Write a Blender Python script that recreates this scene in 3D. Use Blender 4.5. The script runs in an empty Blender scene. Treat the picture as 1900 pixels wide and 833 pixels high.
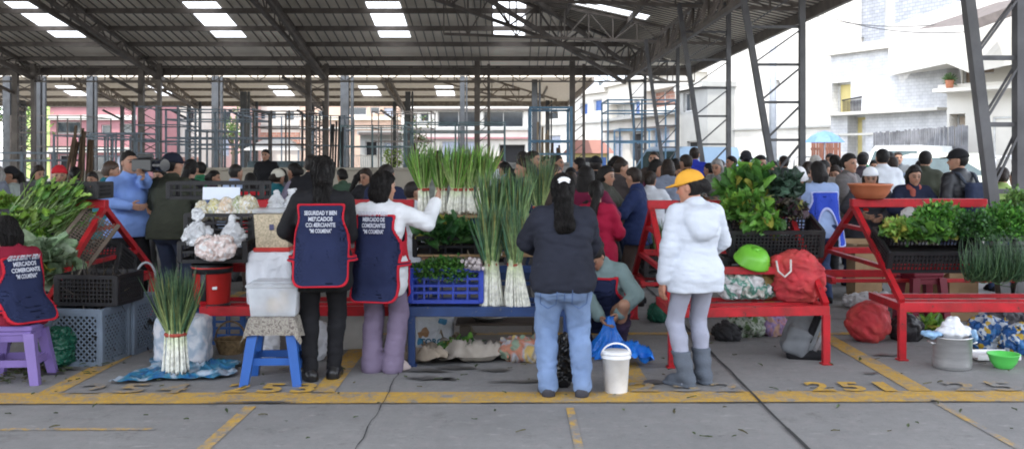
import bpy, math, random
import numpy as np
from mathutils import Vector, Matrix
from mathutils.bvhtree import BVHTree
random.seed(7); np.random.seed(7)
scene = bpy.context.scene
COL = scene.collection
R = math.radians
F = 1860.0; CAMZ = 1.6; HY = 292.0

def at(px, Y): return (px - 950.0) * Y / F
def hz(py, Y): return CAMZ - (py - HY) * Y / F
def gd(py): return CAMZ * F / (py - HY)

# ------------------------------------------------------------------ materials
_mats = {}
def crumple(m, scale=22, strength=.9, dist=.02):
    nt=m.node_tree; N=nt.nodes; L=nt.links
    tc=N.new('ShaderNodeTexCoord'); n=N.new('ShaderNodeTexNoise'); n.inputs['Scale'].default_value=scale*.4; L.new(tc.outputs['Object'],n.inputs['Vector'])
    mx=N.new('ShaderNodeMixRGB'); mx.inputs[0].default_value=.25; L.new(tc.outputs['Object'],mx.inputs[1]); L.new(n.outputs['Color'],mx.inputs[2])
    v=N.new('ShaderNodeTexVoronoi'); v.inputs['Scale'].default_value=scale; L.new(mx.outputs[0],v.inputs['Vector'])
    bp=N.new('ShaderNodeBump'); bp.inputs['Strength'].default_value=strength; bp.inputs['Distance'].default_value=dist; L.new(v.outputs['Distance'],bp.inputs['Height'])
    for nd in N:
        if nd.type in('BSDF_PRINCIPLED','BSDF_TRANSLUCENT') : L.new(bp.outputs[0],nd.inputs['Normal'])
    return m
def chips(m, col=(.05,.03,.025), scale=16, lo=.60, amt=.85, st=(1,1,1)):
    nt=m.node_tree; N=nt.nodes; L=nt.links; b=N['Principled BSDF']; src=b.inputs['Base Color'].links[0].from_socket
    tc=N.new('ShaderNodeTexCoord'); n=N.new('ShaderNodeTexNoise'); n.inputs['Scale'].default_value=scale; n.inputs['Detail'].default_value=9; n.inputs['Roughness'].default_value=.75
    L.new(tc.outputs['Object'],n.inputs['Vector']); r=N.new('ShaderNodeMapRange'); r.inputs[1].default_value=lo; r.inputs[2].default_value=lo+.025; r.inputs[3].default_value=0; r.inputs[4].default_value=amt
    L.new(n.outputs['Fac'],r.inputs[0]); mx=N.new('ShaderNodeMixRGB'); L.new(r.outputs[0],mx.inputs['Fac']); L.new(src,mx.inputs['Color1']); mx.inputs['Color2'].default_value=(*col,1); L.new(mx.outputs[0],b.inputs['Base Color'])
    return m
def M(name, col, rough=0.6, metal=0.0, var=0.18, scale=6.0, bump=0.0, bscale=60.0, vcol=False, trans=0.0, spec=0.4, dirt=0.0, dcol=(0.08,0.07,0.055), stretch=None):
    key = (name, tuple(col), rough)
    if key in _mats: return _mats[key]
    m = bpy.data.materials.new(name); m.use_nodes = True
    nt = m.node_tree; N = nt.nodes; L = nt.links
    b = N['Principled BSDF']
    b.inputs['Roughness'].default_value = rough
    b.inputs['Metallic'].default_value = metal
    b.inputs['Specular IOR Level'].default_value = spec
    if trans: 
        b.inputs['Transmission Weight'].default_value = trans
    tc = N.new('ShaderNodeTexCoord')
    co = tc.outputs['Object']
    if stretch:
        mp = N.new('ShaderNodeMapping'); mp.inputs['Scale'].default_value = stretch
        L.new(co, mp.inputs['Vector']); co = mp.outputs['Vector']
    nz = N.new('ShaderNodeTexNoise'); nz.inputs['Scale'].default_value = scale; nz.inputs['Detail'].default_value = 5
    L.new(co, nz.inputs['Vector'])
    mr = N.new('ShaderNodeMapRange'); mr.inputs[1].default_value = .3; mr.inputs[2].default_value = .7
    mr.inputs[3].default_value = 1 - var; mr.inputs[4].default_value = 1 + var
    L.new(nz.outputs['Fac'], mr.inputs[0])
    mx = N.new('ShaderNodeVectorMath'); mx.operation = 'SCALE'
    if vcol:
        at_ = N.new('ShaderNodeAttribute'); at_.attribute_name = 'Col'
        L.new(at_.outputs['Color'], mx.inputs[0])
    else:
        mx.inputs[0].default_value = col[:3]
    L.new(mr.outputs[0], mx.inputs['Scale'])
    out = mx.outputs[0]
    if dirt:
        n2 = N.new('ShaderNodeTexNoise'); n2.inputs['Scale'].default_value = scale * .6; n2.inputs['Detail'].default_value = 8; n2.inputs['Roughness'].default_value = .7
        L.new(co, n2.inputs['Vector'])
        r2 = N.new('ShaderNodeMapRange'); r2.inputs[1].default_value = .45; r2.inputs[2].default_value = .75; r2.inputs[3].default_value = 0; r2.inputs[4].default_value = dirt
        L.new(n2.outputs['Fac'], r2.inputs[0])
        mm = N.new('ShaderNodeMixRGB'); L.new(r2.outputs[0], mm.inputs['Fac']); L.new(out, mm.inputs['Color1']); mm.inputs['Color2'].default_value = (*dcol, 1)
        out = mm.outputs['Color']
    L.new(out, b.inputs['Base Color'])
    if bump:
        n3 = N.new('ShaderNodeTexNoise'); n3.inputs['Scale'].default_value = bscale; n3.inputs['Detail'].default_value = 3
        L.new(co, n3.inputs['Vector'])
        bp = N.new('ShaderNodeBump'); bp.inputs['Strength'].default_value = bump; bp.inputs['Distance'].default_value = .01
        L.new(n3.outputs['Fac'], bp.inputs['Height']); L.new(bp.outputs['Normal'], b.inputs['Normal'])
    _mats[key] = m
    return m

def leaf_mat(name='leaf_foliage', tl=.35, rough=.45):
    m = bpy.data.materials.new(name); m.use_nodes = True
    nt = m.node_tree; N = nt.nodes; L = nt.links; b = N['Principled BSDF']
    a = N.new('ShaderNodeAttribute'); a.attribute_name = 'Col'
    nz = N.new('ShaderNodeTexNoise'); nz.inputs['Scale'].default_value = 30
    tc = N.new('ShaderNodeTexCoord'); L.new(tc.outputs['Object'], nz.inputs['Vector'])
    mr = N.new('ShaderNodeMapRange'); mr.inputs[1].default_value=.3; mr.inputs[2].default_value=.7; mr.inputs[3].default_value=.75; mr.inputs[4].default_value=1.25
    L.new(nz.outputs['Fac'], mr.inputs[0])
    v = N.new('ShaderNodeVectorMath'); v.operation='SCALE'; L.new(a.outputs['Color'], v.inputs[0]); L.new(mr.outputs[0], v.inputs['Scale'])
    L.new(v.outputs[0], b.inputs['Base Color']); b.inputs['Roughness'].default_value = rough
    t = N.new('ShaderNodeBsdfTranslucent'); L.new(v.outputs[0], t.inputs['Color'])
    mix = N.new('ShaderNodeMixShader'); mix.inputs[0].default_value = tl
    L.new(b.outputs[0], mix.inputs[1]); L.new(t.outputs[0], mix.inputs[2])
    L.new(mix.outputs[0], N['Material Output'].inputs['Surface'])
    return m

def translucent_mat(name, col, tl=.6, rough=.4, alpha=0.0):
    m = bpy.data.materials.new(name); m.use_nodes = True
    nt = m.node_tree; N = nt.nodes; L = nt.links; b = N['Principled BSDF']
    nz = N.new('ShaderNodeTexNoise'); nz.inputs['Scale'].default_value = 9; nz.inputs['Detail'].default_value = 4
    tc = N.new('ShaderNodeTexCoord'); L.new(tc.outputs['Object'], nz.inputs['Vector'])
    mr = N.new('ShaderNodeMapRange'); mr.inputs[1].default_value=.3; mr.inputs[2].default_value=.7; mr.inputs[3].default_value=.85; mr.inputs[4].default_value=1.1
    L.new(nz.outputs['Fac'], mr.inputs[0])
    v = N.new('ShaderNodeVectorMath'); v.operation='SCALE'; v.inputs[0].default_value = col; L.new(mr.outputs[0], v.inputs['Scale'])
    L.new(v.outputs[0], b.inputs['Base Color']); b.inputs['Roughness'].default_value = rough
    t = N.new('ShaderNodeBsdfTranslucent'); L.new(v.outputs[0], t.inputs['Color'])
    mix = N.new('ShaderNodeMixShader'); mix.inputs[0].default_value = tl
    L.new(b.outputs[0], mix.inputs[1]); L.new(t.outputs[0], mix.inputs[2])
    last = mix.outputs[0]
    if alpha:
        tr = N.new('ShaderNodeBsdfTransparent'); m2 = N.new('ShaderNodeMixShader'); m2.inputs[0].default_value = alpha
        L.new(last, m2.inputs[1]); L.new(tr.outputs[0], m2.inputs[2]); last = m2.outputs[0]
    L.new(last, N['Material Output'].inputs['Surface'])
    return m

# ------------------------------------------------------------------ objects
def tag(o, label=None, cat=None, group=None, kind=None):
    if label: o['label'] = label
    if cat: o['category'] = cat
    if group: o['group'] = group
    if kind: o['kind'] = kind
    return o
def empty(name, label, cat, loc=(0,0,0), rz=0.0, group=None):
    o = bpy.data.objects.new(name, None); COL.objects.link(o)
    o.location = loc; o.rotation_euler = (0,0,rz); o.empty_display_size = .1
    return tag(o, label, cat, group)
def link_mesh(name, me, mat, parent=None):
    o = bpy.data.objects.new(name, me); COL.objects.link(o)
    if parent is not None: o.parent = parent
    if mat is not None:
        if len(me.materials) == 0: me.materials.append(mat)
        elif me.materials[0] is not mat:
            o.material_slots[0].link = 'OBJECT'; o.material_slots[0].material = mat
    return o
def copy_tree(o, parent=None):
    c = o.copy(); COL.objects.link(c)
    if parent is not None: c.parent = parent
    for ch in list(o.children): copy_tree(ch, c)
    return c

def rotm(rx=0, ry=0, rz=0):
    return np.array((Matrix.Rotation(rz,3,'Z') @ Matrix.Rotation(ry,3,'Y') @ Matrix.Rotation(rx,3,'X')))

class MB:
    def __init__(s): s.v=[]; s.f=[]; s.c=[]; s.n=0; s.usec=False
    def add(s, v, f, col=None):
        v = np.asarray(v, float).reshape(-1,3); k = s.n
        s.v.append(v); s.f += [tuple(i+k for i in q) for q in f]; s.n += len(v)
        if col is not None: s.usec = True
        c = np.ones((len(v),3)) if col is None else np.asarray(col, float)
        if c.ndim == 1: c = np.tile(c[:3], (len(v),1))
        s.c.append(c[:, :3]); return s
    BF = [(0,3,2,1),(4,5,6,7),(0,1,5,4),(1,2,6,5),(2,3,7,6),(3,0,4,7)]
    def box(s, c, d, rot=None, col=None, taper=1.0):
        x,y,z = d[0]/2,d[1]/2,d[2]/2; t=taper
        v = np.array([(-x,-y,-z),(x,-y,-z),(x,y,-z),(-x,y,-z),(-x*t,-y*t,z),(x*t,-y*t,z),(x*t,y*t,z),(-x*t,y*t,z)])
        if rot is not None: v = v @ rot.T
        return s.add(v + np.array(c), MB.BF, col)
    def bbox(s, c, d, b=.006, rot=None, col=None):
        # chamfered box
        x,y,z = d[0]/2,d[1]/2,d[2]/2; b=min(b,x*.49,y*.49,z*.49)
        v=[];
        for (zz,ins) in ((-z,b),(-z+b,0),(z-b,0),(z,b)):
            xx,yy=x-ins,y-ins; bb=b*.7
            v += [(-xx+bb,-yy,zz),(xx-bb,-yy,zz),(xx,-yy+bb,zz),(xx,yy-bb,zz),(xx-bb,yy,zz),(-xx+bb,yy,zz),(-xx,yy-bb,zz),(-xx,-yy+bb,zz)]
        f=[tuple(range(7,-1,-1)), tuple(range(24,32))]
        for r in range(3):
            for i in range(8):
                j=(i+1)%8; f.append((r*8+i,r*8+j,(r+1)*8+j,(r+1)*8+i))
        v=np.array(v)
        if rot is not None: v = v @ rot.T
        return s.add(v+np.array(c), f, col)
    def bar(s, a, b, w, h=None, up=(0,0,1), col=None):
        h = w if h is None else h
        a=np.array(a,float); b=np.array(b,float); d=b-a; l=np.linalg.norm(d)
        if l<1e-6: return s
        d/=l; up=np.array(up,float)
        if abs(d@up)>.98: up=np.array((0,1.,0)) if abs(d[1])<.9 else np.array((1.,0,0))
        r=np.cross(d,up); r/=np.linalg.norm(r); u=np.cross(r,d)
        v=[]
        for p in (a,b):
            for (i,j) in ((-1,-1),(1,-1),(1,1),(-1,1)): v.append(p+r*i*w/2+u*j*h/2)
        return s.add(v, [(3,2,1,0),(4,5,6,7),(0,1,5,4),(1,2,6,5),(2,3,7,6),(3,0,4,7)], col)
    def tube(s, pts, r, n=8, col=None, cap=True, closed=False):
        P=[np.array(p,float) for p in pts]; m=len(P)
        rr = r if hasattr(r,'__len__') else [r]*m
        v=[]; prev=None
        for i in range(m):
            if closed: t=P[(i+1)%m]-P[i-1]
            else: t=P[min(i+1,m-1)]-P[max(i-1,0)]
            t=t/(np.linalg.norm(t)+1e-9)
            if prev is None:
                a=np.array((0,0,1.)) if abs(t[2])<.9 else np.array((1.,0,0))
            else: a=prev
            x=a-t*(a@t); x/=np.linalg.norm(x)+1e-9; y=np.cross(t,x); prev=x
            for k in range(n):
                an=2*math.pi*k/n; v.append(P[i]+rr[i]*(math.cos(an)*x+math.sin(an)*y))
        f=[]
        for i in range(m if closed else m-1):
            i2=(i+1)%m
            for k in range(n):
                k2=(k+1)%n; f.append((i*n+k,i*n+k2,i2*n+k2,i2*n+k))
        if cap and not closed: f += [tuple(range(n-1,-1,-1)), tuple((m-1)*n+k for k in range(n))]
        cc=None
        if col is not None:
            c=np.asarray(col,float)
            cc = np.repeat(c, n, axis=0) if c.ndim==2 else c
        return s.add(v,f,cc)
    def lathe(s, prof, n=24, c=(0,0,0), col=None, sx=1, sy=1, rot=None):
        v=[]; 
        for (r,z) in prof:
            for k in range(n):
                a=2*math.pi*k/n; v.append((r*math.cos(a)*sx,r*math.sin(a)*sy,z))
        f=[]
        for i in range(len(prof)-1):
            for k in range(n):
                k2=(k+1)%n; f.append((i*n+k,i*n+k2,(i+1)*n+k2,(i+1)*n+k))
        if prof[0][0]>1e-4: f.append(tuple(range(n-1,-1,-1)))
        if prof[-1][0]>1e-4: f.append(tuple((len(prof)-1)*n+k for k in range(n)))
        v=np.array(v)
        if rot is not None: v=v@rot.T
        return s.add(v+np.array(c),f,col)
    def grid(s, fn, nu, nv, col=None, wrap=False):
        v=[fn(i/nu, j/nv) for j in range(nv+1) for i in range(nu+1)]
        f=[(j*(nu+1)+i, j*(nu+1)+i+1, (j+1)*(nu+1)+i+1, (j+1)*(nu+1)+i) for j in range(nv) for i in range(nu)]
        return s.add(v,f,col)
    def quad(s, a,b,c,d,col=None): return s.add([a,b,c,d],[(0,1,2,3)],col)
    def ball(s, c, r, n=12, m=8, col=None):
        r = r if hasattr(r,'__len__') else (r,r,r)
        prof=[(math.sin(math.pi*i/m), -math.cos(math.pi*i/m)) for i in range(m+1)]
        v=[]; 
        for (q,z) in prof:
            for k in range(n):
                a=2*math.pi*k/n; v.append((c[0]+r[0]*q*math.cos(a),c[1]+r[1]*q*math.sin(a),c[2]+r[2]*z))
        f=[(i*n+k,i*n+(k+1)%n,(i+1)*n+(k+1)%n,(i+1)*n+k) for i in range(m) for k in range(n)]
        return s.add(v,f,col)
    def xf(s, mat=None, off=(0,0,0)):
        for i in range(len(s.v)):
            if mat is not None: s.v[i]=s.v[i]@np.asarray(mat).T
            s.v[i]=s.v[i]+np.array(off)
        return s
    def mesh(s, name, smooth=False):
        me=bpy.data.meshes.new(name)
        V=np.concatenate(s.v) if s.v else np.zeros((0,3))
        me.from_pydata(V.tolist(), [], s.f)
        if s.usec:
            ca=me.color_attributes.new('Col','FLOAT_COLOR','POINT')
            C=np.concatenate(s.c); C=np.concatenate([C,np.ones((len(C),1))],1)
            ca.data.foreach_set('color', C.astype(np.float32).ravel())
        if smooth: me.polygons.foreach_set('use_smooth', [True]*len(me.polygons))
        me.update(); return me
    def build(s, name, mat, parent=None, smooth=False):
        return link_mesh(name, s.mesh(name, smooth), mat, parent)

# ------------------------------------------------------------------ signed distance modelling
def seg(P, a, b, ra, rb):
    a=np.asarray(a,np.float32); b=np.asarray(b,np.float32); ab=b-a; L=float(ab@ab)
    if L<1e-10: return np.linalg.norm(P-a,axis=1)-ra
    t=np.clip(((P-a)@ab)/L,0,1)
    return np.linalg.norm(P-a-t[:,None]*ab,axis=1)-(ra+(rb-ra)*t)
def ell(P, c, r, rot=None):
    q=P-np.asarray(c,np.float32)
    if rot is not None: q=q@np.asarray(rot,np.float32)      # into local frame
    r=np.asarray(r,np.float32)
    k0=np.linalg.norm(q/r,axis=1); k1=np.linalg.norm(q/(r*r),axis=1)+1e-9
    return k0*(k0-1)/k1
def rbox(P, c, h, r, rot=None):
    q=P-np.asarray(c,np.float32)
    if rot is not None: q=q@np.asarray(rot,np.float32)
    q=np.abs(q)-(np.asarray(h,np.float32)-r)
    return np.linalg.norm(np.maximum(q,0),axis=1)+np.minimum(q.max(axis=1),0)-r
def smin(a,b,k):
    h=np.clip(.5+.5*(b-a)/k,0,1); return b*(1-h)+a*h-k*h*(1-h)
def smax(a,b,k): return -smin(-a,-b,k)
def usegs(P, segs, k=.03, off=0.0):
    d=None
    for s in segs:
        e=seg(P,s[0],s[1],s[2],s[3])
        d=e if d is None else smin(d,e,k)
    return d-off
def segs_bounds(segs, pad=.05):
    A=np.array([s[0] for s in segs]+[s[1] for s in segs]); r=np.array([s[2] for s in segs]+[s[3] for s in segs])[:,None]
    return (A-r).min(0)-pad, (A+r).max(0)+pad
_S3=np.random.RandomState(3)
def wob(P, f, amp, seed=0, aniso=(1,1,1)):
    rs=np.random.RandomState(seed); q=P*np.asarray(aniso,np.float32)*f; d=0
    for i in range(4):
        k=rs.normal(size=3)*(1+.5*i); k2=rs.normal(size=3)
        d=d+np.sin(q@k.astype(np.float32)+1.3*np.sin(q@k2.astype(np.float32)+rs.rand()*6)+rs.rand()*6)/(1+.5*i)
    return (d*amp/2).astype(np.float32)
def ridge(P,f,amp,seed=0,aniso=(1,1,1)):
    w=wob(P,f,1.0,seed,aniso); return amp*(1-2*np.abs(np.sin(w*1.9)))
def clothf(P,amp,seed,aniso=(.7,.7,1.7),f=15):
    return ridge(P,f,amp*.75,seed,aniso)+wob(P,f*2.3,amp*.6,seed+9,aniso)+wob(P,f*5,amp*.10,seed+4,(1,1,1.3))
def nets(fn, lo, hi, h):
    lo=np.array(lo,float); hi=np.array(hi,float)
    n=np.maximum(np.ceil((hi-lo)/h).astype(int)+1,3)
    xs=[(lo[i]+h*np.arange(n[i])).astype(np.float32) for i in range(3)]
    G=np.stack(np.meshgrid(*xs,indexing='ij'),-1).reshape(-1,3)
    Fv=np.empty(len(G),np.float32); CH=400000
    for i in range(0,len(G),CH): Fv[i:i+CH]=fn(G[i:i+CH])
    Fv=Fv.reshape(n); 
    Fv[0]=np.maximum(Fv[0],1e-3);Fv[-1]=np.maximum(Fv[-1],1e-3);Fv[:,0]=np.maximum(Fv[:,0],1e-3);Fv[:,-1]=np.maximum(Fv[:,-1],1e-3);Fv[:,:,0]=np.maximum(Fv[:,:,0],1e-3);Fv[:,:,-1]=np.maximum(Fv[:,:,-1],1e-3)
    S=Fv<0
    c=[S[i:n[0]-1+i,j:n[1]-1+j,k:n[2]-1+k] for i in (0,1) for j in (0,1) for k in (0,1)]
    anyv=np.logical_or.reduce(c); allv=np.logical_and.reduce(c); act=anyv&~allv
    ids=-np.ones(act.shape,int); I=np.argwhere(act); ids[act]=np.arange(len(I))
    acc=np.zeros((len(I),3)); cnt=np.zeros(len(I))
    cs=[(i,j,k) for i in (0,1) for j in (0,1) for k in (0,1)]
    for a in cs:
        for ax in range(3):
            if a[ax]: continue
            b=list(a); b[ax]=1
            fa=Fv[I[:,0]+a[0],I[:,1]+a[1],I[:,2]+a[2]]; fb=Fv[I[:,0]+b[0],I[:,1]+b[1],I[:,2]+b[2]]
            m=(fa<0)!=(fb<0); t=np.where(m,fa/np.where(m,fa-fb,1),0)
            p=np.tile(np.array(a,float),(len(I),1)); p[:,ax]+=t
            acc[m]+=p[m]; cnt[m]+=1
    V=lo+h*(I+acc/np.maximum(cnt,1)[:,None])
    faces=[]
    for ax in range(3):
        u,v=(ax+1)%3,(ax+2)%3
        sl=[slice(None)]*3; sl2=[slice(None)]*3
        sl[ax]=slice(0,-1); sl2[ax]=slice(1,None)
        A=S[tuple(sl)]; B=S[tuple(sl2)]
        E=np.argwhere(A!=B)
        E=E[(E[:,u]>0)&(E[:,v]>0)&(E[:,u]<n[u]-1)&(E[:,v]<n[v]-1)]
        if not len(E): continue
        du=np.zeros(3,int); du[u]=1; dv=np.zeros(3,int); dv[v]=1
        q=[ids[tuple((E-du*a-dv*b).T)] for a,b in ((1,1),(0,1),(0,0),(1,0))]
        q=np.stack(q,1); fl=~A[tuple(E.T)]
        q[fl]=q[fl][:,::-1]
        faces.append(q)
    Q=np.concatenate(faces) if faces else np.zeros((0,4),int)
    return V,Q
def sdf_mb(fn, lo, hi, h, col=None, mb=None):
    V,Q=nets(fn,lo,hi,h); mb=mb or MB()
    mb.add(V,[tuple(q) for q in Q.tolist()], col(V) if callable(col) else col)
    return mb
# ------------------------------------------------------------------ world, sun, camera
SUN_EL, SUN_AZ = R(66), R(205)     # azimuth of the sun measured from +Y towards +X
w = bpy.data.worlds.new('World'); scene.world = w; w.use_nodes = True
nt = w.node_tree; bg = nt.nodes['Background']
sk = nt.nodes.new('ShaderNodeTexSky'); sk.sky_type = 'NISHITA'; sk.sun_disc = False
sk.sun_elevation = SUN_EL; sk.sun_rotation = SUN_AZ; sk.air_density = 1.0; sk.dust_density = 1.2; sk.altitude = 2500
hs = nt.nodes.new('ShaderNodeHueSaturation'); hs.inputs['Saturation'].default_value = .30; hs.inputs['Value'].default_value = 6.6
nt.links.new(sk.outputs[0], hs.inputs['Color']); nt.links.new(hs.outputs[0], bg.inputs['Color'])
bg.inputs['Strength'].default_value = .15
sd = bpy.data.lights.new('sun', 'SUN'); sd.energy = 5.0; sd.angle = R(.6); sd.color = (1, .96, .9)
so = bpy.data.objects.new('sun', sd); COL.objects.link(so)
dv = Vector((math.sin(SUN_AZ)*math.cos(SUN_EL), math.cos(SUN_AZ)*math.cos(SUN_EL), math.sin(SUN_EL)))
so.rotation_euler = dv.to_track_quat('Z','Y').to_euler(); so.location = dv*60
cd = bpy.data.cameras.new('camera'); cam = bpy.data.objects.new('camera', cd); COL.objects.link(cam)
cam.location = (0,0,CAMZ); cam.rotation_euler = (R(90),0,0)
cd.sensor_width = 36; cd.lens = 36*F/1900; cd.shift_y = -(416.5-HY)/1900; cd.clip_end = 2000
scene.camera = cam
scene.view_settings.view_transform = 'Standard'; scene.view_settings.look = 'None'
scene.view_settings.exposure = 0; scene.view_settings.gamma = 1
scene.cycles.use_denoising = True
scene.cycles.max_bounces = 8; scene.cycles.diffuse_bounces = 4
scene.cycles.filter_width = 1.9

# ------------------------------------------------------------------ ground
def concrete_nodes(nt, yellow=None):
    N=nt.nodes; L=nt.links; b=N['Principled BSDF']; b.inputs['Roughness'].default_value=.82; b.inputs['Specular IOR Level'].default_value=.25
    g=N.new('ShaderNodeNewGeometry'); pos=g.outputs['Position']
    def noise(sc,det=6,ro=.6,st=None):
        n=N.new('ShaderNodeTexNoise'); n.inputs['Scale'].default_value=sc; n.inputs['Detail'].default_value=det; n.inputs['Roughness'].default_value=ro
        if st:
            mp=N.new('ShaderNodeMapping'); mp.inputs['Scale'].default_value=st; L.new(pos,mp.inputs['Vector']); L.new(mp.outputs[0],n.inputs['Vector'])
        else: L.new(pos,n.inputs['Vector'])
        return n.outputs['Fac']
    def mr(x,a,b_,c,d):
        m=N.new('ShaderNodeMapRange'); m.inputs[1].default_value=a;m.inputs[2].default_value=b_;m.inputs[3].default_value=c;m.inputs[4].default_value=d; L.new(x,m.inputs[0]); return m.outputs[0]
    def mix(f,c1,c2):
        m=N.new('ShaderNodeMixRGB')
        L.new(f,m.inputs['Fac'])
        for k,c in (('Color1',c1),('Color2',c2)):
            if isinstance(c,tuple): m.inputs[k].default_value=(*c,1)
            else: L.new(c,m.inputs[k])
        return m.outputs['Color']
    c=mix(mr(noise(.7,5),.3,.7,0,1),(.19,.19,.19),(.258,.255,.25))
    c=mix(mr(noise(9,8,.75),.35,.7,0,.5),c,(.16,.157,.155))
    c=mix(mr(noise(3.0,9,.8),.57,.72,0,.8),c,(.075,.072,.068)); c=mix(mr(noise(1.1,8,.78,(.5,1.6,1)),.56,.72,0,.6),c,(.13,.125,.12))           # dark stains
    c=mix(mr(noise(5.5,4,.7,(1,2.2,1)),.60,.76,0,.55),c,(.42,.41,.39))     # pale scuffs
    c=mix(mr(noise(140,2),.62,.78,0,.6),c,(.05,.05,.05)); c=mix(mr(noise(38,3,.7,(.6,1,1)),.60,.72,0,.5),c,(.09,.09,.09)); c=mix(mr(noise(47,3,.7,(.5,1.3,1)),.62,.72,0,.5),c,(.36,.36,.37)); c=mix(mr(noise(12,4,.7,(1,.5,1)),.52,.68,0,.3),c,(.27,.24,.24))                  # grit
    c=mix(mr(noise(26,6,.8,(1,.5,1)),.66,.74,0,.5),c,(.09,.085,.08))
    if yellow:
        y=mix(mr(noise(14,6,.7),.35,.7,0,1),(.56,.34,.045),(.42,.25,.05))
        wn=mr(noise(4.2,9,.82,(1.4,1,1)),yellow-.06,yellow+.07,0,1)
        wn2=mr(noise(60,4,.8),.38,.5,.25,1)
        mu=N.new('ShaderNodeMath'); mu.operation='MULTIPLY'; L.new(wn,mu.inputs[0]); L.new(wn2,mu.inputs[1])
        c=mix(mu.outputs[0],c,y)
    L.new(c,b.inputs['Base Color'])
    bp=N.new('ShaderNodeBump'); bp.inputs['Strength'].default_value=.7; bp.inputs['Distance'].default_value=.004
    L.new(noise(55,6,.75),bp.inputs['Height']); L.new(bp.outputs[0],b.inputs['Normal'])
def ground_mat(name,yellow=None):
    m=bpy.data.materials.new(name); m.use_nodes=True; concrete_nodes(m.node_tree,yellow); return m
mc=ground_mat('concrete_floor')
g=MB(); g.quad((-400,-60,0),(400,-60,0),(400,900,0),(-400,900,0)); tag(g.build('ground',mc),kind='structure')
my=ground_mat('worn_yellow_paint',.445); my2=ground_mat('very_worn_yellow_paint',.48); mj=M('joint_filler',(.03,.03,.03),.9)
my3=ground_mat('faded_paint',.52)
def strip(mb,p,q,wd,z=.004,n=1):
    p=np.array(p,float);q=np.array(q,float);d=(q-p)/np.linalg.norm(q-p);nrm=np.array((-d[1],d[0]))*wd/2
    mb.quad((*(p-nrm),z),(*(q-nrm),z),(*(q+nrm),z),(*(p+nrm),z))
yl=MB(); strip(yl,(-9,6.585),(9,6.775),.31)
for X,y0,y1 in ((-3.14,6.8,9.0),(-1.285,6.8,9.0),(.885,6.83,8.2),(2.80,6.85,9.0),(4.75,6.9,9.0)): strip(yl,(X,y0),(X,y1),.15 if X!=.885 else .17)
tag(yl.build('painted_bay_lines',my),kind='structure')
y2=MB(); strip(y2,(-9,9.06),(9,9.12),.12)
for X in (-5.0,-3.2,-1.3,.9,2.85,4.8): strip(y2,(X,10.6),(X,13.2),.12)
strip(y2,(-9,13.26),(9,13.3),.12)
strip(y2,(-1.70,5.0),(-1.68,6.44),.075)
tag(y2.build('worn_bay_lines',my2),kind='structure')
y3=MB(); strip(y3,(.37,3.0),(.37,6.4),.05); strip(y3,(2.83,3.0),(2.77,6.6),.05); strip(y3,(-4.5,5.88),(-2.1,5.9),.05); strip(y3,(-3.5,3),(-3.5,6.3),.05)
tag(y3.build('faded_bay_lines',my3),kind='structure')
jt=MB()
def wiggle(mb,p,q,wd,z=.009,n=40,a=.006):
    p=np.array(p,float);q=np.array(q,float);d=(q-p)/np.linalg.norm(q-p);nr=np.array((-d[1],d[0]))
    pts=[p+(q-p)*i/n+nr*random.uniform(-a,a) for i in range(n+1)]
    for i in range(n):
        w0=wd*random.uniform(.6,1.2)
        mb.quad((*(pts[i]-nr*w0/2),z),(*(pts[i+1]-nr*w0/2),z),(*(pts[i+1]+nr*w0/2),z),(*(pts[i]+nr*w0/2),z))
wiggle(jt,(-9,6.42),(9,6.61),.013,n=90)
wiggle(jt,(1.60,2.5),(1.66,13),.022)
wiggle(jt,(-.86,2.5),(-.84,7.6),.007,a=.01); wiggle(jt,(-4.9,2.5),(-4.9,14),.012)
wiggle(jt,(-9,9.9),(9,9.9),.012,n=80)
m_wet=M('wet_stain',(.095,.092,.088),.45,var=.4,scale=6)
def stain(x,y,rx,ry,sd):
    rs=np.random.RandomState(sd); n=26; ph=rs.rand(4)*6
    pts=[(x+rx*math.cos(a)*(1+.3*math.sin(2*a+ph[0])+.25*math.sin(5*a+ph[1])+.12*math.sin(9*a+ph[2])),y+ry*math.sin(a)*(1+.3*math.sin(3*a+ph[3])+.2*math.sin(7*a+ph[0])),.013) for a in np.linspace(0,2*math.pi,n,endpoint=False)]
    b=MB(); b.add(pts,[tuple(range(n))]); tag(b.build('wet_stain',m_wet),kind='structure')
for k,(x,y,a_,b_) in enumerate(((at(790,7.5),7.48,.16,.05),(at(850,7.6),7.58,.13,.06),(at(800,7.25),7.22,.14,.05),(at(835,7.25),7.2,.05,.04),(at(960,7.1),7.12,.19,.035),(at(920,7.55),7.5,.08,.05),(at(1620,7.35),7.4,.07,.02),(at(470,6.5),6.52,.22,.018),(at(1210,7.1),7.1,.1,.06),(at(1650,8.1),8.1,.12,.05),(at(60,7.4),7.5,.3,.12))): stain(x,y,a_,b_,k)
tag(jt.build('slab_joints',mj),kind='structure')

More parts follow.
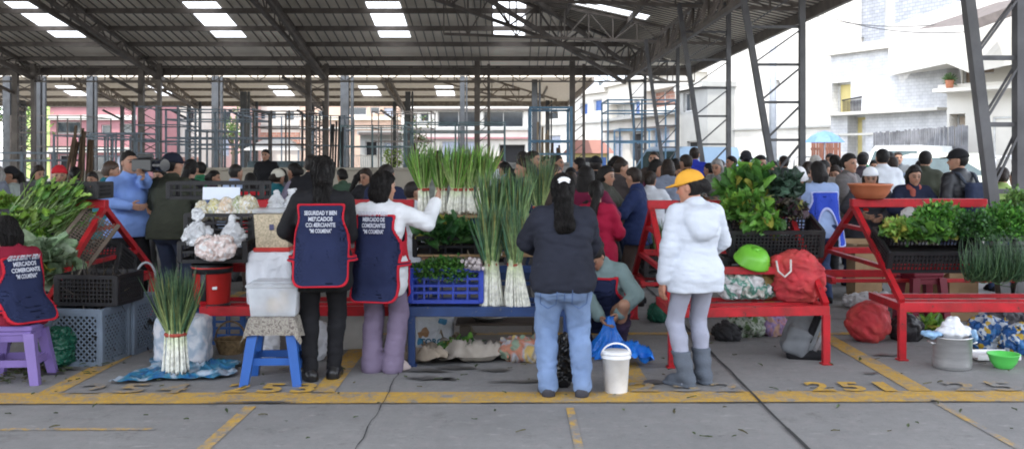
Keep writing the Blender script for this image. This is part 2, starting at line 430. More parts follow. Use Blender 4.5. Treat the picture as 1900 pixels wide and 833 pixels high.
def text_mesh(txt, size, ext=0.0, bold=0.0):
    cu=bpy.data.curves.new('lettering','FONT'); cu.body=txt; cu.size=size; cu.offset=bold; cu.align_x='CENTER'; cu.resolution_u=3
    o=bpy.data.objects.new('lettering',cu); COL.objects.link(o)
    dg=bpy.context.evaluated_depsgraph_get(); me=bpy.data.meshes.new_from_object(o.evaluated_get(dg))
    V=np.array([v.co for v in me.vertices]).reshape(-1,3); Fc=[tuple(p.vertices) for p in me.polygons]
    bpy.data.objects.remove(o); bpy.data.curves.remove(cu); bpy.data.meshes.remove(me)
    return V,Fc
def floor_number(txt,xc,y0,y1,wd,mat):
    for i,ch in enumerate(txt):
        V,Fc=text_mesh(ch,1.0,bold=.03)
        V=V.copy(); a,b=V.min(0),V.max(0)
        V[:,0]=(V[:,0]-(a[0]+b[0])/2)/(b[0]-a[0])*wd*(.55 if ch=='1' else 1)+xc+(i-1)*wd*1.42
        V[:,1]=y0+(V[:,1]-a[1])/(b[1]-a[1])*(y1-y0); V[:,2]=.012
        mb.add(V,Fc)
yp=ground_mat('yellow_number_paint',.38)
yp2=ground_mat('worn_number_paint',.545)
for txt,xc,mt in (('253',-1.66,yp),('251',2.36,yp),('252',1.20,yp2),('254',-2.62,yp2),('250',3.42,yp2)):
    mb=MB(); floor_number(txt,xc,6.80+.011*xc,7.08+.011*xc,.16 if mt is yp else .2,mt)
    tag(mb.build('painted_bay_number',mt),kind='structure')

# ------------------------------------------------------------------ sheds
m_sheet=M('grey_corrugated_sheet',(.90,.82,.70),.55,var=.25,scale=.6,dirt=.5,dcol=(.55,.48,.40),stretch=(1,.25,1))
m_sheet2=translucent_mat('beige_corrugated_sheet',(.58,.50,.38),.10,.6)
m_steel=M('brown_grey_steel',(.135,.115,.10),.6,var=.3,scale=3)
m_steelb=M('grey_blue_steel',(.075,.08,.085),.55,var=.3,scale=4,dirt=.3)
m_sky=translucent_mat('white_fibreglass_sheet',(.92,.93,.93),.85)
m_seam=M('brown_sheet_seams',(.20,.18,.155),.6)
m_tan=M('tan_steel',(.22,.185,.15),.6,var=.3)
def lattice(mb,a,b,dn,depth,n,ch=.07,wb=.035,depth2=None):
    """truss from a to b (top chord); bottom chord offset by dn*depth"""
    a=np.array(a,float);b=np.array(b,float);dn=np.array(dn,float); d2=depth if depth2 is None else depth2
    c=a+dn*depth; e=b+dn*d2
    mb.bar(a,b,ch,ch); mb.bar(c,e,ch,ch)
    for i in range(n):
        p=a+(b-a)*i/n; q=c+(e-c)*i/n; p2=a+(b-a)*(i+1)/n; q2=c+(e-c)*(i+1)/n
        mb.bar(p,q,wb,wb); mb.bar(q if i%2 else p, p2 if i%2 else q2, wb,wb)
    mb.bar(b,e,wb,wb)
def shed(name,label,Yn,Yf,Xl,Xr,he,sl,k,skyl,mat,steel,vis0,rafX,colY,rskyl=None,lod=1):
    root=empty(name,label,'market roof',((Xl+Xr)/2,(Yn+Yf)/2,0)); ox,oy=(Xl+Xr)/2,(Yn+Yf)/2
    def T(p): return (p[0]-ox,p[1]-oy,p[2])
    Ym=(Yn+Yf)/2
    hb=lambda Y: he+sl*(Yf-Y)
    hip=lambda Y: Xr-k*(Yf-Y)
    hr=lambda X: he+sl/k*(Xr-X)
    mb=MB()
    def bq(*ps): mb.add([T((x,y,hb(y))) for x,y in ps],[tuple(range(len(ps)))])
    Ys=[Ym,skyl[0],skyl[1],Yf]
    bq((Xl,Ym),(hip(Ym),Ym),(hip(Ys[1]),Ys[1]),(Xl,Ys[1])); bq((Xl,Ys[2]),(hip(Ys[2]),Ys[2]),(hip(Yf),Yf),(Xl,Yf))
    x=Xl
    for xc in skyl[2]:
        bq((x,Ys[1]),(xc-.52,Ys[1]),(xc-.52,Ys[2]),(x,Ys[2])); x=xc+.52
    bq((x,Ys[1]),(hip(Ys[1]),Ys[1]),(hip(Ys[2]),Ys[2]),(x,Ys[2]))
    # right plane
    def rq(*ps): mb.add([T((a,b,hr(a))) for a,b in ps],[tuple(range(len(ps)))])
    Yu=lambda X: Yf-(Xr-X)/k
    Yl=lambda X: Yn+(Xr-X)/k
    if rskyl:
        xa,xb,ya,yb=rskyl
        rq((xb,Yl(xb)),(Xr,Yn),(Xr,Yf),(xb,Yu(xb)))
        rq((xa,Yl(xa)),(xb,Yl(xb)),(xb,ya),(xa,ya)); rq((xa,yb),(xb,yb),(xb,Yu(xb)),(xa,Yu(xa)))
        rq((hip(Ym),Ym),(xa,Yl(xa)),(xa,Yu(xa)))
    else: rq((hip(Ym),Ym),(Xr,Yn),(Xr,Yf))
    hf=lambda Y: he+sl*(Y-Yn)
    mb.add([T((Xl,Yn,he)),T((Xr,Yn,he)),T((hip(Ym),Ym,hf(Ym))),T((Xl,Ym,hf(Ym)))],[(0,1,2,3)])
    mb.build('roof_sheet',mat,root); mb=MB()
    nseam=int((Xr-Xl)/.30)
    for i in range(nseam):
        xx=Xl+.15+.30*i; y0=vis0; y1=min(Yf, Yf)
        ylim=Yf-(Xr-xx)/k
        y0=max(y0,ylim)
        if y0<y1-.1 and not any(abs(xx-c)<.6 for c in skyl[2]):
            mb.bar(T((xx,y0,hb(y0)-.025)),T((xx,y1,hb(y1)-.02)),.028,.03)
    if lod: tag(mb.build('sheet_seams',m_seam,root),kind='stuff')
    mb=MB()
    yy=vis0-8
    while yy<Yf:
        xl=hip(yy) if yy>Ym else Xl
        mb.bar(T((xl+.1,yy,hr(xl+.1)-.025)),T((Xr,yy,he-.02)),.028,.03)
        yy+=.34
    if lod: tag(mb.build('sheet_seams',m_seam,root),kind='stuff')
    for xc in skyl[2]:
        s=MB(); s.quad(T((xc-.52,Ys[1],hb(Ys[1])+.004)),T((xc+.52,Ys[1],hb(Ys[1])+.004)),T((xc+.52,Ys[2],hb(Ys[2])+.004)),T((xc-.52,Ys[2],hb(Ys[2])+.004)))
        s.build('skylight_panel',m_sky,root)
    if rskyl:
        s=MB(); xa,xb,ya,yb=rskyl; s.quad(T((xa,ya,hr(xa)+.004)),T((xb,ya,hr(xb)+.004)),T((xb,yb,hr(xb)+.004)),T((xa,yb,hr(xa)+.004))); s.build('skylight_panel',m_sky,root)
    # purlins on the back plane
    yy=Yf-.15; first=True
    while yy>vis0-1:
        p=MB()
        if first: p.bar(T((Xl,yy,he-.12)),T((Xr-.05,yy,he-.12)),.1,.30)
        else: p.bar(T((Xl,yy,hb(yy)-.15)),T((hip(yy),yy,hb(yy)-.15)),.07,.16)
        p.build('purlin' if not first else 'eave_beam',steel,root); first=False; yy-=1.72
    if lod>0:   # lattice girder along the column line
        p=MB(); yy=colY; lattice(p,T((Xl,yy,hb(yy)-.30)),T((hip(yy)+1,yy,hb(yy)-.30)),(0,0,-1),.55,int((Xr-Xl)/.8),.055,.03); p.build('lattice_girder',steel,root)
    # purlins on the right plane run along Y
    p=MB(); p.bar(T((Xr-.1,Yn,he-.1)),T((Xr-.1,Yf,he-.1)),.1,.26); p.build('eave_beam',steel,root)
    xx=Xr-1.7
    while xx>hip(Ym)+1:
        p=MB(); p.bar(T((xx,Ym if Yl(xx)<Ym else Yl(xx),hr(xx)-.14)),T((xx,Yu(xx),hr(xx)-.14)),.07,.16); p.build('purlin',steel,root); xx-=1.75
    # hip trusses
    p=MB(); A=(hip(vis0-6),vis0-6,hb(vis0-6)-.1); B=(hip(colY),colY,hb(colY)-.1)
    lattice(p,T(A),T(B),(0,0,-1),1.0,14,.09,.045,.75); p.build('hip_truss',steel,root)
    # rafters
    for X in rafX:
        if X>hip(colY)-.5: continue
        p=MB(); y0=max(vis0-5,Ym)
        lattice(p,T((X,y0,hb(y0)-.2)),T((X,Yf-.05,hb(Yf)-.14)),(0,0,-1),1.0,14,.12,.04,.28)
        p.bar(T((X+.3,y0,hb(y0)-.9)),T((X+.3,colY,hb(colY)-.75)),.10,.12)
        p.build('rafter_truss',steel,root)
        c=MB(); z1=hb(colY)-.2
        for dx in (-.33,.33): c.bar(T((X+dx,colY,0)),T((X+dx,colY,z1)),.20 if dx<0 else .14,.16,up=(0,1,0))
        n=int(z1/.35)
        for i in range(n):
            z=z1*i/n; zz=z1*(i+1)/n
            c.bar(T((X-.33,colY,z)),T((X+.33,colY,zz if i%2 else z)),.03); c.bar(T((X+.33,colY,z)),T((X-.33,colY,zz)),.03)
        c.bar(T((X-.33,colY,z1-1.1)),T((X-1.0,colY-1.2,hb(colY-1.2)-1.0)),.1); 
        c.build('column',steel if lod else m_steelb,root)
    return root,T,hb,hr
rt,T1,hb1,hr1=shed('market_shed','large open market shed with grey corrugated roof over the stalls',3.25,38,-34,6.85,4.95,.187,.845,(30.6,34.1,(-26.0,-20.5,-15.0,-9.55,-3.96,-.09)),m_sheet,m_steel,29.0,(-23.6,-17.8,-13.2,-7.1),36.6,(1.55,3.9,28.2,29.2))
# slim posts of the same shed
for X in (-1.27,2.2):
    c=MB(); c.bar(T1((X,36.6,0)),T1((X,36.6,5.1)),.2,.2); c.bar(T1((X+.42,36.6,0)),T1((X+.42,36.6,5.0)),.1,.1)
    for i in range(14): c.bar(T1((X,36.6,.35*i)),T1((X+.42,36.6,.35*i+.35)),.03)
    c.build('column',m_steel,rt)
# tapered laced columns along the right edge
m_lace=M('grey_laced_steel',(.095,.095,.10),.5,var=.25,scale=4,dirt=.25)
def laced(xo,xi0,sl,Y,ztop,ch):
    c=MB(); xi=lambda z: xi0-sl*z
    c.bar(T1((xo,Y,0)),T1((xo,Y,ztop)),ch,ch*1.2,up=(0,1,0)); c.bar(T1((xi(0),Y,0)),T1((xi(ztop),Y,ztop)),ch,ch*1.2,up=(0,1,0))
    n=int(ztop/.62); st=ztop/n
    for i in range(n):
        z=st*i
        c.bar(T1((xi(z+st),Y,z+st)),T1((xo,Y,z+st)),.04,.045)
        for dy in (-.045,.045): c.bar(T1((xi(z),Y+dy,z+.03)),T1((xo,Y+dy,z+st-.03)),.02,.02)
    c.box(T1((xo-.1,Y,.012)),(.5,.35,.024)); c.build('column',m_lace,rt)
for (xo,xi0,sl,Y) in ((4.86,4.74,.12,9.6),(4.86,4.60,.17,16.8),(4.86,4.50,.15,22.5),(4.86,4.62,.14,29.4),(4.86,4.72,.1,36.6)):
    zt=hr1(4.86)-.35 if Y>12 else 5.1
    laced(xo,xi0,sl,Y,zt,.095)
p=MB(); lattice(p,T1((4.3,9,5.15)),T1((4.3,36.6,5.15)),(-.25,0,-1),.75,30,.1,.05); p.build('edge_truss',m_steel,rt)
for Y in (16.8,22.5,29.4):
    p=MB(); lattice(p,T1((6.5,Y,5.0)),T1((-2,Y,hr1(-2)-.2)),(0,0,-1),.1,12,.08,.04,1.5); p.build('rafter_truss',m_steel,rt)
p=MB(); p.bar(T1((4.1,36.4,4.3)),T1((-.9,27.0,6.0)),.09,.12); p.bar(T1((4.2,36.0,4.9)),T1((.2,27.5,6.2)),.09,.12); p.build('brace',m_steel,rt)
rt2,T2,_,_=shed('back_market_shed','second open market shed with pale beige roof farther back',42,61,-44,3.5,4.95,.187,.845,(57.2,59.6,(-31,-25.6,-20.3,-13.4,-8.26,-3.9)),m_sheet2,m_tan,53.5,(-36,-29.5,-23,-19.0,-15.6,-11.6,-6.7),60,None,0)
for px,Yc,wd in ((14,42,.3),(36,60,.3),(70,42,.32),(168,42,.26),(400,42,.28),(640,42,.34),(858,42,.2),(992,44,.25),(1016,60,.25),(452,52,.3),(757,52,.26)):
    c=MB(); c.bar(T2((at(px,Yc),Yc,0)),T2((at(px,Yc),Yc,5.0 if Yc==42 else 5.0)),wd,wd*.8); c.bar(T2((at(px,Yc)+wd*.9,Yc,0)),T2((at(px,Yc)+wd*.9,Yc,5.0)),wd*.35,wd*.5)
    c.build('column',m_steelb,rt2)
# ------------------------------------------------------------------ town behind the sheds
def brick_mat(name,c1,c2,mort,scale=1.0,rough=.85):
    m=bpy.data.materials.new(name); m.use_nodes=True; nt=m.node_tree; N=nt.nodes; L=nt.links; b=N['Principled BSDF']; b.inputs['Roughness'].default_value=rough
    tc=N.new('ShaderNodeTexCoord'); mp=N.new('ShaderNodeMapping'); L.new(tc.outputs['Object'],mp.inputs['Vector'])
    sx=N.new('ShaderNodeSeparateXYZ'); L.new(mp.outputs[0],sx.inputs[0]); ad=N.new('ShaderNodeMath'); ad.operation='ADD'; L.new(sx.outputs[0],ad.inputs[0]); L.new(sx.outputs[1],ad.inputs[1])
    cb=N.new('ShaderNodeCombineXYZ'); L.new(ad.outputs[0],cb.inputs[0]); L.new(sx.outputs[2],cb.inputs[1])
    bt=N.new('ShaderNodeTexBrick'); bt.inputs['Scale'].default_value=scale; bt.inputs['Brick Width'].default_value=.42; bt.inputs['Row Height'].default_value=.21; bt.inputs['Mortar Size'].default_value=.018
    bt.inputs['Color1'].default_value=(*c1,1); bt.inputs['Color2'].default_value=(*c2,1); bt.inputs['Mortar'].default_value=(*mort,1); L.new(cb.outputs[0],bt.inputs['Vector'])
    nz=N.new('ShaderNodeTexNoise'); nz.inputs['Scale'].default_value=2.0; nz.inputs['Detail'].default_value=6; L.new(tc.outputs['Object'],nz.inputs['Vector'])
    mr=N.new('ShaderNodeMapRange'); mr.inputs[1].default_value=.3; mr.inputs[2].default_value=.7; mr.inputs[3].default_value=.82; mr.inputs[4].default_value=1.12; L.new(nz.outputs['Fac'],mr.inputs[0])
    v=N.new('ShaderNodeVectorMath'); v.operation='SCALE'; L.new(bt.outputs['Color'],v.inputs[0]); L.new(mr.outputs[0],v.inputs['Scale']); L.new(v.outputs[0],b.inputs['Base Color'])
    bp=N.new('ShaderNodeBump'); bp.inputs['Strength'].default_value=.5; bp.inputs['Distance'].default_value=.02; L.new(bt.outputs['Fac'],bp.inputs['Height']); bp.invert=True; L.new(bp.outputs[0],b.inputs['Normal'])
    return m
P=lambda n,c,**k: M(n,c,.85,var=k.get('var',.1),scale=.8,dirt=k.get('dirt',.25),dcol=tuple(x*.6 for x in c))
m_white=P('white_render',(.64,.61,.55)); m_cream=P('cream_render',(.72,.66,.52)); m_pink=P('red_pink_render',(.36,.17,.18)); m_grn=P('lime_render',(.45,.58,.20)); m_or=P('orange_render',(.50,.36,.28)); m_gr=P('grey_render',(.36,.36,.34))
m_brick=brick_mat('red_brick',(.36,.17,.12),(.42,.22,.16),(.4,.36,.32)); m_wbrick=brick_mat('white_painted_brick',(.60,.60,.60),(.57,.57,.58),(.49,.49,.50),1.7); m_gbrick=brick_mat('grey_block',(.27,.285,.32),(.33,.345,.375),(.21,.21,.22),1.5)
m_glass=M('dark_window_glass',(.035,.045,.055),.12,var=.3,scale=1.5,spec=.6); m_frame=M('window_frame',(.55,.55,.54),.6); m_blue=M('blue_window_panel',(.05,.12,.34),.3); m_shut=M('pale_shutter',(.42,.46,.55),.5,stretch=(1,1,14),var=.25,scale=2); m_dk=M('dark_opening',(.02,.02,.022),.8); m_roofd=M('dark_eave',(.12,.10,.09),.8)
def building(label,A,B,depth,z1,wall,ops=(),name='building',parapet=.25,side=None,bands=()):
    A=np.array(A,float);B=np.array(B,float);L=np.linalg.norm(B-A);u=(B-A)/L;n=np.array((-u[1],u[0]))  # n points away from the camera
    mid=(A+B)/2; r=empty(name,label,'building',(mid[0],mid[1],0),math.atan2(u[1],u[0]))
    b=MB(); xs=sorted({0,L,*[min(max(o[k],0),L) for o in ops for k in (0,1)]}); zs=sorted({0,z1,*[min(max(o[k],0),z1) for o in ops for k in (2,3)]})
    for i in range(len(xs)-1):
        for j in range(len(zs)-1):
            cx=(xs[i]+xs[i+1])/2; cz=(zs[j]+zs[j+1])/2
            if any(o[0]<cx<o[1] and o[2]<cz<o[3] for o in ops): continue
            b.quad((xs[i]-L/2,0,zs[j]),(xs[i+1]-L/2,0,zs[j]),(xs[i+1]-L/2,0,zs[j+1]),(xs[i]-L/2,0,zs[j+1]))
    b.quad((-L/2,depth,0),(-L/2,0,0),(-L/2,0,z1),(-L/2,depth,z1)); b.quad((L/2,0,0),(L/2,depth,0),(L/2,depth,z1),(L/2,0,z1)); b.quad((L/2,depth,0),(-L/2,depth,0),(-L/2,depth,z1),(L/2,depth,z1))
    rc_=.18
    for o in ops:
        x0,x1,a,c=o[0]-L/2,o[1]-L/2,o[2],o[3]; d=o[5] if len(o)>5 else rc_
        b.quad((x0,0,a),(x0,d,a),(x0,d,c),(x0,0,c)); b.quad((x1,d,a),(x1,0,a),(x1,0,c),(x1,d,c)); b.quad((x0,d,c),(x1,d,c),(x1,0,c),(x0,0,c)); b.quad((x0,0,a),(x1,0,a),(x1,d,a),(x0,d,a))
    b.build('wall',wall,r)
    for o in ops:
        x0,x1,a,c=o[0]-L/2,o[1]-L/2,o[2],o[3]; d=o[5] if len(o)>5 else rc_; mt=o[4] if len(o)>4 and o[4] else m_glass
        w=MB(); f=.06
        for (p,q) in (((x0,d-.03,a+f/2),(x1,d-.03,a+f/2)),((x0,d-.03,c-f/2),(x1,d-.03,c-f/2))): w.bar(p,q,.05,f)
        nm=max(1,int((x1-x0)/1.3))
        for k in range(nm+1): x=x0+f/2+(x1-x0-f)*k/nm; w.bar((x,d-.03,a+f),(x,d-.03,c-f),.05,f,up=(0,1,0))
        wn=w.build('window',m_frame,r)
        g=MB(); g.quad((x0,d,a),(x1,d,a),(x1,d,c),(x0,d,c)); g.build('pane',mt,wn)
    rf=MB(); rf.box((0,depth/2-.1,z1+parapet/2),(L+.3,depth+.4,parapet)); rf.build('roof',wall,r)
    for (a,c,mt,pr) in bands:
        w=MB(); w.box((0,-pr/2-.002,(a+c)/2),(L+.04,pr,c-a)); w.build('ledge',mt,r)
    return r
def bpx(label,p0,p1,Y0,Y1,depth,ytop,wall,ops=(),bands=(),**k):
    A=(at(p0,Y0),Y0);B=(at(p1,Y1),Y1);L=math.dist(A,B); Ym=(Y0+Y1)/2
    def ux(p): return L*(p-p0)/(p1-p0)
    O=[(ux(o[0]),ux(o[1]),max(.02,hz(o[3],Ym)),hz(o[2],Ym),*o[4:]) for o in ops]
    Bd=[(max(.02,hz(c,Ym)),hz(a,Ym),m_,pr) for a,c,m_,pr in bands]
    return building(label,A,B,depth,hz(ytop,Ym),wall,O,bands=Bd,**k)
bpx('red pink two storey building with white ledges behind the left side of the shed',93,253,70,70,9,150,m_pink,[(104,150,226,249),(188,207,232,250),(222,249,230,250),(110,128,288,316,m_dk),(175,205,288,318),(215,245,290,316,m_shut)],[(214,223,m_white,.25),(274,283,m_white,.25),(196,199,m_roofd,.1)])
bpx('lime green walled house at the far left',20,92,76,76,8,160,m_grn,[(40,52,235,262),(65,80,240,268)],[(280,292,m_white,.2)])
bpx('white house with low brick wall left of the white canopy',278,372,80,80,8,150,m_white,[(290,305,210,230),(318,334,212,232),(346,360,205,228),(292,306,250,285,m_dk)],[(292,330,m_brick,.3)])
bpx('rose brick house between the thin posts',373,462,84,84,8,155,P('rose_render',(.55,.36,.33)),[(384,398,205,228),(412,428,206,230),(440,452,206,230),(405,425,250,290,m_shut)],[(240,246,m_white,.3)])
bpx('white building with brick lower storey behind the white canopy',463,556,88,88,9,150,m_white,[(478,492,205,222),(500,512,206,222),(530,546,206,224)],[(246,276,m_brick,.2),(232,238,m_gr,.2)])
bpx('orange house with dark windows behind the middle of the shed',557,742,82,82,9,155,m_or,[(642,680,199,214),(687,704,199,211),(712,730,200,222,m_shut),(590,610,205,225)],[(217,223,m_cream,.3),(236,240,m_white,.2)])
bpx('low grey concrete house with white railings',668,745,66,66,4,250,m_gr,[(678,700,262,290,m_dk),(712,730,264,286,m_shut)],[(246,251,m_roofd,.5)])
rl=empty('railing','white metal railing before the low grey house','railing',(at(700,62),62,0)); b=MB()
for i in range(26): b.bar((-1.7+.13*i,0,0),(-1.7+.13*i,0,1.75),.04)
b.bar((-1.75,0,1.7),(1.65,0,1.7),.05); b.bar((-1.75,0,.3),(1.65,0,.3),.05); b.build('bars',m_white,rl)
bpx('white building with a long dark window band right of the middle',745,984,72,72,10,140,m_white,[(812,889,206,236,m_glass,.5),(897,971,206,236,m_glass,.5),(820,881,262,316,m_shut),(926,975,268,318,m_dk,.5),(752,770,210,226),(780,796,210,226)],[(202,205,m_roofd,.4),(237,242,m_gr,.25),(255,258,m_pink,.35)])
bpx('pale blue grey house far up the street gap',1075,1190,120,120,10,120,P('pale_blue_render',(.6,.64,.68)),[(1085,1095,150,160),(1110,1120,150,160),(1140,1150,148,158)])
bpx('white building with three blue windows',990,1126,74,64,9,180,m_white,[(1058,1069,198,217,m_blue),(1080,1094,195,216,m_blue),(1104,1118,191,212,m_blue),(1015,1040,205,220),(1020,1045,250,300,m_shut)],[(229,232,m_gr,.15)])
bpx('white building with grey balcony and stored goods, left of the grey block',1126,1261,64,52,9,150,m_white,[(1130,1176,186,214,m_gr,.6),(1182,1194,186,212,m_blue),(1202,1254,172,204,m_brick,.7),(1140,1160,250,300,m_shut),(1175,1200,246,300,m_dk),(1215,1245,240,290,m_shut)],[(215,220,m_gr,.4),(238,242,m_roofd,.3)])
bpx('grey rendered block with one dark upper window',1262,1313,52,48,8,166,m_gr,[(1268,1286,170,206),(1275,1300,262,300,m_dk)],[(160,166,m_white,.3)])
bpx('large plain white building closing the street behind the utility pole',1313,1572,50,42,12,-60,m_white,[(1352,1362,250,275),(1450,1458,150,162)],[(236,240,m_gr,.12)])
bpx('brick hill house far above the street',1190,1330,150,150,10,105,m_or,[(1215,1230,125,138),(1260,1275,122,136),(1290,1304,120,134)],[(112,116,m_roofd,.4)])
# corner house in white painted brick with balcony
cb=bpx('white painted brick corner house with yellow balcony recess and yellow doorway',1541,1757,40,35,9,88,m_wbrick,[(1543,1583,146,206,P('pale_yellow',(.66,.55,.24)),.45),(1576,1612,212,300,P('pale_yellow',(.66,.55,.24)),.5)],[(84,92,m_white,.35),(206,211,m_white,.5),(246,250,m_white,.08)])
b=MB()
for i in range(13): b.bar((-2.05+.075*i-.0,-.06,hz(205,38)),(-2.05+.075*i,-.06,hz(184,38)),.025)
b.bar((-2.1,-.06,hz(183,38)),(-1.1,-.06,hz(179,38)),.05); b.build('balcony_railing',m_dk,cb)
b=MB(); b.bbox((-1.25,.42,hz(255,38)),(.5,.08,1.4),.01); b.build('door',m_frame,cb)
bpx('grey block tower rising behind the white brick corner house',1578,1762,43,38,6,-80,m_gbrick,[(1600,1606,60,75,m_dk)],[(90,94,m_gr,.2)])
bpx('small grey block storey on the left of the tower',1535,1577,46,45,5,32,m_gbrick,[(1548,1553,62,70,m_dk)])
b=MB(); b.bar((at(1660,37.5),38.0,hz(84,38)),(at(1660,37.5),38.0,hz(-60,38)),.30,.2); tag(b.build('concrete_pier',m_gr),'grey concrete pier running up the grey block tower','pier')
# right hand white building with overhanging upper storey
rb=bpx('white building with curtained windows and overhanging storey at the right edge',1757,2080,33,29,9,165,m_white,[(1762,1795,207,300,P('beige_render',(.6,.5,.4)),.6),(1850,1990,215,296,m_white,.1)],[(160,166,m_white,.9)])
m_curt=M('brown_curtains',(.30,.22,.16),.7,var=.5,scale=2.5,stretch=(5,1,.4))
bpx('upper storey of the right hand white building behind the balcony',1783,2080,33.6,30,6,60,m_white,[(1786,1803,78,150,m_curt),(1808,1850,72,132,m_curt),(1856,1885,66,120,m_curt)],name='building')
b=MB(); Z0,Z1=hz(118,32),hz(12,32); b.add([(at(1757,32),32,Z0),(at(1800,31),31,Z0-.4),(at(2080,28),28,Z1-1.6),(at(2080,28),28,Z1+1.2),(at(1757,32),32,Z1)],[(0,1,2,3,4)]); b.add([(at(1757,32),32,Z0),(at(1800,31),31,Z0-.4),(at(2080,28),28,Z1-1.6),(at(2080,28),34,Z1-1.6),(at(1757,32),37,Z0)],[(4,3,2,1,0)]); b.add([(at(1757,32),37,Z0),(at(1757,32),32,Z0),(at(1757,32),32,Z1),(at(1757,32),37,Z1)],[(0,1,2,3)])
tag(b.build('overhang',m_white),'white sloping overhang at the top right above the curtained windows','overhang')
b=MB(); b.add([(at(1812,27),27,hz(45,27)),(at(1990,26),26,hz(-20,26)),(at(1990,26),30,hz(-40,26)),(at(1812,27),31,hz(20,27))],[(0,1,2,3)]); b.bar((at(1812,27),27,hz(45,27)),(at(1990,26),26,hz(-20,26)),.12,.25); tag(b.build('eave_roof',m_roofd),'dark eave of a neighbouring roof at the top right corner','roof')
def slat_fence(label,p0,p1,Y0,Y1,yt0,yt1,mat,n):
    r=empty('slat_fence',label,'fence',((at(p0,Y0)+at(p1,Y1))/2,(Y0+Y1)/2,0)); c=np.array(r.location); b=MB(); A=np.array((at(p0,Y0),Y0,0));B=np.array((at(p1,Y1),Y1,0))
    u=(B-A)/np.linalg.norm(B-A); w=np.linalg.norm(B-A)/n
    for i in range(n):
        p=A+(B-A)*(i+.5)/n-c; z=hz(yt0,Y0)+(hz(yt1,Y1)-hz(yt0,Y0))*(i+.5)/n+random.uniform(-.03,.03); b.box(p+np.array((0,random.uniform(-.02,.02),z/2)),(w*random.uniform(.72,.92),.03,z),rot=rotm(0,0,math.atan2(u[1],u[0])))
    for z in (.5,1.9): b.bar(A-c+np.array((0,.05,z)),B-c+np.array((0,.05,z)),.05,.08)
    b.build('slats',mat,r); return r
slat_fence('tall dark slatted fence below the white brick corner house',1620,1797,33.5,31.5,247,232,M('dark_slats',(.17,.17,.18),.7,var=.4,scale=3),44)
slat_fence('red brown board fence under the blue umbrella',1505,1560,36,36,262,262,M('red_boards',(.24,.10,.065),.7,var=.3,scale=3),12)
b=MB(); b.grid(lambda u,v:(u*2.6-1.3,v*3,(1.0-abs(u-.4)*1.2)*v*1.6),12,8); o=b.build('grass_bank',M('grass_green',(.13,.19,.05),.9,var=.4,scale=6),None,True); o.location=(at(1465,37),36,0); tag(o,'grassy bank beside the foot of the utility pole','grass',kind='stuff')
ps=empty('utility_pole','tall grey utility pole standing in the street at the right','utility pole',(at(1434,36),36,0)); b=MB(); b.lathe([(.15,0),(.10,9.5),(.0001,9.5)],14); b.build('pole',M('pale_concrete',(.45,.47,.50),.8,var=.1),ps,True); b=MB(); b.bar((-.9,0,7.5),(.9,0,7.5),.08,.1); b.build('crossarm',m_roofd,ps)
m_wire=M('black_wire',(.02,.02,.02),.6)
for i,(A,B,sag) in enumerate((((at(1434,36),36,7.6),(at(1800,24),24,4.6),.5),((at(1434,36),36,7.9),(at(1830,26),26,7.2),.6),((at(1395,36),36,7.5),(at(1760,30),30,5.6),.5),((at(1434,36),36,8.2),(at(1900,24),24,6.3),.6))):
    b=MB(); b.tube([np.array(A)*(1-t)+np.array(B)*t-np.array((0,0,sag*4*t*(1-t))) for t in np.linspace(0,1,18)],.012,5); tag(b.build('overhead_wire',m_wire),'%s overhead wire slung from the utility pole to the right'%['lowest','upper','middle','topmost'][i],'wire')
um=empty('street_umbrella','pale blue umbrella open in front of the red brown fence','umbrella',(at(1530,34),34,0)); b=MB(); n=8
pts=[(.70,2.10),(.5,2.30),(.25,2.44),(.0001,2.50)]; b.lathe(pts,8); b.build('canopy',translucent_mat('pale_blue_nylon',(.22,.40,.75),.4),um); b=MB(); b.bar((0,0,0),(0,0,2.48),.035); b.build('pole',m_frame,um)
# trees and plants
def tree(label,px,Y,h,r,cols,n=500,sz=.22,name='tree'):
    t=empty(name,label,'tree',(at(px,Y),Y,0)); b=MB(); b.tube([(0,0,0),(.05,0,h*.3),(-.03,.02,h*.55),(.02,0,h*.8)],[h*.035,h*.028,h*.02,h*.008],8)
    for k in range(6): a=k*1.05; b.tube([(0,0,h*(.3+.05*k)),(math.cos(a)*r*.4,math.sin(a)*r*.4,h*(.5+.04*k)),(math.cos(a)*r*.75,math.sin(a)*r*.7,h*(.6+.05*k))],[h*.014,h*.009,h*.004],5)
    b.build('trunk',M('bark',(.10,.075,.055),.9),t,True)
    mb=MB(); rs=np.random.RandomState(int(px)); cl=rs.normal(size=(14,3))*np.array((r*.45,r*.45,h*.16))+np.array((0,0,h*.7))
    for i in range(n):
        c=cl[rs.randint(14)]; p=c+rs.normal(size=3)*r*.20; d=rs.normal(size=3); d/=np.linalg.norm(d); s=np.cross(d,rs.normal(size=3)); s/=np.linalg.norm(s); col=np.array(cols[rs.randint(len(cols))])*rs.uniform(.6,1.3)
        mb.add([p,p+d*sz*.5+s*sz*.25,p+d*sz,p+d*sz*.5-s*sz*.25],[(0,1,2,3)],col)
    mb.build('crown',leaf_mat('tree_leaf'),t)
tree('lime leaved tree beside the lime green house at the far left',30,66,6.5,2.4,[(.10,.2,.03),(.16,.26,.05),(.07,.14,.03)],900,.35)
tree('small bright green tree by the white railings',730,60,2.2,.7,[(.2,.3,.04),(.26,.36,.07)],400,.18)
tree('dark leafy shrub tree left of the dark window band',772,64,4.2,1.1,[(.06,.11,.05),(.10,.16,.05),(.16,.13,.06)],500,.22)
tree('sparse green tree behind the thin blue posts',432,70,5,1.2,[(.12,.2,.05),(.08,.14,.04)],400,.25)
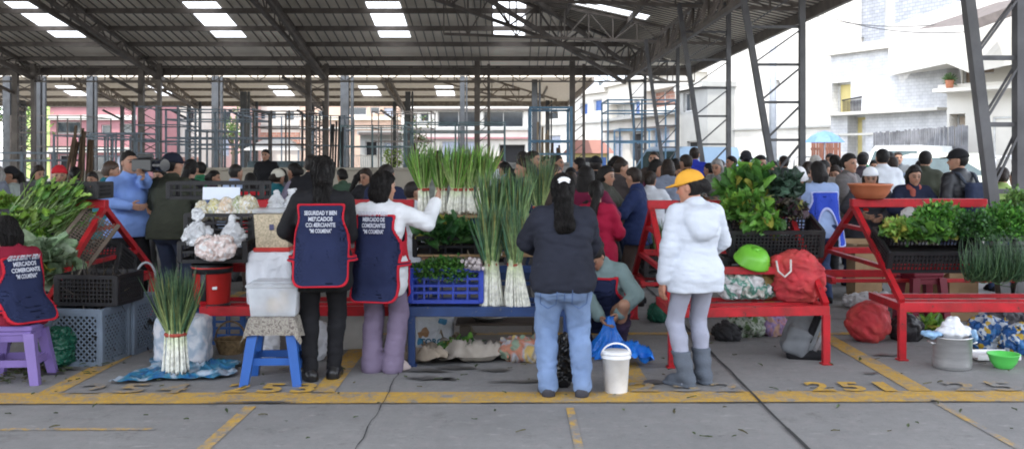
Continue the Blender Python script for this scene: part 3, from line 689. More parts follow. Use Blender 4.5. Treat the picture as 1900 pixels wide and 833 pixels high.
pt_=empty('potted_plant','small potted plant on the ledge of the right hand white building','potted plant',(at(1762,32.4),32.4,hz(158,31))); b=MB(); b.lathe([(.10,0),(.15,.25),(.13,.25),(.0001,.2)],14); b.build('pot',M('terracotta_pot',(.4,.16,.09),.8),pt_,True)
mb=MB()
for i in range(90): d=np.random.normal(size=3)*np.array((.5,.5,.6))+np.array((0,0,.8)); d/=np.linalg.norm(d); s=np.cross(d,(0.3,.5,.2)); mb.add([(0,0,.22),d*.16+s*.03+np.array((0,0,.22)),d*.3+np.array((0,0,.22)),d*.16-s*.03+np.array((0,0,.22))],[(0,1,2,3)],np.array((.08,.14,.05))*random.uniform(.6,1.4))
mb.build('foliage',leaf_mat('pot_leaf'),pt_)
# market furniture between the sheds
m_tube=M('blue_tube_paint',(.12,.23,.34),.5,var=.25,scale=3); m_tubeg=M('grey_tube_steel',(.15,.19,.23),.5,var=.25,scale=3); m_teal=M('teal_tube_paint',(.14,.21,.23),.5,var=.25,scale=3)
def frame(label,p0,p1,Y,d,ytop,rails,mat,posts=2,w=.06):
    X0,X1=at(p0,Y),at(p1,Y); h=hz(ytop,Y); r=empty('stall_frame',label,'stall frame',((X0+X1)/2,Y+d/2,0)); W=(X1-X0)/2
    for i in range(posts):
        for y in (-d/2,d/2):
            b=MB(); x=-W+2*W*i/(posts-1); b.bar((x,y,0),(x,y,h),w,w,up=(0,1,0)); b.build('post',mat,r)
    for z in [h-.03]+[hz(q,Y) for q in rails]:
        b=MB()
        for y in (-d/2,d/2): b.bar((-W-w*.4,y,z),(W+w*.4,y,z),w*.8)
        for x in (-W,W): b.bar((x,-d/2,z),(x,d/2,z),w*.8)
        b.build('rail',mat,r)
frame('blue tube stall frame near the leaning planks right of the onions',984,1060,26,1.6,198,[262,286],m_tube,2,.07)
frame('tall blue tube stall frame in front of the three blue windows building',1128,1254,30,2,184,[206,262],m_tube,3,.05)
frame('teal stall frame behind the tall apron woman',632,750,30,2,232,[272],m_teal,3,.045)
frame('teal stall frame in front of the dark window band',754,936,31,2,226,[244],m_teal,3,.05)
frame('grey stall frame with many rails behind the olive jacket man',308,472,33,2.2,202,[222,256,268],m_tubeg,4,.06)
frame('low grey stall frame at the left edge',-20,102,30,2,282,[298],m_tubeg,3,.07)
frame('grey stall frame before the red pink building',168,262,36,2,246,[258,290],m_tubeg,3,.06)
frame('thin grey stall frame around the light blue shirt man',345,402,26,1.8,240,[276],m_tubeg,2,.045)
frame('grey stall frame near the white canopy',440,560,38,2,212,[256],m_tubeg,3,.05)
frame('blue stall frame by the van',1150,1218,38,2,238,[264],m_tube,2,.06)
for k,(p0,p1,Y,d,yt,rl_,n,lab) in enumerate(((20,150,40,3,214,[246,272],4,'thin grey pole frame beside the lime green house'),(250,330,29,2,196,[232,262,284],3,'thin grey pole frame right of the red pink building'),(470,570,31,2,205,[236,268],4,'thin grey pole frame over the dark standing figure'),(560,640,36,2,214,[240,270],4,'thin grey pole frame behind the tall apron woman'),(690,800,40,2,206,[238,262],4,'thin pole frame before the orange house'),(100,200,27,1.6,250,[278],3,'low thin frame beside the leaning brown boards'))):
    frame(lab,p0,p1,Y,d,yt,rl_,m_tubeg if k%2 else M('brown_tube_steel',(.10,.085,.075),.6,var=.3),n,.045)
ob=building('unseen cream building added behind the camera to block low light',(26,-15),(-26,-15),8,6.5,P('light_block_cream',(.5,.46,.38)),[(6,9,1,3),(14,17,1,3),(22,25,0,3,m_shut),(32,35,1,3),(42,45,1,3),(8,10,4,5.5),(24,27,4,5.5),(40,43,4,5.5)])  # added out of view to block low-angle sky light and deepen contact shadows
def planks(label,px,Y,w,h,n,mat):
    r=empty('plank_stack',label,'planks',(at(px,Y),Y,0)); b=MB()
    for i in range(n):
        x=-w/2+w*i/(n-1); hh=h*random.uniform(.8,1.0); b.bar((x*1.35,random.uniform(-.5,-.2),0),(x*.8+random.uniform(-.05,.05),random.uniform(0,.15),hh),w/n*.9,.05,up=(0,1,0))
    b.build('boards',mat,r)
m_pl=M('weathered_boards',(.10,.065,.04),.8,var=.5,scale=4,stretch=(4,4,.3))
planks('stack of dark brown boards leaning upright at the left',150,24,.62,2.4,11,m_pl); planks('narrow dark board stack leaning on a post behind the tall apron woman',627,26,.30,2.7,6,M('dark_boards',(.03,.03,.032),.8)); planks('pale timber stack by the blue frame in the middle',1005,27,.30,2.6,6,M('pale_boards',(.24,.18,.12),.8,var=.5,scale=4,stretch=(4,4,.3))); planks('grey brown timber stack right of the pale timber',1030,27.5,.35,2.2,6,m_pl)
b=MB(); X0,X1=at(330,25),at(770,25); b.bbox(((X0+X1)/2,25,.64),(X1-X0,.2,1.28),.02); b.bbox(((X0+X1)/2,25,1.31),(X1-X0+.05,.28,.07),.01); tag(b.build('low_wall',P('beige_concrete',(.42,.38,.32))),'long low beige concrete wall behind the left half of the crowd','wall')
b=MB(); X0,X1=at(150,27),at(235,27); b.bbox(((X0+X1)/2,26,.6),(X1-X0,.2,1.2),.02); b.bbox(((X0+X1)/2,26,1.22),(X1-X0+.05,.26,.06),.01); tag(b.build('low_wall',P('mottled_concrete',(.30,.28,.25),var=.3)),'short mottled low wall behind the teal jacket','wall')
X0,X1=at(765,27),at(1100,27); b=MB(); b.bbox(((X0+X1)/2,27,.70),(X1-X0,.2,1.40),.02); b.bbox(((X0+X1)/2,27,1.43),(X1-X0+.05,.28,.07),.01); tag(b.build('low_wall',P('grey_concrete',(.30,.30,.29),var=.25)),'grey low wall behind the spring onions','wall')
tn=empty('canopy_tent','white market canopy behind the dark standing figure','canopy',(at(512,44),44,0)); b=MB(); w_=1.25
b.add([(-w_,-1,1.9),(w_,-1,1.9),(w_,1,1.9),(-w_,1,1.9),(-.4,0,2.45),(.5,0,2.45)],[(0,1,5,4),(1,2,5),(2,3,4,5),(3,0,4)]); b.build('canopy',translucent_mat('white_tarpaulin',(.8,.8,.78),.4),tn)
for sx in (-1,1):
    for sy in (-1,1): b=MB(); b.bar((sx*w_*.95,sy*.95,0),(sx*w_*.95,sy*.95,1.9),.05); b.build('post',m_tubeg,tn)
b=MB(); b.bbox((0,0,.75),(1.6,1.0,1.5),.03); b.bbox((0,-.52,1.2),(1.2,.1,.5),.02); o=b.build('covered_stall',M('blue_grey_tarp',(.10,.14,.16),.6,var=.6,scale=9),None); o.location=(at(522,26.5),26.6,0); tag(o,'stall block covered with blue grey patterned tarp under the white canopy','covered stall')
ks=empty('kiosk','small yellow kiosk with red roof beyond the crowd','kiosk',(at(1092,52),52,0)); b=MB(); b.bbox((0,0,.9),(2.0,1.4,1.8),.02); b.build('wall',P('yellow_paint',(.6,.5,.22)),ks); b=MB(); b.add([(-1.3,-1,1.8),(1.3,-1,1.8),(1.3,1,1.8),(-1.3,1,1.8),(-.7,0,2.5),(.7,0,2.5)],[(0,1,5,4),(1,2,5),(2,3,4,5),(3,0,4)]); b.build('roof',P('red_roof_paint',(.30,.15,.12)),ks)
b=MB(); b.quad((-.7,-.705,.9),(.2,-.705,.9),(.2,-.705,1.6),(-.7,-.705,1.6)); b.build('counter_window',m_dk,ks)
b=MB(); b.quad((.4,-.706,.3),(.85,-.706,.3),(.85,-.706,1.6),(.4,-.706,1.6)); b.build('door',m_blue,ks)
# vehicles
m_tyre=M('tyre_rubber',(.015,.015,.015),.85); m_rim=M('wheel_rim',(.45,.45,.46),.35,metal=.7); m_win=M('car_glass',(.05,.08,.08),.08,spec=.7); m_lamp=M('tail_lamp',(.5,.02,.02),.25); m_head=M('head_lamp',(.7,.7,.68),.15)
def extrude(prof,W,tw=1.0,zt=None):
    n=len(prof); v=[(x,-W/2*(tw if zt and z>zt else 1),z) for x,z in prof]+[(x,W/2*(tw if zt and z>zt else 1),z) for x,z in prof]
    return v,[tuple(range(n)),tuple(range(2*n-1,n-1,-1))]+[(i,n+i,n+(i+1)%n,(i+1)%n) for i in range(n)]
def vehicle(label,cat,X,Y,rz,kind,paint,name):
    """nose towards -x"""
    r=empty(name,label,cat,(X,Y,0),rz); b=MB(); W=1.72
    if kind=='pickup':
        body=[(-2.5,.45),(-2.45,.85),(-2.2,1.0),(-1.15,1.08),(-.4,1.1),(.95,1.1),(2.5,1.1),(2.55,.5),(2.0,.42),(-2.0,.42)]; cab=[(-1.15,1.08),(-.62,1.64),(-.4,1.70),(.75,1.70),(.92,1.62),(1.0,1.1)]; wins=[[(-.98,1.14),(-.56,1.58),(-.05,1.60),(-.05,1.14)],[(.03,1.14),(.03,1.60),(.70,1.60),(.82,1.14)]]; wx=(-1.65,1.6)
    elif kind=='van':
        body=[(-2.1,.4),(-2.15,.95),(-1.9,1.1),(2.1,1.1),(2.15,.5),(1.8,.38),(-1.8,.38)]; cab=[(-1.85,1.1),(-1.25,1.85),(-1.0,1.95),(2.0,1.95),(2.1,1.85),(2.1,1.1)]; wins=[[(-1.65,1.16),(-1.15,1.78),(-.55,1.8),(-.55,1.16)],[(-.45,1.16),(-.45,1.8),(.7,1.8),(.7,1.16)],[(.8,1.16),(.8,1.8),(1.95,1.78),(1.98,1.16)]]; wx=(-1.4,1.4)
    else:
        body=[(-2.1,.35),(-2.15,.7),(-1.9,.88),(-1.0,.95),(1.6,.98),(2.1,.95),(2.15,.45),(1.8,.33),(-1.8,.33)]; cab=[(-1.0,.95),(-.4,1.42),(-.1,1.47),(1.2,1.47),(1.45,1.4),(1.9,.97)]; wins=[[(-.78,1.0),(-.34,1.36),(.2,1.38),(.2,1.0)],[(.28,1.0),(.28,1.38),(1.15,1.37),(1.5,1.0)]]; wx=(-1.35,1.35)
    b.add(*extrude(body,W)); b.add(*extrude(cab,W*.94,.86,1.3)); b.build('body',paint,r)
    for wv in wins:
        for sg in (-1,1):
            g=MB(); yb=lambda z: sg*(W*.47*(1-.14*max(0,min(1,(z-cab[0][1])/(1.35-cab[0][1]+.3))))+.004)
            g.add([(x,yb(z)+sg*.0,z) for x,z in wv],[(0,1,2,3) if sg<0 else (3,2,1,0)]); g.build('side_window',m_win,r)
    g=MB(); (xa,za),(xb,zb)=cab[0],cab[1]; k=.06
    g.add([(xa+.02-k*.2,-W*.40,za+.08),(xb-.0-k,-W*.36,zb-.06),(xb-k,W*.36,zb-.06),(xa+.02-k*.2,W*.40,za+.08)],[(0,1,2,3)]); g.build('windscreen',m_win,r)
    for x in wx:
        for sg in (-1,1):
            t=MB(); t.lathe([(.22,-.09),(.33,-.10),(.345,-.05),(.345,.05),(.33,.10),(.22,.09)],22,rot=rotm(R(90),0,0),c=(x,sg*(W/2-.07),.345)); w=t.build('wheel',m_tyre,r,True)
            t=MB(); t.lathe([(.0001,-.06),(.10,-.075),(.21,-.085),(.225,-.06),(.225,.06),(.21,.085),(.10,.075),(.0001,.06)],18,rot=rotm(R(90),0,0),c=(x,sg*(W/2-.07),.345)); t.build('rim',m_rim,w,True)
    for sg in (-1,1):
        h=MB(); h.bbox((body[1][0]+.02,sg*.62,.78),(.08,.3,.16),.02); h.build('headlight',m_head,r); h=MB(); h.bbox((2.53 if kind=='pickup' else 2.13,sg*.75,.85),(.06,.14,.3),.02); h.build('tail_light',m_lamp,r)
    h=MB(); h.bbox((body[0][0],0,.45),(.12,W*.98,.18),.03); h.bbox((-body[0][0]*1.0,0,.45),(.12,W*.98,.18),.03); h.build('bumper',M('dark_bumper',(.05,.05,.05),.6),r)
    if kind=='pickup':
        h=MB()
        for y in (-.78,.78):
            h.tube([(1.1,y,1.1),(1.12,y,1.55),(1.3,y,1.62),(2.2,y,1.62),(2.4,y,1.55),(2.45,y,1.1)],.035,8); h.tube([(1.75,y,1.1),(1.75,y,1.62)],.03,8)
        h.tube([(1.2,-.78,1.6),(1.2,.78,1.6)],.03,8); h.build('roll_bar',m_rim,r,True)
    return r
CW=M('white_car_paint',(.72,.74,.72),.25,var=.05,scale=2,spec=.6); CB=M('pale_blue_car_paint',(.30,.42,.55),.3,var=.06,scale=2,spec=.6)
vehicle('pale cream pickup with roll bars parked behind the man with backpack','pickup',at(1740,26),26,0.04,'pickup',M('cream_car_paint',(.58,.59,.48),.25,var=.05,scale=2,spec=.6),'pickup_truck')
vehicle('white van parked by the dark slatted fence','van',at(1690,30.5),30.6,.9,'van',CW,'parked_van')
vehicle('pale blue van parked beyond the mustard cap','van',at(1272,34),34,.75,'van',CB,'parked_van')
vehicle('white car at the back between onion stalks and dark windows','car',at(800,52),52,.1,'car',CW,'parked_car')
vehicle('white car parked far back left of the pale blue van','car',at(1228,40),40,.3,'car',CW,'parked_car')
vehicle('white pickup standing in front of the plain white building','pickup',at(1405,38),38,.5,'pickup',CW,'pickup_truck')
# ------------------------------------------------------------------ people
V3=lambda *a: np.array(a,float)
def ik(a,c,l1,l2,hint):
    d=c-a; L=np.linalg.norm(d); L2=min(L,(l1+l2)*.995); d=d/(L+1e-9); c=a+d*L2
    x=(l1*l1-l2*l2+L2*L2)/(2*L2); h=math.sqrt(max(l1*l1-x*x,0))
    hn=np.array(hint,float); hn=hn-d*(hn@d); hn/=np.linalg.norm(hn)+1e-9
    return a+d*x+hn*h, c
def skel(H=1.6,stout=1.0,lean=0.0,twist=0.0,pelvis=None,feet=None,hands=None,elbow=None,knee=None,yaw=0,pitch=0,female=True,footrot=(.2,-.2),side=0.0,curl=.6):
    s=H/1.6; J=dict(s=s,stout=stout,female=female,curl=curl)
    pel=V3(0,0,.86*s) if pelvis is None else V3(*pelvis)
    Rt=np.array(Matrix.Rotation(-twist,3,'Z') @ Matrix.Rotation(side,3,'Y') @ Matrix.Rotation(-lean,3,'X'))
    J['pel']=pel; J['R']=Rt
    T=lambda x,y,z: pel+Rt@V3(x*s,y*s,z*s)
    J['T']=T
    J['neck']=T(0,-.01,.50); J['nb']=T(0,-.005,.44)
    Rh=np.array(Matrix.Rotation(-yaw,3,'Z') @ Matrix.Rotation(-pitch,3,'X')); J['Rh']=Rh
    J['head']=J['neck']+np.array((0,.01*s,0))+Rh@V3(0,.018*s,.125*s)+Rt@V3(0,0,.0)
    sw=.155+.012*(stout-1)
    for i,sg in enumerate((-1,1)):
        sh=T(sg*sw,-.005,.425); J['sh%d'%i]=sh
        hd=hands[i] if hands and hands[i] is not None else None
        if hd is None: hd=T(sg*(sw+.08+.05*(stout-1)),.05,-.04)
        else: hd=V3(*hd)*1.0
        hint=elbow[i] if elbow and elbow[i] is not None else V3(sg*.6,-1,-.2)
        e,wr=ik(sh,hd,.26*s,.235*s,hint); J['el%d'%i]=e; J['wr%d'%i]=wr
        hp=pel+np.array(Matrix.Rotation(-twist*.0,3,'Z'))@V3(sg*.085*s,0,-.02*s); J['hip%d'%i]=hp
        ft=feet[i] if feet else (sg*.1,0.0)
        an=V3(ft[0],ft[1],(.085 if len(ft)<3 else ft[2]))
        kh=knee[i] if knee else V3(sg*.15,1,0)
        kn,an=ik(hp,an,.40*s,.395*s,kh); J['kn%d'%i]=kn; J['an%d'%i]=an; J['fr%d'%i]=footrot[i]
    return J
def torso_segs(J):
    T,s,k=J['T'],J['s'],J['stout']; fm=J['female']
    S=[(T(-.075,0,.0),T(.075,0,.0),.105*s*k,.105*s*k),(T(-.06,.0,.14),T(.06,.0,.14),.098*s*k*(1.0 if k>1.1 else .92),.098*s*k*(1.0 if k>1.1 else .92)),
       (T(-.07,0,.29),T(.07,0,.29),.105*s*(.6+.4*k),.105*s*(.6+.4*k)),
       (T(-.135,-.005,.405),T(.135,-.005,.405),.058*s*(.75+.25*k),.058*s*(.75+.25*k)),
       (T(-.06,-.02,.43),T(.06,-.02,.43),.058*s,.058*s),
       (T(-.075,-.03,-.04),T(.075,-.03,-.04),.098*s*k,.098*s*k)]
    if fm: S+=[(T(-.07,.07,.30),T(.07,.07,.30),.062*s*k,.062*s*k)]
    if k>1.15: S+=[(T(-.05,.05,.08),T(.05,.05,.08),.10*s*k,.10*s*k)]
    return S
def arm_segs(J,i,lo=1.0):
    s,k=J['s'],.7+.3*J['stout']; sh,el,wr=J['sh%d'%i],J['el%d'%i],J['wr%d'%i]
    w=el+(wr-el)*lo
    return [(sh,el,.052*s*k,.042*s*k),(el,w,.043*s*k,.029*s)]
def leg_segs(J,i):
    s,k=J['s'],J['stout']; hp,kn,an=J['hip%d'%i],J['kn%d'%i],J['an%d'%i]
    back=-(kn-hp)*0; cv=kn+(an-kn)*.3+V3(0,-.018*s,0)
    return [(hp,kn,.088*s*k,.058*s*(.6+.4*k)),(kn,an,.057*s*(.6+.4*k),.037*s),(kn+V3(0,-.005,-.03)*s,cv,.045*s,.052*s*(.6+.4*k)),(cv,an,.052*s*(.6+.4*k),.034*s)]
def foot_segs(J,i,infl=0.0):
    s=J['s']; an=J['an%d'%i]; r=J['fr%d'%i]; f=V3(math.sin(-r),math.cos(r),0)
    z=an[2]-.085
    heel=V3(an[0],an[1],z+.038*s)-f*.028*s; ball=V3(an[0],an[1],z+.03*s)+f*.11*s; toe=V3(an[0],an[1],z+.022*s)+f*.155*s
    return [(an-V3(0,0,.02),heel,.036*s,.036*s),(heel,ball,.036*s,.036*s),(ball,toe,.038*s,.024*s),(an-V3(0,0,.01),ball,.036*s,.032*s)]
def head_fn(J):
    s=J['s']*.985; c=J['head']; Rh=J['Rh']
    def f(P):
        q=(P-c.astype(np.float32))@Rh.astype(np.float32); q=q/s
        d=ell(q,(0,-.008,.018),(.074,.092,.098))
        d=smin(d,ell(q,(0,.022,-.045),(.058,.066,.07)),.03)
        d=smin(d,seg(q,(0,.078,.012),(0,.098,-.022),.009,.014),.014)       # nose
        d=smin(d,seg(q,(-.035,.066,.028),(.035,.066,.028),.012,.012),.02)      # brow
        d=smax(d,-ell(q,(-.03,.094,.008),(.016,.014,.011)),.008); d=smax(d,-ell(q,(.03,.094,.008),(.016,.014,.011)),.008)
        d=smin(d,seg(q,(-.02,.08,-.054),(.02,.08,-.054),.007,.007),.008)      # mouth
        d=smin(d,seg(q,(-.012,.072,-.095),(.012,.072,-.095),.014,.014),.02)    # chin
        for sg in (-1,1): d=smin(d,ell(q,(sg*.076,-.004,-.004),(.011,.019,.03)),.006)
        return d*s
    return f
def face_tint(J,V,base):
    s=J['s']*.985; q=((V-J['head'])@J['Rh'])/s
    C=np.tile(np.array(base,float),(len(V),1))
    front=q[:,1]>.04
    for sg in (-1,1):
        m=front&(((q[:,0]-sg*.03)/.017)**2+((q[:,2]-.008)/.008)**2<1); C[m]=(.03,.02,.02)
        m=front&(((q[:,0]-sg*.032)/.024)**2+((q[:,2]-.030)/.006)**2<1); C[m]=(.035,.025,.02)
    m=front&(q[:,1]>.06)&((q[:,0]/.026)**2+((q[:,2]+.054)/.009)**2<1); C[m]=np.array(base)*np.array((.85,.5,.5))
    m=front&((np.abs(q[:,0])>.03)&(q[:,2]<-.0)&(q[:,2]>-.05)&(np.abs(q[:,0])<.062)); C[m]*=np.array((1.08,.92,.9))
    return C
def hand_mb(J,i,col,mb,h=.0055):
    s=J['s']; el,wr=J['el%d'%i],J['wr%d'%i]; sg=(-1,1)[i]
    d=(wr-el); d/=np.linalg.norm(d)
    inn=J['R']@V3(-sg,0.15,0); inn=inn-d*(inn@d); inn/=np.linalg.norm(inn)+1e-9       # palm normal
    sd=np.cross(d,inn)*1.0
    if sd@(J['R']@V3(0,1,0))<0: sd=-sd                                         # thumb side = forward
    k=J['curl']; S=[]
    pc=wr+d*.045*s
    palm=[(wr-d*.012*s,wr+d*.02*s,.025*s,.024*s)]
    for j in range(4):
        o=(.027-.018*j)*s
        palm.append((wr+d*.02*s+sd*o*.6,wr+d*.085*s+sd*o,.013*s,.0115*s))
    fings=[]
    Ls=(.036,.041,.038,.030)
    for j in range(4):
        o=(.028-.0186*j)*s; p=wr+d*.086*s+sd*o; dd=d*1.0; L=Ls[j]*s; ang=0
        for q in range(3):
            ang+=k*(.45+.25*q)
            dd=d*math.cos(ang)+inn*math.sin(ang)
            p2=p+dd*L*(1-.18*q); fings.append((p,p2,.0088*s-.0006*q,.0082*s-.0008*q)); p=p2
    t0=wr+d*.025*s+sd*.022*s; t1=t0+(d*.6+sd*.65+inn*.35)*.042*s; t2=t1+(d*.85+sd*.2+inn*.4)*.032*s
    fings+=[(t0,t1,.013*s,.0105*s),(t1,t2,.0105*s,.0085*s)]
    def fn(P):
        a=usegs(P,palm,.012)
        b=None
        for f_ in fings:
            e=seg(P,*f_); b=e if b is None else np.minimum(b,e)
        return smin(a,b,.006)
    lo,hi=segs_bounds(palm+fings,.02)
    sdf_mb(fn,lo,hi,h,col,mb)
m_skin=M('skin',(.30,.16,.10),.5,vcol=True,var=.08,scale=10)
def body_mesh(J,h,skin=(.34,.185,.12)):
    s=J['s']
    tsn=torso_segs(J); core=[]
    for i in (0,1): core+=arm_segs(J,i)+leg_segs(J,i)+foot_segs(J,i)
    nk=[(J['nb'],J['head']-J['Rh']@V3(0,.02,.04)*s,.056*s,.05*s)]
    hf=head_fn(J)
    def fn(P):
        d=smin(usegs(P,tsn,.05,-.012),usegs(P,core,.02,-.012),.03)
        d=smin(d,usegs(P,nk,.02),.03)
        hd=hf(P); return smin(d,hd,.012)
    lo,hi=segs_bounds(tsn+core+nk,.03); hi=np.maximum(hi,J['head']+.17*s); lo=np.minimum(lo,J['head']-.15*s); hi[2]=max(hi[2],J['head'][2]+.16*s)
    mb=MB(); V,Q=nets(fn,lo,hi,h); mb.add(V,[tuple(q) for q in Q.tolist()],face_tint(J,V,skin))
    for i in (0,1): hand_mb(J,i,np.array(skin)*.95,mb)
    return mb.mesh('body',True)
def top_mesh(J,h,infl=.016,hem=-.12,puff=0.0,collar=True,hood=False,slv=.96,seed=1,fold=.004,loose=0.0,arms=True):
    s=J['s']; ts=torso_segs(J); T=J['T']
    A=[arm_segs(J,0,slv),arm_segs(J,1,slv)] if arms else []
    ex=[]
    if collar: ex=[(J['nb']+J['R']@V3(0,-.0,-.01)*s,J['nb']+J['R']@V3(0,.005,.045)*s,.066*s,.062*s)]
    hd=[(T(-.07,-.095,.41),T(.07,-.095,.41),.05*s,.05*s),(T(-.055,-.12,.335),T(.055,-.12,.335),.042*s,.042*s),(T(-.02,-.125,.29),T(.02,-.125,.29),.034*s,.034*s),(T(-.085,-.02,.45),T(.085,-.02,.45),.04*s,.04*s)] if hood else []
    skirt=[(T(-.085,0,.0),T(.085,0,.0),.11*s*J['stout']+loose,.11*s*J['stout']+loose),(T(-.09,-.005,-.14),T(.09,-.005,-.14),.108*s*J['stout']+loose*1.6,.108*s*J['stout']+loose*1.6)]
    pel=J['pel'].astype(np.float32); Rm=J['R'].astype(np.float32)
    def fn(P):
        q=(P-pel)@Rm/s
        d=usegs(P,ts,.05)
        if loose or hem<-.1: d=smin(d,usegs(P,skirt,.06),.04)
        if puff: d=d-puff*(1-np.clip(1-np.abs(np.sin(q[:,2]*math.pi/.085+.3*np.sin(q[:,0]*9)))*2.6,0,1)**2)
        d=d-loose*np.clip((.35-q[:,2])*2,0,1)
        d=smax(d,(hem-q[:,2])*s,.012)
        for a in A:
            e=usegs(P,a,.02)
            if puff:
                b0=a[1][0]; ax=(a[1][1]-a[1][0]); t=(P-b0.astype(np.float32))@(ax/np.linalg.norm(ax)).astype(np.float32)
                e=e-puff*.9*(1-np.clip(1-np.abs(np.sin(t*math.pi/.06))*2.4,0,1)**2)
            d=smin(d,e-.004,.016)
        if ex: d=smin(d,usegs(P,ex,.02),.02)
        if hd: d=smin(d,usegs(P,hd,.05)-.004,.010)
        d=d-infl
        if fold: d=d+clothf(P,fold,seed)
        return d
    B=ts+[x for a in A for x in a]+ex+hd+skirt
    lo,hi=segs_bounds(B,infl+.05)
    if not hem<-.15: lo[2]=min(lo[2],T(0,0,hem)[2]-.05)
    return sdf_mb(fn,lo,hi,h).mesh('top',True)
def trousers_mesh(J,h,infl=.012,flare=0.0,seed=2,fold=.004,wide=0.0,low=.03,topz=.06):
    s=J['s']; ts=torso_segs(J); T=J['T']; P0=[ts[0],ts[5]]+([ts[7]] if len(ts)>7 else [])
    L=[]
    for i in (0,1):
        l=leg_segs(J,i); an=J['an%d'%i]; kn=J['kn%d'%i]; hp=J['hip%d'%i]
        e=an+V3(0,0,-low) if low<.06 else an+(kn-an)*(low-.06)/.4
        l=[(hp,kn,l[0][2],l[0][3]+wide*.6),(kn,e,l[1][2]+wide*.6,.046*s+flare+wide),l[2],(l[3][0],l[3][0]+(an-l[3][0])*.6,l[3][2],l[3][3])]
        L.append(l)
    glu=[(J['hip%d'%i]+V3(0,-.055,-.0)*s,J['hip%d'%i]+V3(0,-.05,-.045)*s,.078*s*J['stout'],.07*s*J['stout']) for i in (0,1)] if abs(J['pel'][2]-.86*s)<.12 else []
    pel=J['pel'].astype(np.float32); Rm=J['R'].astype(np.float32)
    def fn(P):
        q=(P-pel)@Rm/s
        a=usegs(P,L[0],.03); b=usegs(P,L[1],.03)
        if glu: a=smin(a,seg(P,*glu[0]),.03); b=smin(b,seg(P,*glu[1]),.03)
        d=smin(a,b,.008)
        d=smin(d,usegs(P,P0,.04),.035)-infl
        d=smax(d,(q[:,2]-topz)*s,.01)
        lw=np.exp(-((P[:,2]-.16)/.12)**2)*.8+np.exp(-((P[:,2]-.45*s)/.08)**2)*.5+np.exp(-((P[:,2]-.74*s)/.06)**2)*.5
        return d+clothf(P,fold,seed,(.8,.8,1.0),14)*.8+ridge(P,13,fold*1.3,seed+7,(.9,.9,2.6))*lw
    B=L[0]+L[1]+P0+glu; lo,hi=segs_bounds(B,infl+.05)
    return sdf_mb(fn,lo,hi,h).mesh('trousers',True)
def skirt_mesh(J,h,length=.55,flare=.06,seed=4):
    T,s,k=J['T'],J['s'],J['stout']
    S=[(T(-.08,0,.1),T(.08,0,.1),.1*s*k,.1*s*k),(T(-.09,-.01,-.03),T(.09,-.01,-.03),.12*s*k,.12*s*k),(T(-.1,0,-length),T(.1,0,-length),.12*s*k+flare,.12*s*k+flare)]
    pel=J['pel'].astype(np.float32); Rm=J['R'].astype(np.float32)
    def fn(P):
        q=(P-pel)@Rm/s; an=np.arctan2(q[:,0],q[:,1])
        d=usegs(P,S,.08)-.012+np.sin(an*14)*.008*np.clip(-q[:,2]*2,0,1)
        return smax(smax(d,(-length-q[:,2])*s,.01),(q[:,2]-.12)*s,.01)
    lo,hi=segs_bounds(S,.06); return sdf_mb(fn,lo,hi,h).mesh('skirt',True)
def shoe_mesh(J,i,h,boot=0.0,infl=.008,heel=0.0):
    s=J['s']; S=foot_segs(J,i); an,kn=J['an%d'%i],J['kn%d'%i]
    if boot: S=S+[(an,an+(kn-an)*boot,.05*s,.06*s)]
    z0=an[2]-.085+.002; top=an[2]+(.02 if not boot else 9)
    btop=an+(kn-an)*boot
    def fn(P):
        d=usegs(P,S,.02)-infl
        if boot: d=d+.004*np.sin(P[:,2]*70)
        d=smax(d,P[:,2]-(top if not boot else btop[2]),.008)
        # sole
        sol=usegs(P,[(V3(x[0][0],x[0][1],z0+.012),V3(x[1][0],x[1][1],z0+.012),.038*s,.036*s) for x in S[1:3]],.01)-infl-.003
        sol=np.maximum(sol,np.maximum(P[:,2]-z0-.022,z0-P[:,2])); 
        d=np.minimum(np.maximum(d,z0-P[:,2]+.002),sol)
        return d
    lo,hi=segs_bounds(S,.04); return sdf_mb(fn,lo,hi,h).mesh('shoe',True)
def hair_strands(mb,n,J):
    V=np.concatenate(mb.v); Fq=[q for q in mb.f]; bvh=BVHTree.FromPolygons([tuple(v) for v in V],Fq); rs=np.random.RandomState(n)
    top=J['head']+J['Rh']@V3(0,-.06,.08)
    for k in range(n):
        p=V[rs.randint(len(V))]; pts=[]
        for s_ in range(7):
            hit=bvh.find_nearest(Vector(p))
            if hit[0] is None: break
            c=np.array(hit[0]); nn=np.array(hit[1]); pts.append(c+nn*rs.uniform(.0008,.004))
            d=V3(0,-.12,-1.0)+(c-top)*2.0*(s_<3)+rs.normal(size=3)*.12; d=d-nn*(d@nn); L=np.linalg.norm(d)
            if L<.15: break
            p=c+d/L*.021
        if len(pts)>3: mb.tube(pts,[.0026*(1-.6*i/len(pts)) for i in range(len(pts))],3)
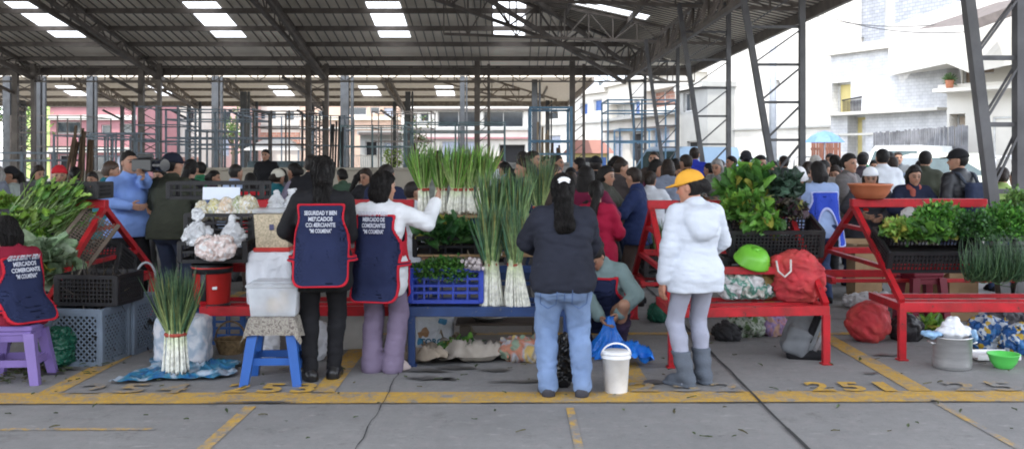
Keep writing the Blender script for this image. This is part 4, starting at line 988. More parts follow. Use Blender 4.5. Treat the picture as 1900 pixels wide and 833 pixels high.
def hair_mesh(J,h,style='short',seed=5,hl=.25,strands=0):
    s=J['s']*.985; c=J['head'].astype(np.float32); Rh=J['Rh'].astype(np.float32)
    T=J['T']; ext=[]
    L=lambda x,y,z: J['head']+J['Rh']@V3(x,y,z)*s
    nk=J['nb']; bk=J['R']@V3(0,-1,0)
    if style=='bun': ext=[(L(0,-.115,.0),L(0,-.13,-.02),.046*s,.04*s)]
    if style=='topbun': ext=[(L(0,-.085,.10),L(0,-.1,.115),.044*s,.036*s)]
    if style=='pony': ext=[(L(0,-.10,.02),L(0,-.135,-.03),.04*s,.042*s),(L(0,-.135,-.03),T(0,-.14,.40),.045*s,.05*s),(T(0,-.14,.40),T(0,-.15,.24),.05*s,.028*s)]
    if style=='long': ext=[(L(-.03,-.07,-.03),T(-.035,-.12,.36),.06*s,.055*s),(L(.03,-.07,-.03),T(.035,-.12,.36),.06*s,.055*s),(T(-.03,-.13,.36),T(-.02,-.14,.22),.055*s,.03*s),(T(.03,-.13,.36),T(.02,-.14,.20),.055*s,.03*s)]
    if style=='clip': ext=[(L(0,-.095,.01),L(0,-.11,-.06),.05*s,.055*s),(L(-.022,-.07,-.05),T(-.026,-.125,.37),.048*s,.046*s),(L(.022,-.07,-.05),T(.026,-.125,.37),.048*s,.046*s),(T(-.022,-.13,.37),T(-.015,-.145,hl+.03),.044*s,.022*s),(T(.022,-.13,.37),T(.012,-.145,hl+.02),.044*s,.02*s)] if hl<.36 else [(L(0,-.095,.01),L(0,-.11,-.05),.05*s,.055*s),(L(-.02,-.07,-.05),T(-.02,-.085,hl),.05*s,.042*s),(L(.02,-.07,-.05),T(.02,-.085,hl),.05*s,.042*s)]
    if style=='bob': ext=[(L(-.06,-.03,-.02),L(-.06,-.035,-.1),.04*s,.035*s),(L(.06,-.03,-.02),L(.06,-.035,-.1),.04*s,.035*s),(L(-.03,-.075,-.05),L(-.03,-.06,-.11),.05*s,.04*s),(L(.03,-.075,-.05),L(.03,-.06,-.11),.05*s,.04*s)]
    hf=head_fn(J)
    th={'short':.011,'flat':.006}.get(style,.016)
    def fn(P):
        q=(P-c)@Rh/s
        d=ell(q,(0,-.013,.024),(.074+th,.090+th,.098+th))
        low=-.055 if style!='bob' else -.09
        # hairline: face opening
        line=np.maximum(q[:,1]-(.045+.35*(q[:,2]-.06)*(q[:,2]<.2)), -1)
        face=np.minimum(q[:,1]-.012-np.clip((q[:,2]-.02)*1.0,0,.055), .066-q[:,2])   # >0 inside the face area
        d=smax(d,face,.012)
        d=smax(d,low-.02-q[:,2]-.0+0*q[:,1],.02)
        ear=np.maximum(np.abs(q[:,1]+.0)-.02,np.abs(q[:,2]+.012)-.034)
        if style in('short','flat','bun','topbun','pony'): d=smax(d,-(ear),.008)
        d=d*s
        for e in ext: d=smin(d,seg(P,*e),.03)
        d=d+wob(P,38,.0035,seed,(1.6,1.6,.35))+wob(P,110,.002,seed+2,(1.6,1.6,.25))
        return d
    lo=J['head']-.17*s; hi=J['head']+.17*s
    if ext: l2,h2=segs_bounds(ext,.04); lo=np.minimum(lo,l2); hi=np.maximum(hi,h2)
    mb=sdf_mb(fn,lo,hi,h)
    if strands: hair_strands(mb,strands,J)
    return mb.mesh('hair',True)
def cap_mesh(J,h,kind='cap'):
    s=J['s']*.985; c=J['head'].astype(np.float32); Rh=J['Rh'].astype(np.float32)
    def fn(P):
        q=(P-c)@Rh/s
        if kind=='cap':
            d=ell(q,(0,-.010,.035),(.096,.117,.105)); d=smax(d,.028-.16*(q[:,1]+.08)*0-q[:,2]-.12*(q[:,1]),.008)
            b=np.maximum(np.maximum(np.abs(q[:,2]-(.046-.18*(q[:,1]-.08)-2.2*q[:,0]**2))-.006, ((q[:,0]/.078)**2+((q[:,1]-.085)/.098)**2-1)*.05), .06-q[:,1])
            d=smin(d,b,.006); d=smin(d,ell(q,(0,-.01,.14),(.008,.008,.005)),.003)
        elif kind=='hat':
            d=ell(q,(0,-.010,.05),(.092,.108,.105)); d=smax(d,.03-q[:,2],.01); d=smax(d,q[:,2]-.125,.02)
            b=np.maximum(np.abs(q[:,2]-.042-1.2*q[:,0]**2)-.006,((q[:,0]/.145)**2+((q[:,1]+.005)/.165)**2-1)*.07); d=smin(d,b,.01)
        elif kind=='bucket':
            d=ell(q,(0,-.010,.04),(.095,.112,.105)); d=smax(d,.02-q[:,2],.01)
            r=np.sqrt((q[:,0]/.86)**2+(q[:,1]+.01)**2); b=np.maximum(np.abs(r-(.115+.5*(.03-q[:,2])))-.006,np.abs(q[:,2]-.005)-.03); d=smin(d,b,.008)
        else:  # knitted
            d=ell(q,(0,-.012,.03),(.092,.112,.112)); d=smax(d,.022+.30*(q[:,1])-q[:,2],.012)-.002*np.sin(q[:,0]*180)*.4
        return d*s
    lo=J['head']-np.array((.18,.2,.1))*s; hi=J['head']+np.array((.18,.22,.2))*s
    lo=J['head']-.2*s; hi=J['head']+.21*s
    return sdf_mb(fn,lo,hi,h).mesh('cap' if kind=='cap' else 'hat',True)
def apron_meshes(J,h,off=.03,top=.405,bot=-.34,wtop=.115,wmid=.19,round_=.10,flare=.05,trim=.007,arch=False):
    """tabard of two panels following the torso; returns panel mesh, trim mesh"""
    s,T,k=J['s'],J['T'],J['stout']; ts=torso_segs(J)
    low=[(T(-.085,-.012,-.08),T(.085,-.012,-.08),.112*s*k,.112*s*k),(T(-.09,-.02,bot-.05),T(.09,-.02,bot-.05),.112*s*k+flare,.112*s*k+flare)]
    pel=J['pel'].astype(np.float32); Rm=J['R'].astype(np.float32)
    def dd(P,q):
        d=smin(usegs(P,ts,.06),usegs(P,low,.08),.06)-off+wob(P,11,.007,9,(1.2,1.2,.35))
        return d
    def reg(q):
        t=np.clip((top-q[:,2])/.30,0,1); t=t*t*(3-2*t)
        armh=np.exp(-((q[:,2]-.30)/.07)**2)*.02
        w=wtop+(wmid-wtop)*t-armh*.9+.0
        a=smax(np.abs(q[:,0])-w, bot-q[:,2], round_)
        a=smax(a,q[:,2]-top,.02)
        a=np.minimum(a,np.maximum(np.abs(q[:,2]-.02)-.012,np.abs(q[:,0])-.4))
        if arch: a=smax(a,-(np.sqrt((q[:,0]/.125)**2+((q[:,2]+.06)/.28)**2)-1)*.12-(q[:,1]>0)*1.0,.01)
        return a*s
    def fp(P):
        q=(P-pel)@Rm/s; d=dd(P,q); return np.maximum(np.maximum(d,-d-.012),reg(q))
    def ft(P):
        q=(P-pel)@Rm/s; d=dd(P,q); return np.maximum(np.abs(d+.004)-.010,np.abs(reg(q))-trim)
    lo,hi=segs_bounds(ts+low,.06); lo[2]=T(0,0,bot)[2]-.04
    return sdf_mb(fp,lo,hi,h).mesh('apron',True), sdf_mb(ft,lo,hi,min(h,.008)).mesh('apron_trim',True), (fp,lo,hi)
def scarf_mesh(J,h):
    s=J['s']; n=J['nb']; 
    S=[(n+J['R']@V3(-.05,.03,.03)*s,n+J['R']@V3(.05,.03,.03)*s,.055*s,.055*s),(n+J['R']@V3(-.04,-.05,.03)*s,n+J['R']@V3(.04,-.05,.03)*s,.05*s,.05*s),(n+J['R']@V3(.03,.09,.0)*s,n+J['R']@V3(.05,.13,-.2)*s,.035*s,.045*s)]
    lo,hi=segs_bounds(S,.04); return sdf_mb(lambda P: usegs(P,S,.03)+wob(P,40,.006,3),lo,hi,h).mesh('scarf',True)
def cloth(name,c,var=.16,rough=.85,bump=.25): return M(name,c,rough,var=var,scale=5,bump=bump,bscale=180,spec=.2)
HAIRM=M('black_hair',(.009,.0075,.007),.55,var=.5,scale=14,bump=1.0,bscale=60,stretch=(3,3,.35),spec=.22)
HAIRB=M('brown_hair',(.05,.028,.018),.45,var=.4,scale=14,bump=.5,bscale=90,stretch=(3,3,.5))
HAIRG=M('grey_hair',(.22,.21,.2),.5,var=.4,scale=14,bump=.4,bscale=90,stretch=(3,3,.5))
def project_line(me,J,paths,r,mat,parent,name):
    bvh=BVHTree.FromPolygons([tuple(v.co) for v in me.vertices],[tuple(p.vertices) for p in me.polygons]); Rm=J['R']
    for pth in paths:
        mb=MB(); out=[]
        for (x,z) in pth:
            o=J['pel']+V3(x,-.6,z)*J['s']; hit=bvh.ray_cast(Vector(o),Vector((0,1,0)),2.0)
            if hit[0] is not None: out.append(np.array(hit[0])-np.array((0,.0005,0)))
        if len(out)>2: mb.tube(out,r,5); mb.build(name,mat,parent,True)
def place_text(fn,bounds,J,lines,w,zc,lh,mat,parent,name='lettering',lift=.015,tw=None):
    """letters laid on the back of a garment found by ray casting the garment mesh"""
    V,Q=nets(fn,bounds[0],bounds[1],.012); bvh=BVHTree.FromPolygons([tuple(v) for v in V],[tuple(q) for q in Q.tolist()])
    Rm=J['R']; mb=MB(); n=len(lines)
    for li,tx in enumerate(lines):
        tv,tf=text_mesh(tx,1.0,bold=.035); a,b=tv.min(0),tv.max(0)
        wid=w*(tw[li] if tw else 1); sx=wid/(b[0]-a[0]); sz=lh*.74/(b[1]-a[1])
        out=[]
        for v in tv:
            x=(v[0]-(a[0]+b[0])/2)*sx; z=zc+((n-1)/2-li)*lh+(v[1]-a[1])*sz-lh*.37
            o=J['pel']+Rm@V3(x,-.6,z); d=Rm@V3(0,1,0)
            hit=bvh.ray_cast(Vector(o),Vector(d),2.0)
            p=np.array(hit[0]) if hit[0] is not None else o+d*.45
            out.append(p-d*lift)
        mb.add(out,tf)
    return mb.build(name,mat,parent)
# ------------------------------------------------------------------ the people at the front
C_NAVY=cloth('navy_apron_cloth',(.015,.021,.058)); C_TRIM=cloth('red_binding',(.42,.015,.03),.1)
C_BLK=cloth('black_cloth',(.012,.012,.014)); C_TXT=M('white_print',(.46,.48,.54),.7,var=.06)
def person(label,X,Y,rz,J,h,parts,group=None,skin=(.34,.185,.12),z=0):
    r=empty('person',label,'person',(X,Y,z),rz,group)
    link_mesh('body',body_mesh(J,h*.85,skin),m_skin,r)
    for nm,me,mt in parts: link_mesh(nm,me,mt,r)
    return r
def local(X,Y,rz,p):
    c,s=math.cos(-rz),math.sin(-rz); x,y=p[0]-X,p[1]-Y
    return (c*x-s*y,s*x+c*y,p[2])
def wp(px,py,Y): return (at(px,Y),Y,hz(py,Y))
def shoes(J,h,mt,**k): return [('shoe',shoe_mesh(J,i,h,**k),mt) for i in (0,1)]
HH=.0105
# 1 tall apron woman
X,Y,rz=-1.365,7.22,.10
J=skel(1.60,1.02,hands=[(-.15,.26,.96),(.10,.30,1.0)],elbow=[(-1.2,-.5,-.3),(.5,-.8,-.5)],feet=[(-.085,-.02),(.075,.05)],footrot=(.5,-.1),yaw=-.1,pitch=.12)
ap,tr,fb=apron_meshes(J,HH,off=.042,bot=-.165,wmid=.190,wtop=.165,round_=.07)
r=person('tall woman in navy apron and slim black trousers standing left of the other apron wearer',X,Y,rz,J,HH,
 [('top',top_mesh(J,HH,.018,hem=-.20,seed=11),C_BLK),('trousers',trousers_mesh(J,HH,.006,low=.02,seed=12),C_BLK),('hair',hair_mesh(J,HH,'clip',hl=.405,strands=420),HAIRM),('apron',ap,C_NAVY),('apron_trim',tr,C_TRIM)]+shoes(J,HH,M('black_leather',(.012,.012,.013),.3)))
place_text(fb[0],fb[1:],J,['SEGURIDAD Y BIEN','MERCADOS','COMERCIANTE','"MI COLMENA"'],.225,.285,.042,C_TXT,r,tw=(1,.75,.92,.68))
# 2 shorter apron woman reaching right
X,Y,rz=at(707,7.48),7.48,-.20
J=skel(1.485,1.03,hands=[(-.12,.26,.93),local(X,Y,rz,wp(808,376,7.7))],elbow=[(-1,-.6,-.2),(.3,-.5,-1)],feet=[(-.075,0),(.085,.02)],yaw=.7,pitch=.1,footrot=(.1,-.4),curl=.35,twist=.04)
ap,tr,fb=apron_meshes(J,HH,off=.040,bot=-.27,wmid=.195,wtop=.16,round_=.07)
r=person('woman in navy apron and lilac trousers reaching out to the spring onions',X,Y,rz,J,HH,
 [('top',top_mesh(J,HH,.018,hem=-.22,seed=13),cloth('white_blouse',(.62,.64,.66))),('trousers',trousers_mesh(J,HH,.012,flare=.020,wide=.006,low=.045,seed=14),cloth('lilac_trousers',(.17,.135,.20))),('hair',hair_mesh(J,HH,'bob',strands=320),HAIRM),('apron',ap,C_NAVY),('apron_trim',tr,C_TRIM)]+shoes(J,HH,M('pale_canvas_shoe',(.5,.42,.4),.7)))
place_text(fb[0],fb[1:],J,['SEGURIDAD Y BIEN','MERCADO DE','COMERCIANTES','"MI COLMENA"'],.225,.325,.044,C_TXT,r,tw=(1,.76,.8,.7))
# 3 woman in jeans
X,Y,rz=.345,6.76,.02
J=skel(1.485,1.29,hands=[(-.12,.30,.93),(.17,.30,.86)],elbow=[(-1.3,-.35,-.3),(1.3,-.35,-.3)],feet=[(-.105,-.02),(.125,-.04)],footrot=(.15,-.2),pitch=.28)
r=person('woman in dark grey sweater and light blue jeans seen from behind beside the white bucket',X,Y,rz,J,HH,
 [('top',top_mesh(J,HH,.024,hem=-.085,seed=15,fold=.0055),cloth('charcoal_knit',(.017,.019,.029),.25)),('trousers',jt_:=trousers_mesh(J,HH,.012,seed=16,wide=.0,flare=.010,low=.02,fold=.007,topz=-.07),M('light_denim',(.155,.225,.37),.85,var=.2,scale=7,bump=.3,bscale=220,spec=.15,dirt=.25,dcol=(.23,.30,.44))),('hair',hair_mesh(J,HH,'clip',hl=.352,strands=520),HAIRM)]+shoes(J,HH,M('dark_sneaker',(.03,.03,.04),.6)))
_pk=lambda sx: [(sx*(.055+.115*a),z) for a,z in ((0,-.075),(0,-.13),(.02,-.19),(.5,-.225),(.98,-.19),(1.0,-.13),(1.0,-.075),(.5,-.08),(0,-.075))]
def _dense(p): return [(p[i][0]+(p[i+1][0]-p[i][0])*t/4,p[i][1]+(p[i+1][1]-p[i][1])*t/4) for i in range(len(p)-1) for t in range(4)]
M_SEAM=M('dark_denim_seam',(.09,.15,.30),.9)
project_line(jt_,J,[_dense(_pk(1)),_dense(_pk(-1))],.0035,M_SEAM,r,'pocket_seam')
project_line(jt_,J,[_dense([(0,-.05),(.0,-.12),(.0,-.2)])],.004,M_SEAM,r,'centre_seam')
L=lambda x,y,z: J['head']+J['Rh']@V3(x,y,z)*J['s']
mb=MB()
for k in range(7): 
    a=(k-3)*.32; mb.box(L(.038*math.sin(a),-.158,.022+.03*math.cos(a)),(.012,.014,.03),rot=rotm(0,a,0))
mb.tube([L(.04*math.sin(a),-.156,.012+.03*math.cos(a)) for a in np.linspace(-1.2,1.2,9)],.007,6); mb.build('hair_clip',M('white_plastic',(.75,.75,.75),.4),r)
# 4 woman in white puffer jacket
X,Y,rz=at(1289,7.05),7.05,.32
J=skel(1.50,.98,hands=[local(X,Y,rz,(at(1231,6.95),7.0,hz(532,7))),(.17,.22,.86)],elbow=[(-.6,-1,0),(1.4,-.5,-.2)],feet=[(-.085,-.03),(.085,.03)],footrot=(.45,.2),yaw=-.8,pitch=.18)
person('woman in white padded jacket with mustard yellow cap and grey boots',X,Y,rz,J,HH,
 [('top',top_mesh(J,HH,.020,hem=-.135,puff=.0045,hood=True,seed=17,loose=.0,fold=.003),M('white_padded_fabric',(.52,.56,.625),.6,var=.05,scale=9,bump=.15,bscale=80)),('trousers',trousers_mesh(J,HH,.004,low=.05,seed=18,fold=.003),cloth('grey_leggings',(.30,.31,.38),.1)),
  ('hair',hair_mesh(J,HH,'bun'),HAIRM),('cap',cap_mesh(J,HH*.8,'cap'),cloth('mustard_cap',(.72,.36,.045),.1))]
  +[('boot',shoe_mesh(J,i,HH,boot=.46,infl=.012),M('grey_boot',(.085,.10,.125),.8,bump=.4)) for i in (0,1)],skin=(.42,.2,.13))
# 5 seated apron person at the left edge
X,Y,rz=-3.60,7.30,1.0
J=skel(1.52,1.08,pelvis=(0,-.02,.475),lean=.22,feet=[(-.12,.42),(.12,.44)],hands=[(-.15,.34,.62),(.15,.36,.62)],yaw=-.25,pitch=.35)
ap,tr,fb=apron_meshes(J,HH,off=.040,bot=-.10,wmid=.20,wtop=.16,round_=.08,flare=.04)
r=person('seated person in navy apron over maroon sleeves on the lilac stool',X,Y,rz,J,HH,
 [('top',top_mesh(J,HH,.018,hem=-.10,seed=19),cloth('maroon_cloth',(.20,.012,.03))),('trousers',trousers_mesh(J,HH,.012,seed=20),C_BLK),('hair',hair_mesh(J,HH,'bob',strands=320),HAIRM),('apron',ap,C_NAVY),('apron_trim',tr,C_TRIM)]+shoes(J,HH,C_BLK))
place_text(fb[0],fb[1:],J,['SEGURIDAD Y BIEN','MERCADOS','COMERCIANTE','"MI COLMENA"'],.235,.31,.045,C_TXT,r,tw=(1,.75,.92,.68))
# 6 crouching apron person
X,Y,rz=at(1117,8.35),8.35,2.85
J=skel(1.5,1.12,pelvis=(0,-.10,.28),lean=.30,feet=[(-.13,.06),(.13,.05)],knee=[(-.5,1,.9),(.5,1,.9)],hands=[local(X,Y,rz,(at(1150,8.1),8.12,hz(583,8.1))),local(X,Y,rz,(at(1113,8.1),8.12,hz(588,8.1)))],elbow=[(-1,-.3,-.1),(1,-.3,-.1)],pitch=.95,yaw=.3)
ap,tr,fb=apron_meshes(J,.012,off=.038,bot=-.12,wmid=.19,wtop=.165,round_=.05)
person('crouching person in navy apron and grey green sleeves holding a blue bag',X,Y,rz,J,.012,
 [('top',top_mesh(J,.012,.020,hem=-.10,seed=21),cloth('sage_sleeve',(.17,.24,.24))),('skirt',trousers_mesh(J,.012,.03,seed=22),cloth('dark_skirt',(.03,.02,.045))),('hair',hair_mesh(J,.012,'bun'),HAIRM),('apron',ap,C_NAVY),('apron_trim',tr,C_TRIM)]+shoes(J,.012,M('grey_shoe',(.2,.2,.22),.7)))
# 7 cameraman
X,Y,rz=at(238,10.45),10.45,-2.35
J=skel(1.66,1.05,female=False,hands=[local(X,Y,rz,(at(266,10.1),10.1,hz(326,10.1))),local(X,Y,rz,(at(240,10.2),10.2,hz(382,10.2)))],elbow=[(-.5,.3,-1),(1,.2,-.6)],yaw=-.15,feet=[(-.11,0),(.11,.02)])
person('man in blue long sleeved shirt looking along a black video camera',X,Y,rz,J,HH,
 [('top',top_mesh(J,HH,.016,hem=-.10,seed=23,loose=.01),cloth('sky_blue_shirt',(.20,.32,.66),.1)),('trousers',trousers_mesh(J,.014,.012,seed=24),C_BLK),('hair',hair_mesh(J,HH,'flat'),HAIRM)]+shoes(J,.014,C_BLK),skin=(.36,.20,.135))
vc=empty('video_camera','black shoulder video camera held up by the man in blue shirt','video camera',(at(270,10.05),10.05,hz(316,10.05)),-.55)
m_bk=M('black_plastic',(.014,.014,.016),.4,var=.1); m_gl=M('dark_lens_glass',(.01,.012,.02),.08)
b=MB(); b.bbox((0,0,.05),(.30,.11,.13),.012); b.bbox((-.02,0,.13),(.16,.05,.03),.008); b.bar((-.1,0,.155),(.1,0,.155),.02,.02); b.bar((.1,0,.1),(.1,0,.16),.02); b.bar((-.09,0,.1),(-.09,0,.16),.02); b.build('body_shell',m_bk,vc)
b=MB(); b.lathe([(.045,0),(.05,.05),(.05,.09),(.062,.1),(.062,.15),(.05,.15)],18,rot=rotm(0,R(90),0),c=(.14,0,.05)); b.build('lens',m_gl,vc)
b=MB(); b.bbox((-.08,.09,.10),(.12,.05,.05),.008); b.tube([(-.16,.09,.10),(-.14,.09,.10)],.03,10); b.build('viewfinder',m_bk,vc)
b=MB(); b.tube([(-.02,-.07,.14),(.2,-.07,.14)],.014,10); b.build('microphone',m_bk,vc)
# 8 olive jacket
X,Y,rz=at(318,10.4),10.4,-.25
J=skel(1.63,1.15,female=False,hands=[(-.16,.30,1.0),(.14,.33,1.02)],elbow=[(-1.1,-.5,-.2),(1.1,-.5,-.2)],yaw=.45)
person('man in olive jacket and dark cap with back turned beside the video camera',X,Y,rz,J,HH,
 [('top',top_mesh(J,HH,.026,hem=-.09,seed=25,loose=.01),cloth('olive_jacket',(.040,.044,.032))),('trousers',trousers_mesh(J,.013,.012,seed=26),M('dark_denim',(.03,.04,.075),.85,var=.2)),('hair',hair_mesh(J,HH,'short'),HAIRM),('cap',cap_mesh(J,HH,'cap'),cloth('dark_navy_cap',(.012,.014,.026)))]+shoes(J,.013,C_BLK))
# 9 blue tabard woman
X,Y,rz=at(1520,11),11.0,.25
J=skel(1.545,1.22,hands=[(-.2,.27,.93),(.14,.32,.95)],elbow=[(-1.2,-.5,-.2),(1.2,-.5,-.2)],pitch=.1,yaw=-.2)
ap,tr,fb=apron_meshes(J,.012,off=.040,bot=-.2,wmid=.21,wtop=.17,round_=.06,arch=True)
person('woman in bright blue tabard and pale blue shirt behind the red rack',X,Y,rz,J,.012,
 [('top',top_mesh(J,.012,.022,hem=-.09,seed=27),cloth('pale_blue_shirt',(.27,.36,.56),.1)),('trousers',trousers_mesh(J,.013,.014,seed=28),M('navy_denim',(.018,.032,.085),.85,var=.2)),('hair',hair_mesh(J,.012,'bob'),HAIRM),('apron',ap,cloth('royal_blue_tabard',(.03,.065,.42),.1)),('apron_trim',tr,cloth('pale_binding',(.4,.45,.7),.1))]+shoes(J,.013,C_BLK))
# 10 man with backpack
X,Y,rz=at(1780,11.5),11.5,.40
J=skel(1.68,1.05,female=False,hands=[None,(.25,.1,.80)],yaw=-.75,elbow=[None,(1,-.6,-.1)])
person('man in black jacket and black cap wearing a backpack near the pickup',X,Y,rz,J,.012,
 [('top',top_mesh(J,.012,.026,hem=-.10,seed=29,loose=.01),M('black_leather_jacket',(.016,.017,.021),.45)),('trousers',trousers_mesh(J,.014,.012,seed=30),M('dark_denim',(.03,.04,.075),.85,var=.2)),('hair',hair_mesh(J,.012,'short'),HAIRM),('cap',cap_mesh(J,.011,'cap'),C_BLK)]+shoes(J,.014,C_BLK))
bk=empty('backpack','dark blue backpack on the back of the man in black cap','backpack',(X,Y,0),rz)
Tt=J['T']
def fbk(P): return smin(rbox(P,Tt(0,-.215,.22),(.125,.06,.185),.05),rbox(P,Tt(0,-.27,.12),(.10,.035,.09),.03),.015)+wob(P,25,.004,4)
c0=Tt(0,-.24,.2); sdf_mb(fbk,c0-np.array((.2,.2,.3)),c0+np.array((.2,.2,.3)),.012).build('bag_shell',cloth('navy_nylon',(.022,.03,.06)),bk,True)
for sx in (-1,1):
    b=MB(); b.tube([Tt(sx*.09,-.17,.38),Tt(sx*.105,-.10,.48),Tt(sx*.11,.0,.50),Tt(sx*.11,.11,.42),Tt(sx*.12,.12,.3),Tt(sx*.15,.0,.12)],.02,8); b.build('strap',cloth('grey_strap',(.05,.06,.08)),bk,True)

# ------------------------------------------------------------------ the crowd
CH=.017
def proto(J,hair,skin=(.34,.185,.12),jk={}):
    return dict(body=body_mesh(J,CH*.75,skin),hair=hair_mesh(J,CH*.8,hair),top=top_mesh(J,CH,**{**dict(infl=.022,hem=-.12,fold=.007),**jk}),trousers=trousers_mesh(J,CH,.012),shoe=[shoe_mesh(J,i,CH) for i in (0,1)],J=J)
hf1=[(-.14,.30,1.0),(.12,.32,1.03)]; el=[(-1.1,-.5,-.2),(1.1,-.5,-.2)]
PR={}
PR['m']=proto(skel(1.6,1.05,female=False),'short',jk=dict(seed=31))
PR['mb']=proto(skel(1.6,1.12,female=False,hands=hf1,elbow=el,yaw=.4,pitch=.2),'short',jk=dict(seed=32,collar=True,loose=.01))
PR['fl']=proto(skel(1.6,1.12,hands=hf1,elbow=el,pitch=.15,yaw=-.2),'long',jk=dict(seed=33,hood=True))
PR['fb']=proto(skel(1.6,1.2,hands=[(-.16,.26,.95),(.2,.24,.92)],elbow=el,yaw=.25,pitch=.1),'bun',jk=dict(seed=34))
PR['fp']=proto(skel(1.6,1.05,hands=[None,(.14,.3,1.0)],yaw=-.5,pitch=.15),'pony',jk=dict(seed=35,collar=False))
PR['fo']=proto(skel(1.6,1.18,hands=hf1,elbow=el,pitch=.25,lean=.12),'bob',jk=dict(seed=36,loose=.015))
HATS={}
def hat(p,kind):
    if (p,kind) not in HATS: HATS[(p,kind)]=cap_mesh(PR[p]['J'],CH*.7,kind)
    return HATS[(p,kind)]
SCARF={}
TR=[cloth('crowd_trousers_%s'%n,c) for n,c in (('black',(.014,.014,.016)),('blue',(.03,.045,.09)),('brown',(.05,.035,.03)),('grey',(.08,.08,.085)))]
CR=random.Random(5)
HAIRS=[HAIRM,HAIRM,M('dark_brown_hair',(.022,.014,.010),.55,var=.5,scale=14,bump=1.0,bscale=60,stretch=(3,3,.35),spec=.25),M('brown_black_hair',(.014,.010,.009),.5,var=.5,scale=14,bump=1.0,bscale=60,stretch=(3,3,.35),spec=.35)]
def crowd(px,ytop,Y,deg,p,col,label,hatk=None,hatc=None,hairm=None,scarf=None,bottom=None,H=None):
    Hh=H or (1.6-(ytop-HY)*Y/F); 
    if hatk: Hh-= .03
    Hh+=CR.uniform(-.05,.05) if H is None else 0; k=Hh/1.6; q=PR[p]; X=at(px,Y)
    r=empty('person',label,'person',(X,Y,0),R(deg)); r.scale=(k*CR.uniform(.95,1.06),k,k); r.rotation_euler=(R(CR.uniform(-3.5,1.5)),R(CR.uniform(-2.5,2.5)),R(deg))
    link_mesh('body',q['body'],m_skin,r)
    link_mesh('hair',q['hair'],hairm or CR.choice(HAIRS),r)
    link_mesh('top',q['top'],cloth('crowd_top_%02x%02x%02x'%tuple(int(min(1,c)*255) for c in col),col),r)
    link_mesh('trousers',q['trousers'],bottom or random.choice(TR),r)
    for s_ in q['shoe']: link_mesh('shoe',s_,C_BLK,r)
    if hatk: link_mesh('cap' if hatk=='cap' else 'hat',hat(p,hatk),cloth('hat_%02x%02x%02x'%tuple(int(c*255) for c in hatc),hatc),r)
    if scarf:
        if p not in SCARF: SCARF[p]=scarf_mesh(q['J'],CH)
        link_mesh('scarf',SCARF[p],cloth('scarf_%02x%02x%02x'%tuple(int(c*255) for c in scarf),scarf),r)
    return r
# px, head top, depth, facing (degrees: 0 = away, 90 = left, -90 = right, 180 = to the camera)
NAV=(.018,.024,.06); BLK=(.014,.014,.017); GRY=(.11,.12,.13); WHT=(.62,.65,.70); MAR=(.13,.012,.04); RED=(.45,.02,.03); BRN=(.06,.045,.04); OLV=(.05,.055,.04); TEAL=(.02,.13,.16); LBL=(.36,.46,.68); BLU=(.03,.07,.33); GRN=(.03,.16,.08)
crowd(6,308,13,120,'fo',(.17,.19,.24),'grey haired person in grey blue top at the far left edge',hairm=HAIRG)
crowd(36,309,13.3,95,'fp',(.35,.40,.38),'person in pale patterned top with dark hair, second from the left edge','knit',BLK)
crowd(106,306,12,-140,'fb',BLK,'person in black wearing a black hat with red crown among the left stalls','knit',RED)
crowd(178,318,13.6,-170,'fb',OLV,'person half hidden behind the cabbage rack left of the man in blue')
crowd(204,296,11.2,-40,'mb',TEAL,'person in teal jacket directly behind the man in blue shirt',hairm=HAIRB)
crowd(297,314,13.4,170,'fo',BLK,'person in black looking this way between the video camera and olive jacket')
crowd(347,304,12.2,-30,'fp',BLK,'dark dressed woman just right of the olive jacket man')
crowd(368,306,15,80,'m',GRN,'man in green top facing left near the thin blue post')
crowd(424,301,13,-40,'m',LBL,'man in light blue shirt with short black hair near the white card')
crowd(474,318,12,20,'fo',RED,'small person in red jacket behind the bagged goods')
crowd(511,309,13,-20,'fb',TEAL,'person in teal jacket and cream knitted hat','knit',(.6,.58,.5))
crowd(497,274,22,175,'m',BLK,'dark figure standing far back near the white canopy')
crowd(556,303,13,80,'fb',(.22,.2,.27),'woman in checked grey lilac top facing left behind the tall apron woman')
crowd(576,296,12,10,'m',BLK,'dark haired man in black right behind the tall apron woman')
crowd(661,313,14,-80,'fp',(.45,.43,.40),'woman in cream top facing right between the two apron women')
crowd(712,309,10.6,-25,'fb',NAV,'dark haired person in navy behind the shorter apron woman')
crowd(757,326,9.6,-60,'m',WHT,'person in white and navy jacket beyond the reaching arm',H=1.36)
crowd(807,276,16,5,'m',(.25,.27,.25),'man with cropped hair in grey shirt above the spring onions')
crowd(929,290,18,150,'m',WHT,'distant person in white top right of the standing spring onions')
crowd(972,302,11,110,'fb',NAV,'woman in navy jacket looking left by the tall onion bunches')
crowd(990,284,13,-110,'m',(.03,.05,.16),'man in navy jacket and blue collar looking right',scarf=(.10,.2,.6))
crowd(968,288,14.2,20,'fl',BLK,'black haired person in black behind the navy jacketed pair')
crowd(1022,300,12.6,-70,'fb',BRN,'brown haired woman in brown jacket left of the grey sweater woman',hairm=HAIRB)
crowd(1038,291,15,-120,'m',NAV,'man in navy facing right above the brown haired woman')
crowd(1062,309,13,-150,'mb',BLK,'man in black looking down beside the dark haired crowd')
crowd(1086,312,9.7,-15,'fl',MAR,'long haired woman in maroon top with white strap next to the grey sweater woman')
crowd(1112,335,9.2,-25,'fp',(.34,.012,.045),'child in bright crimson jumper in front of the dark brown jacket',H=1.38)
crowd(1101,294,14,-10,'m',BLK,'man in black cap at the middle of the crowd','cap',BLK)
crowd(1120,305,11.2,-125,'fl',(.05,.05,.04),'woman with long dark hair and round face looking right')
crowd(1146,297,12.2,-60,'mb',(.055,.045,.045),'tall man in dark brown jacket with his back partly turned')
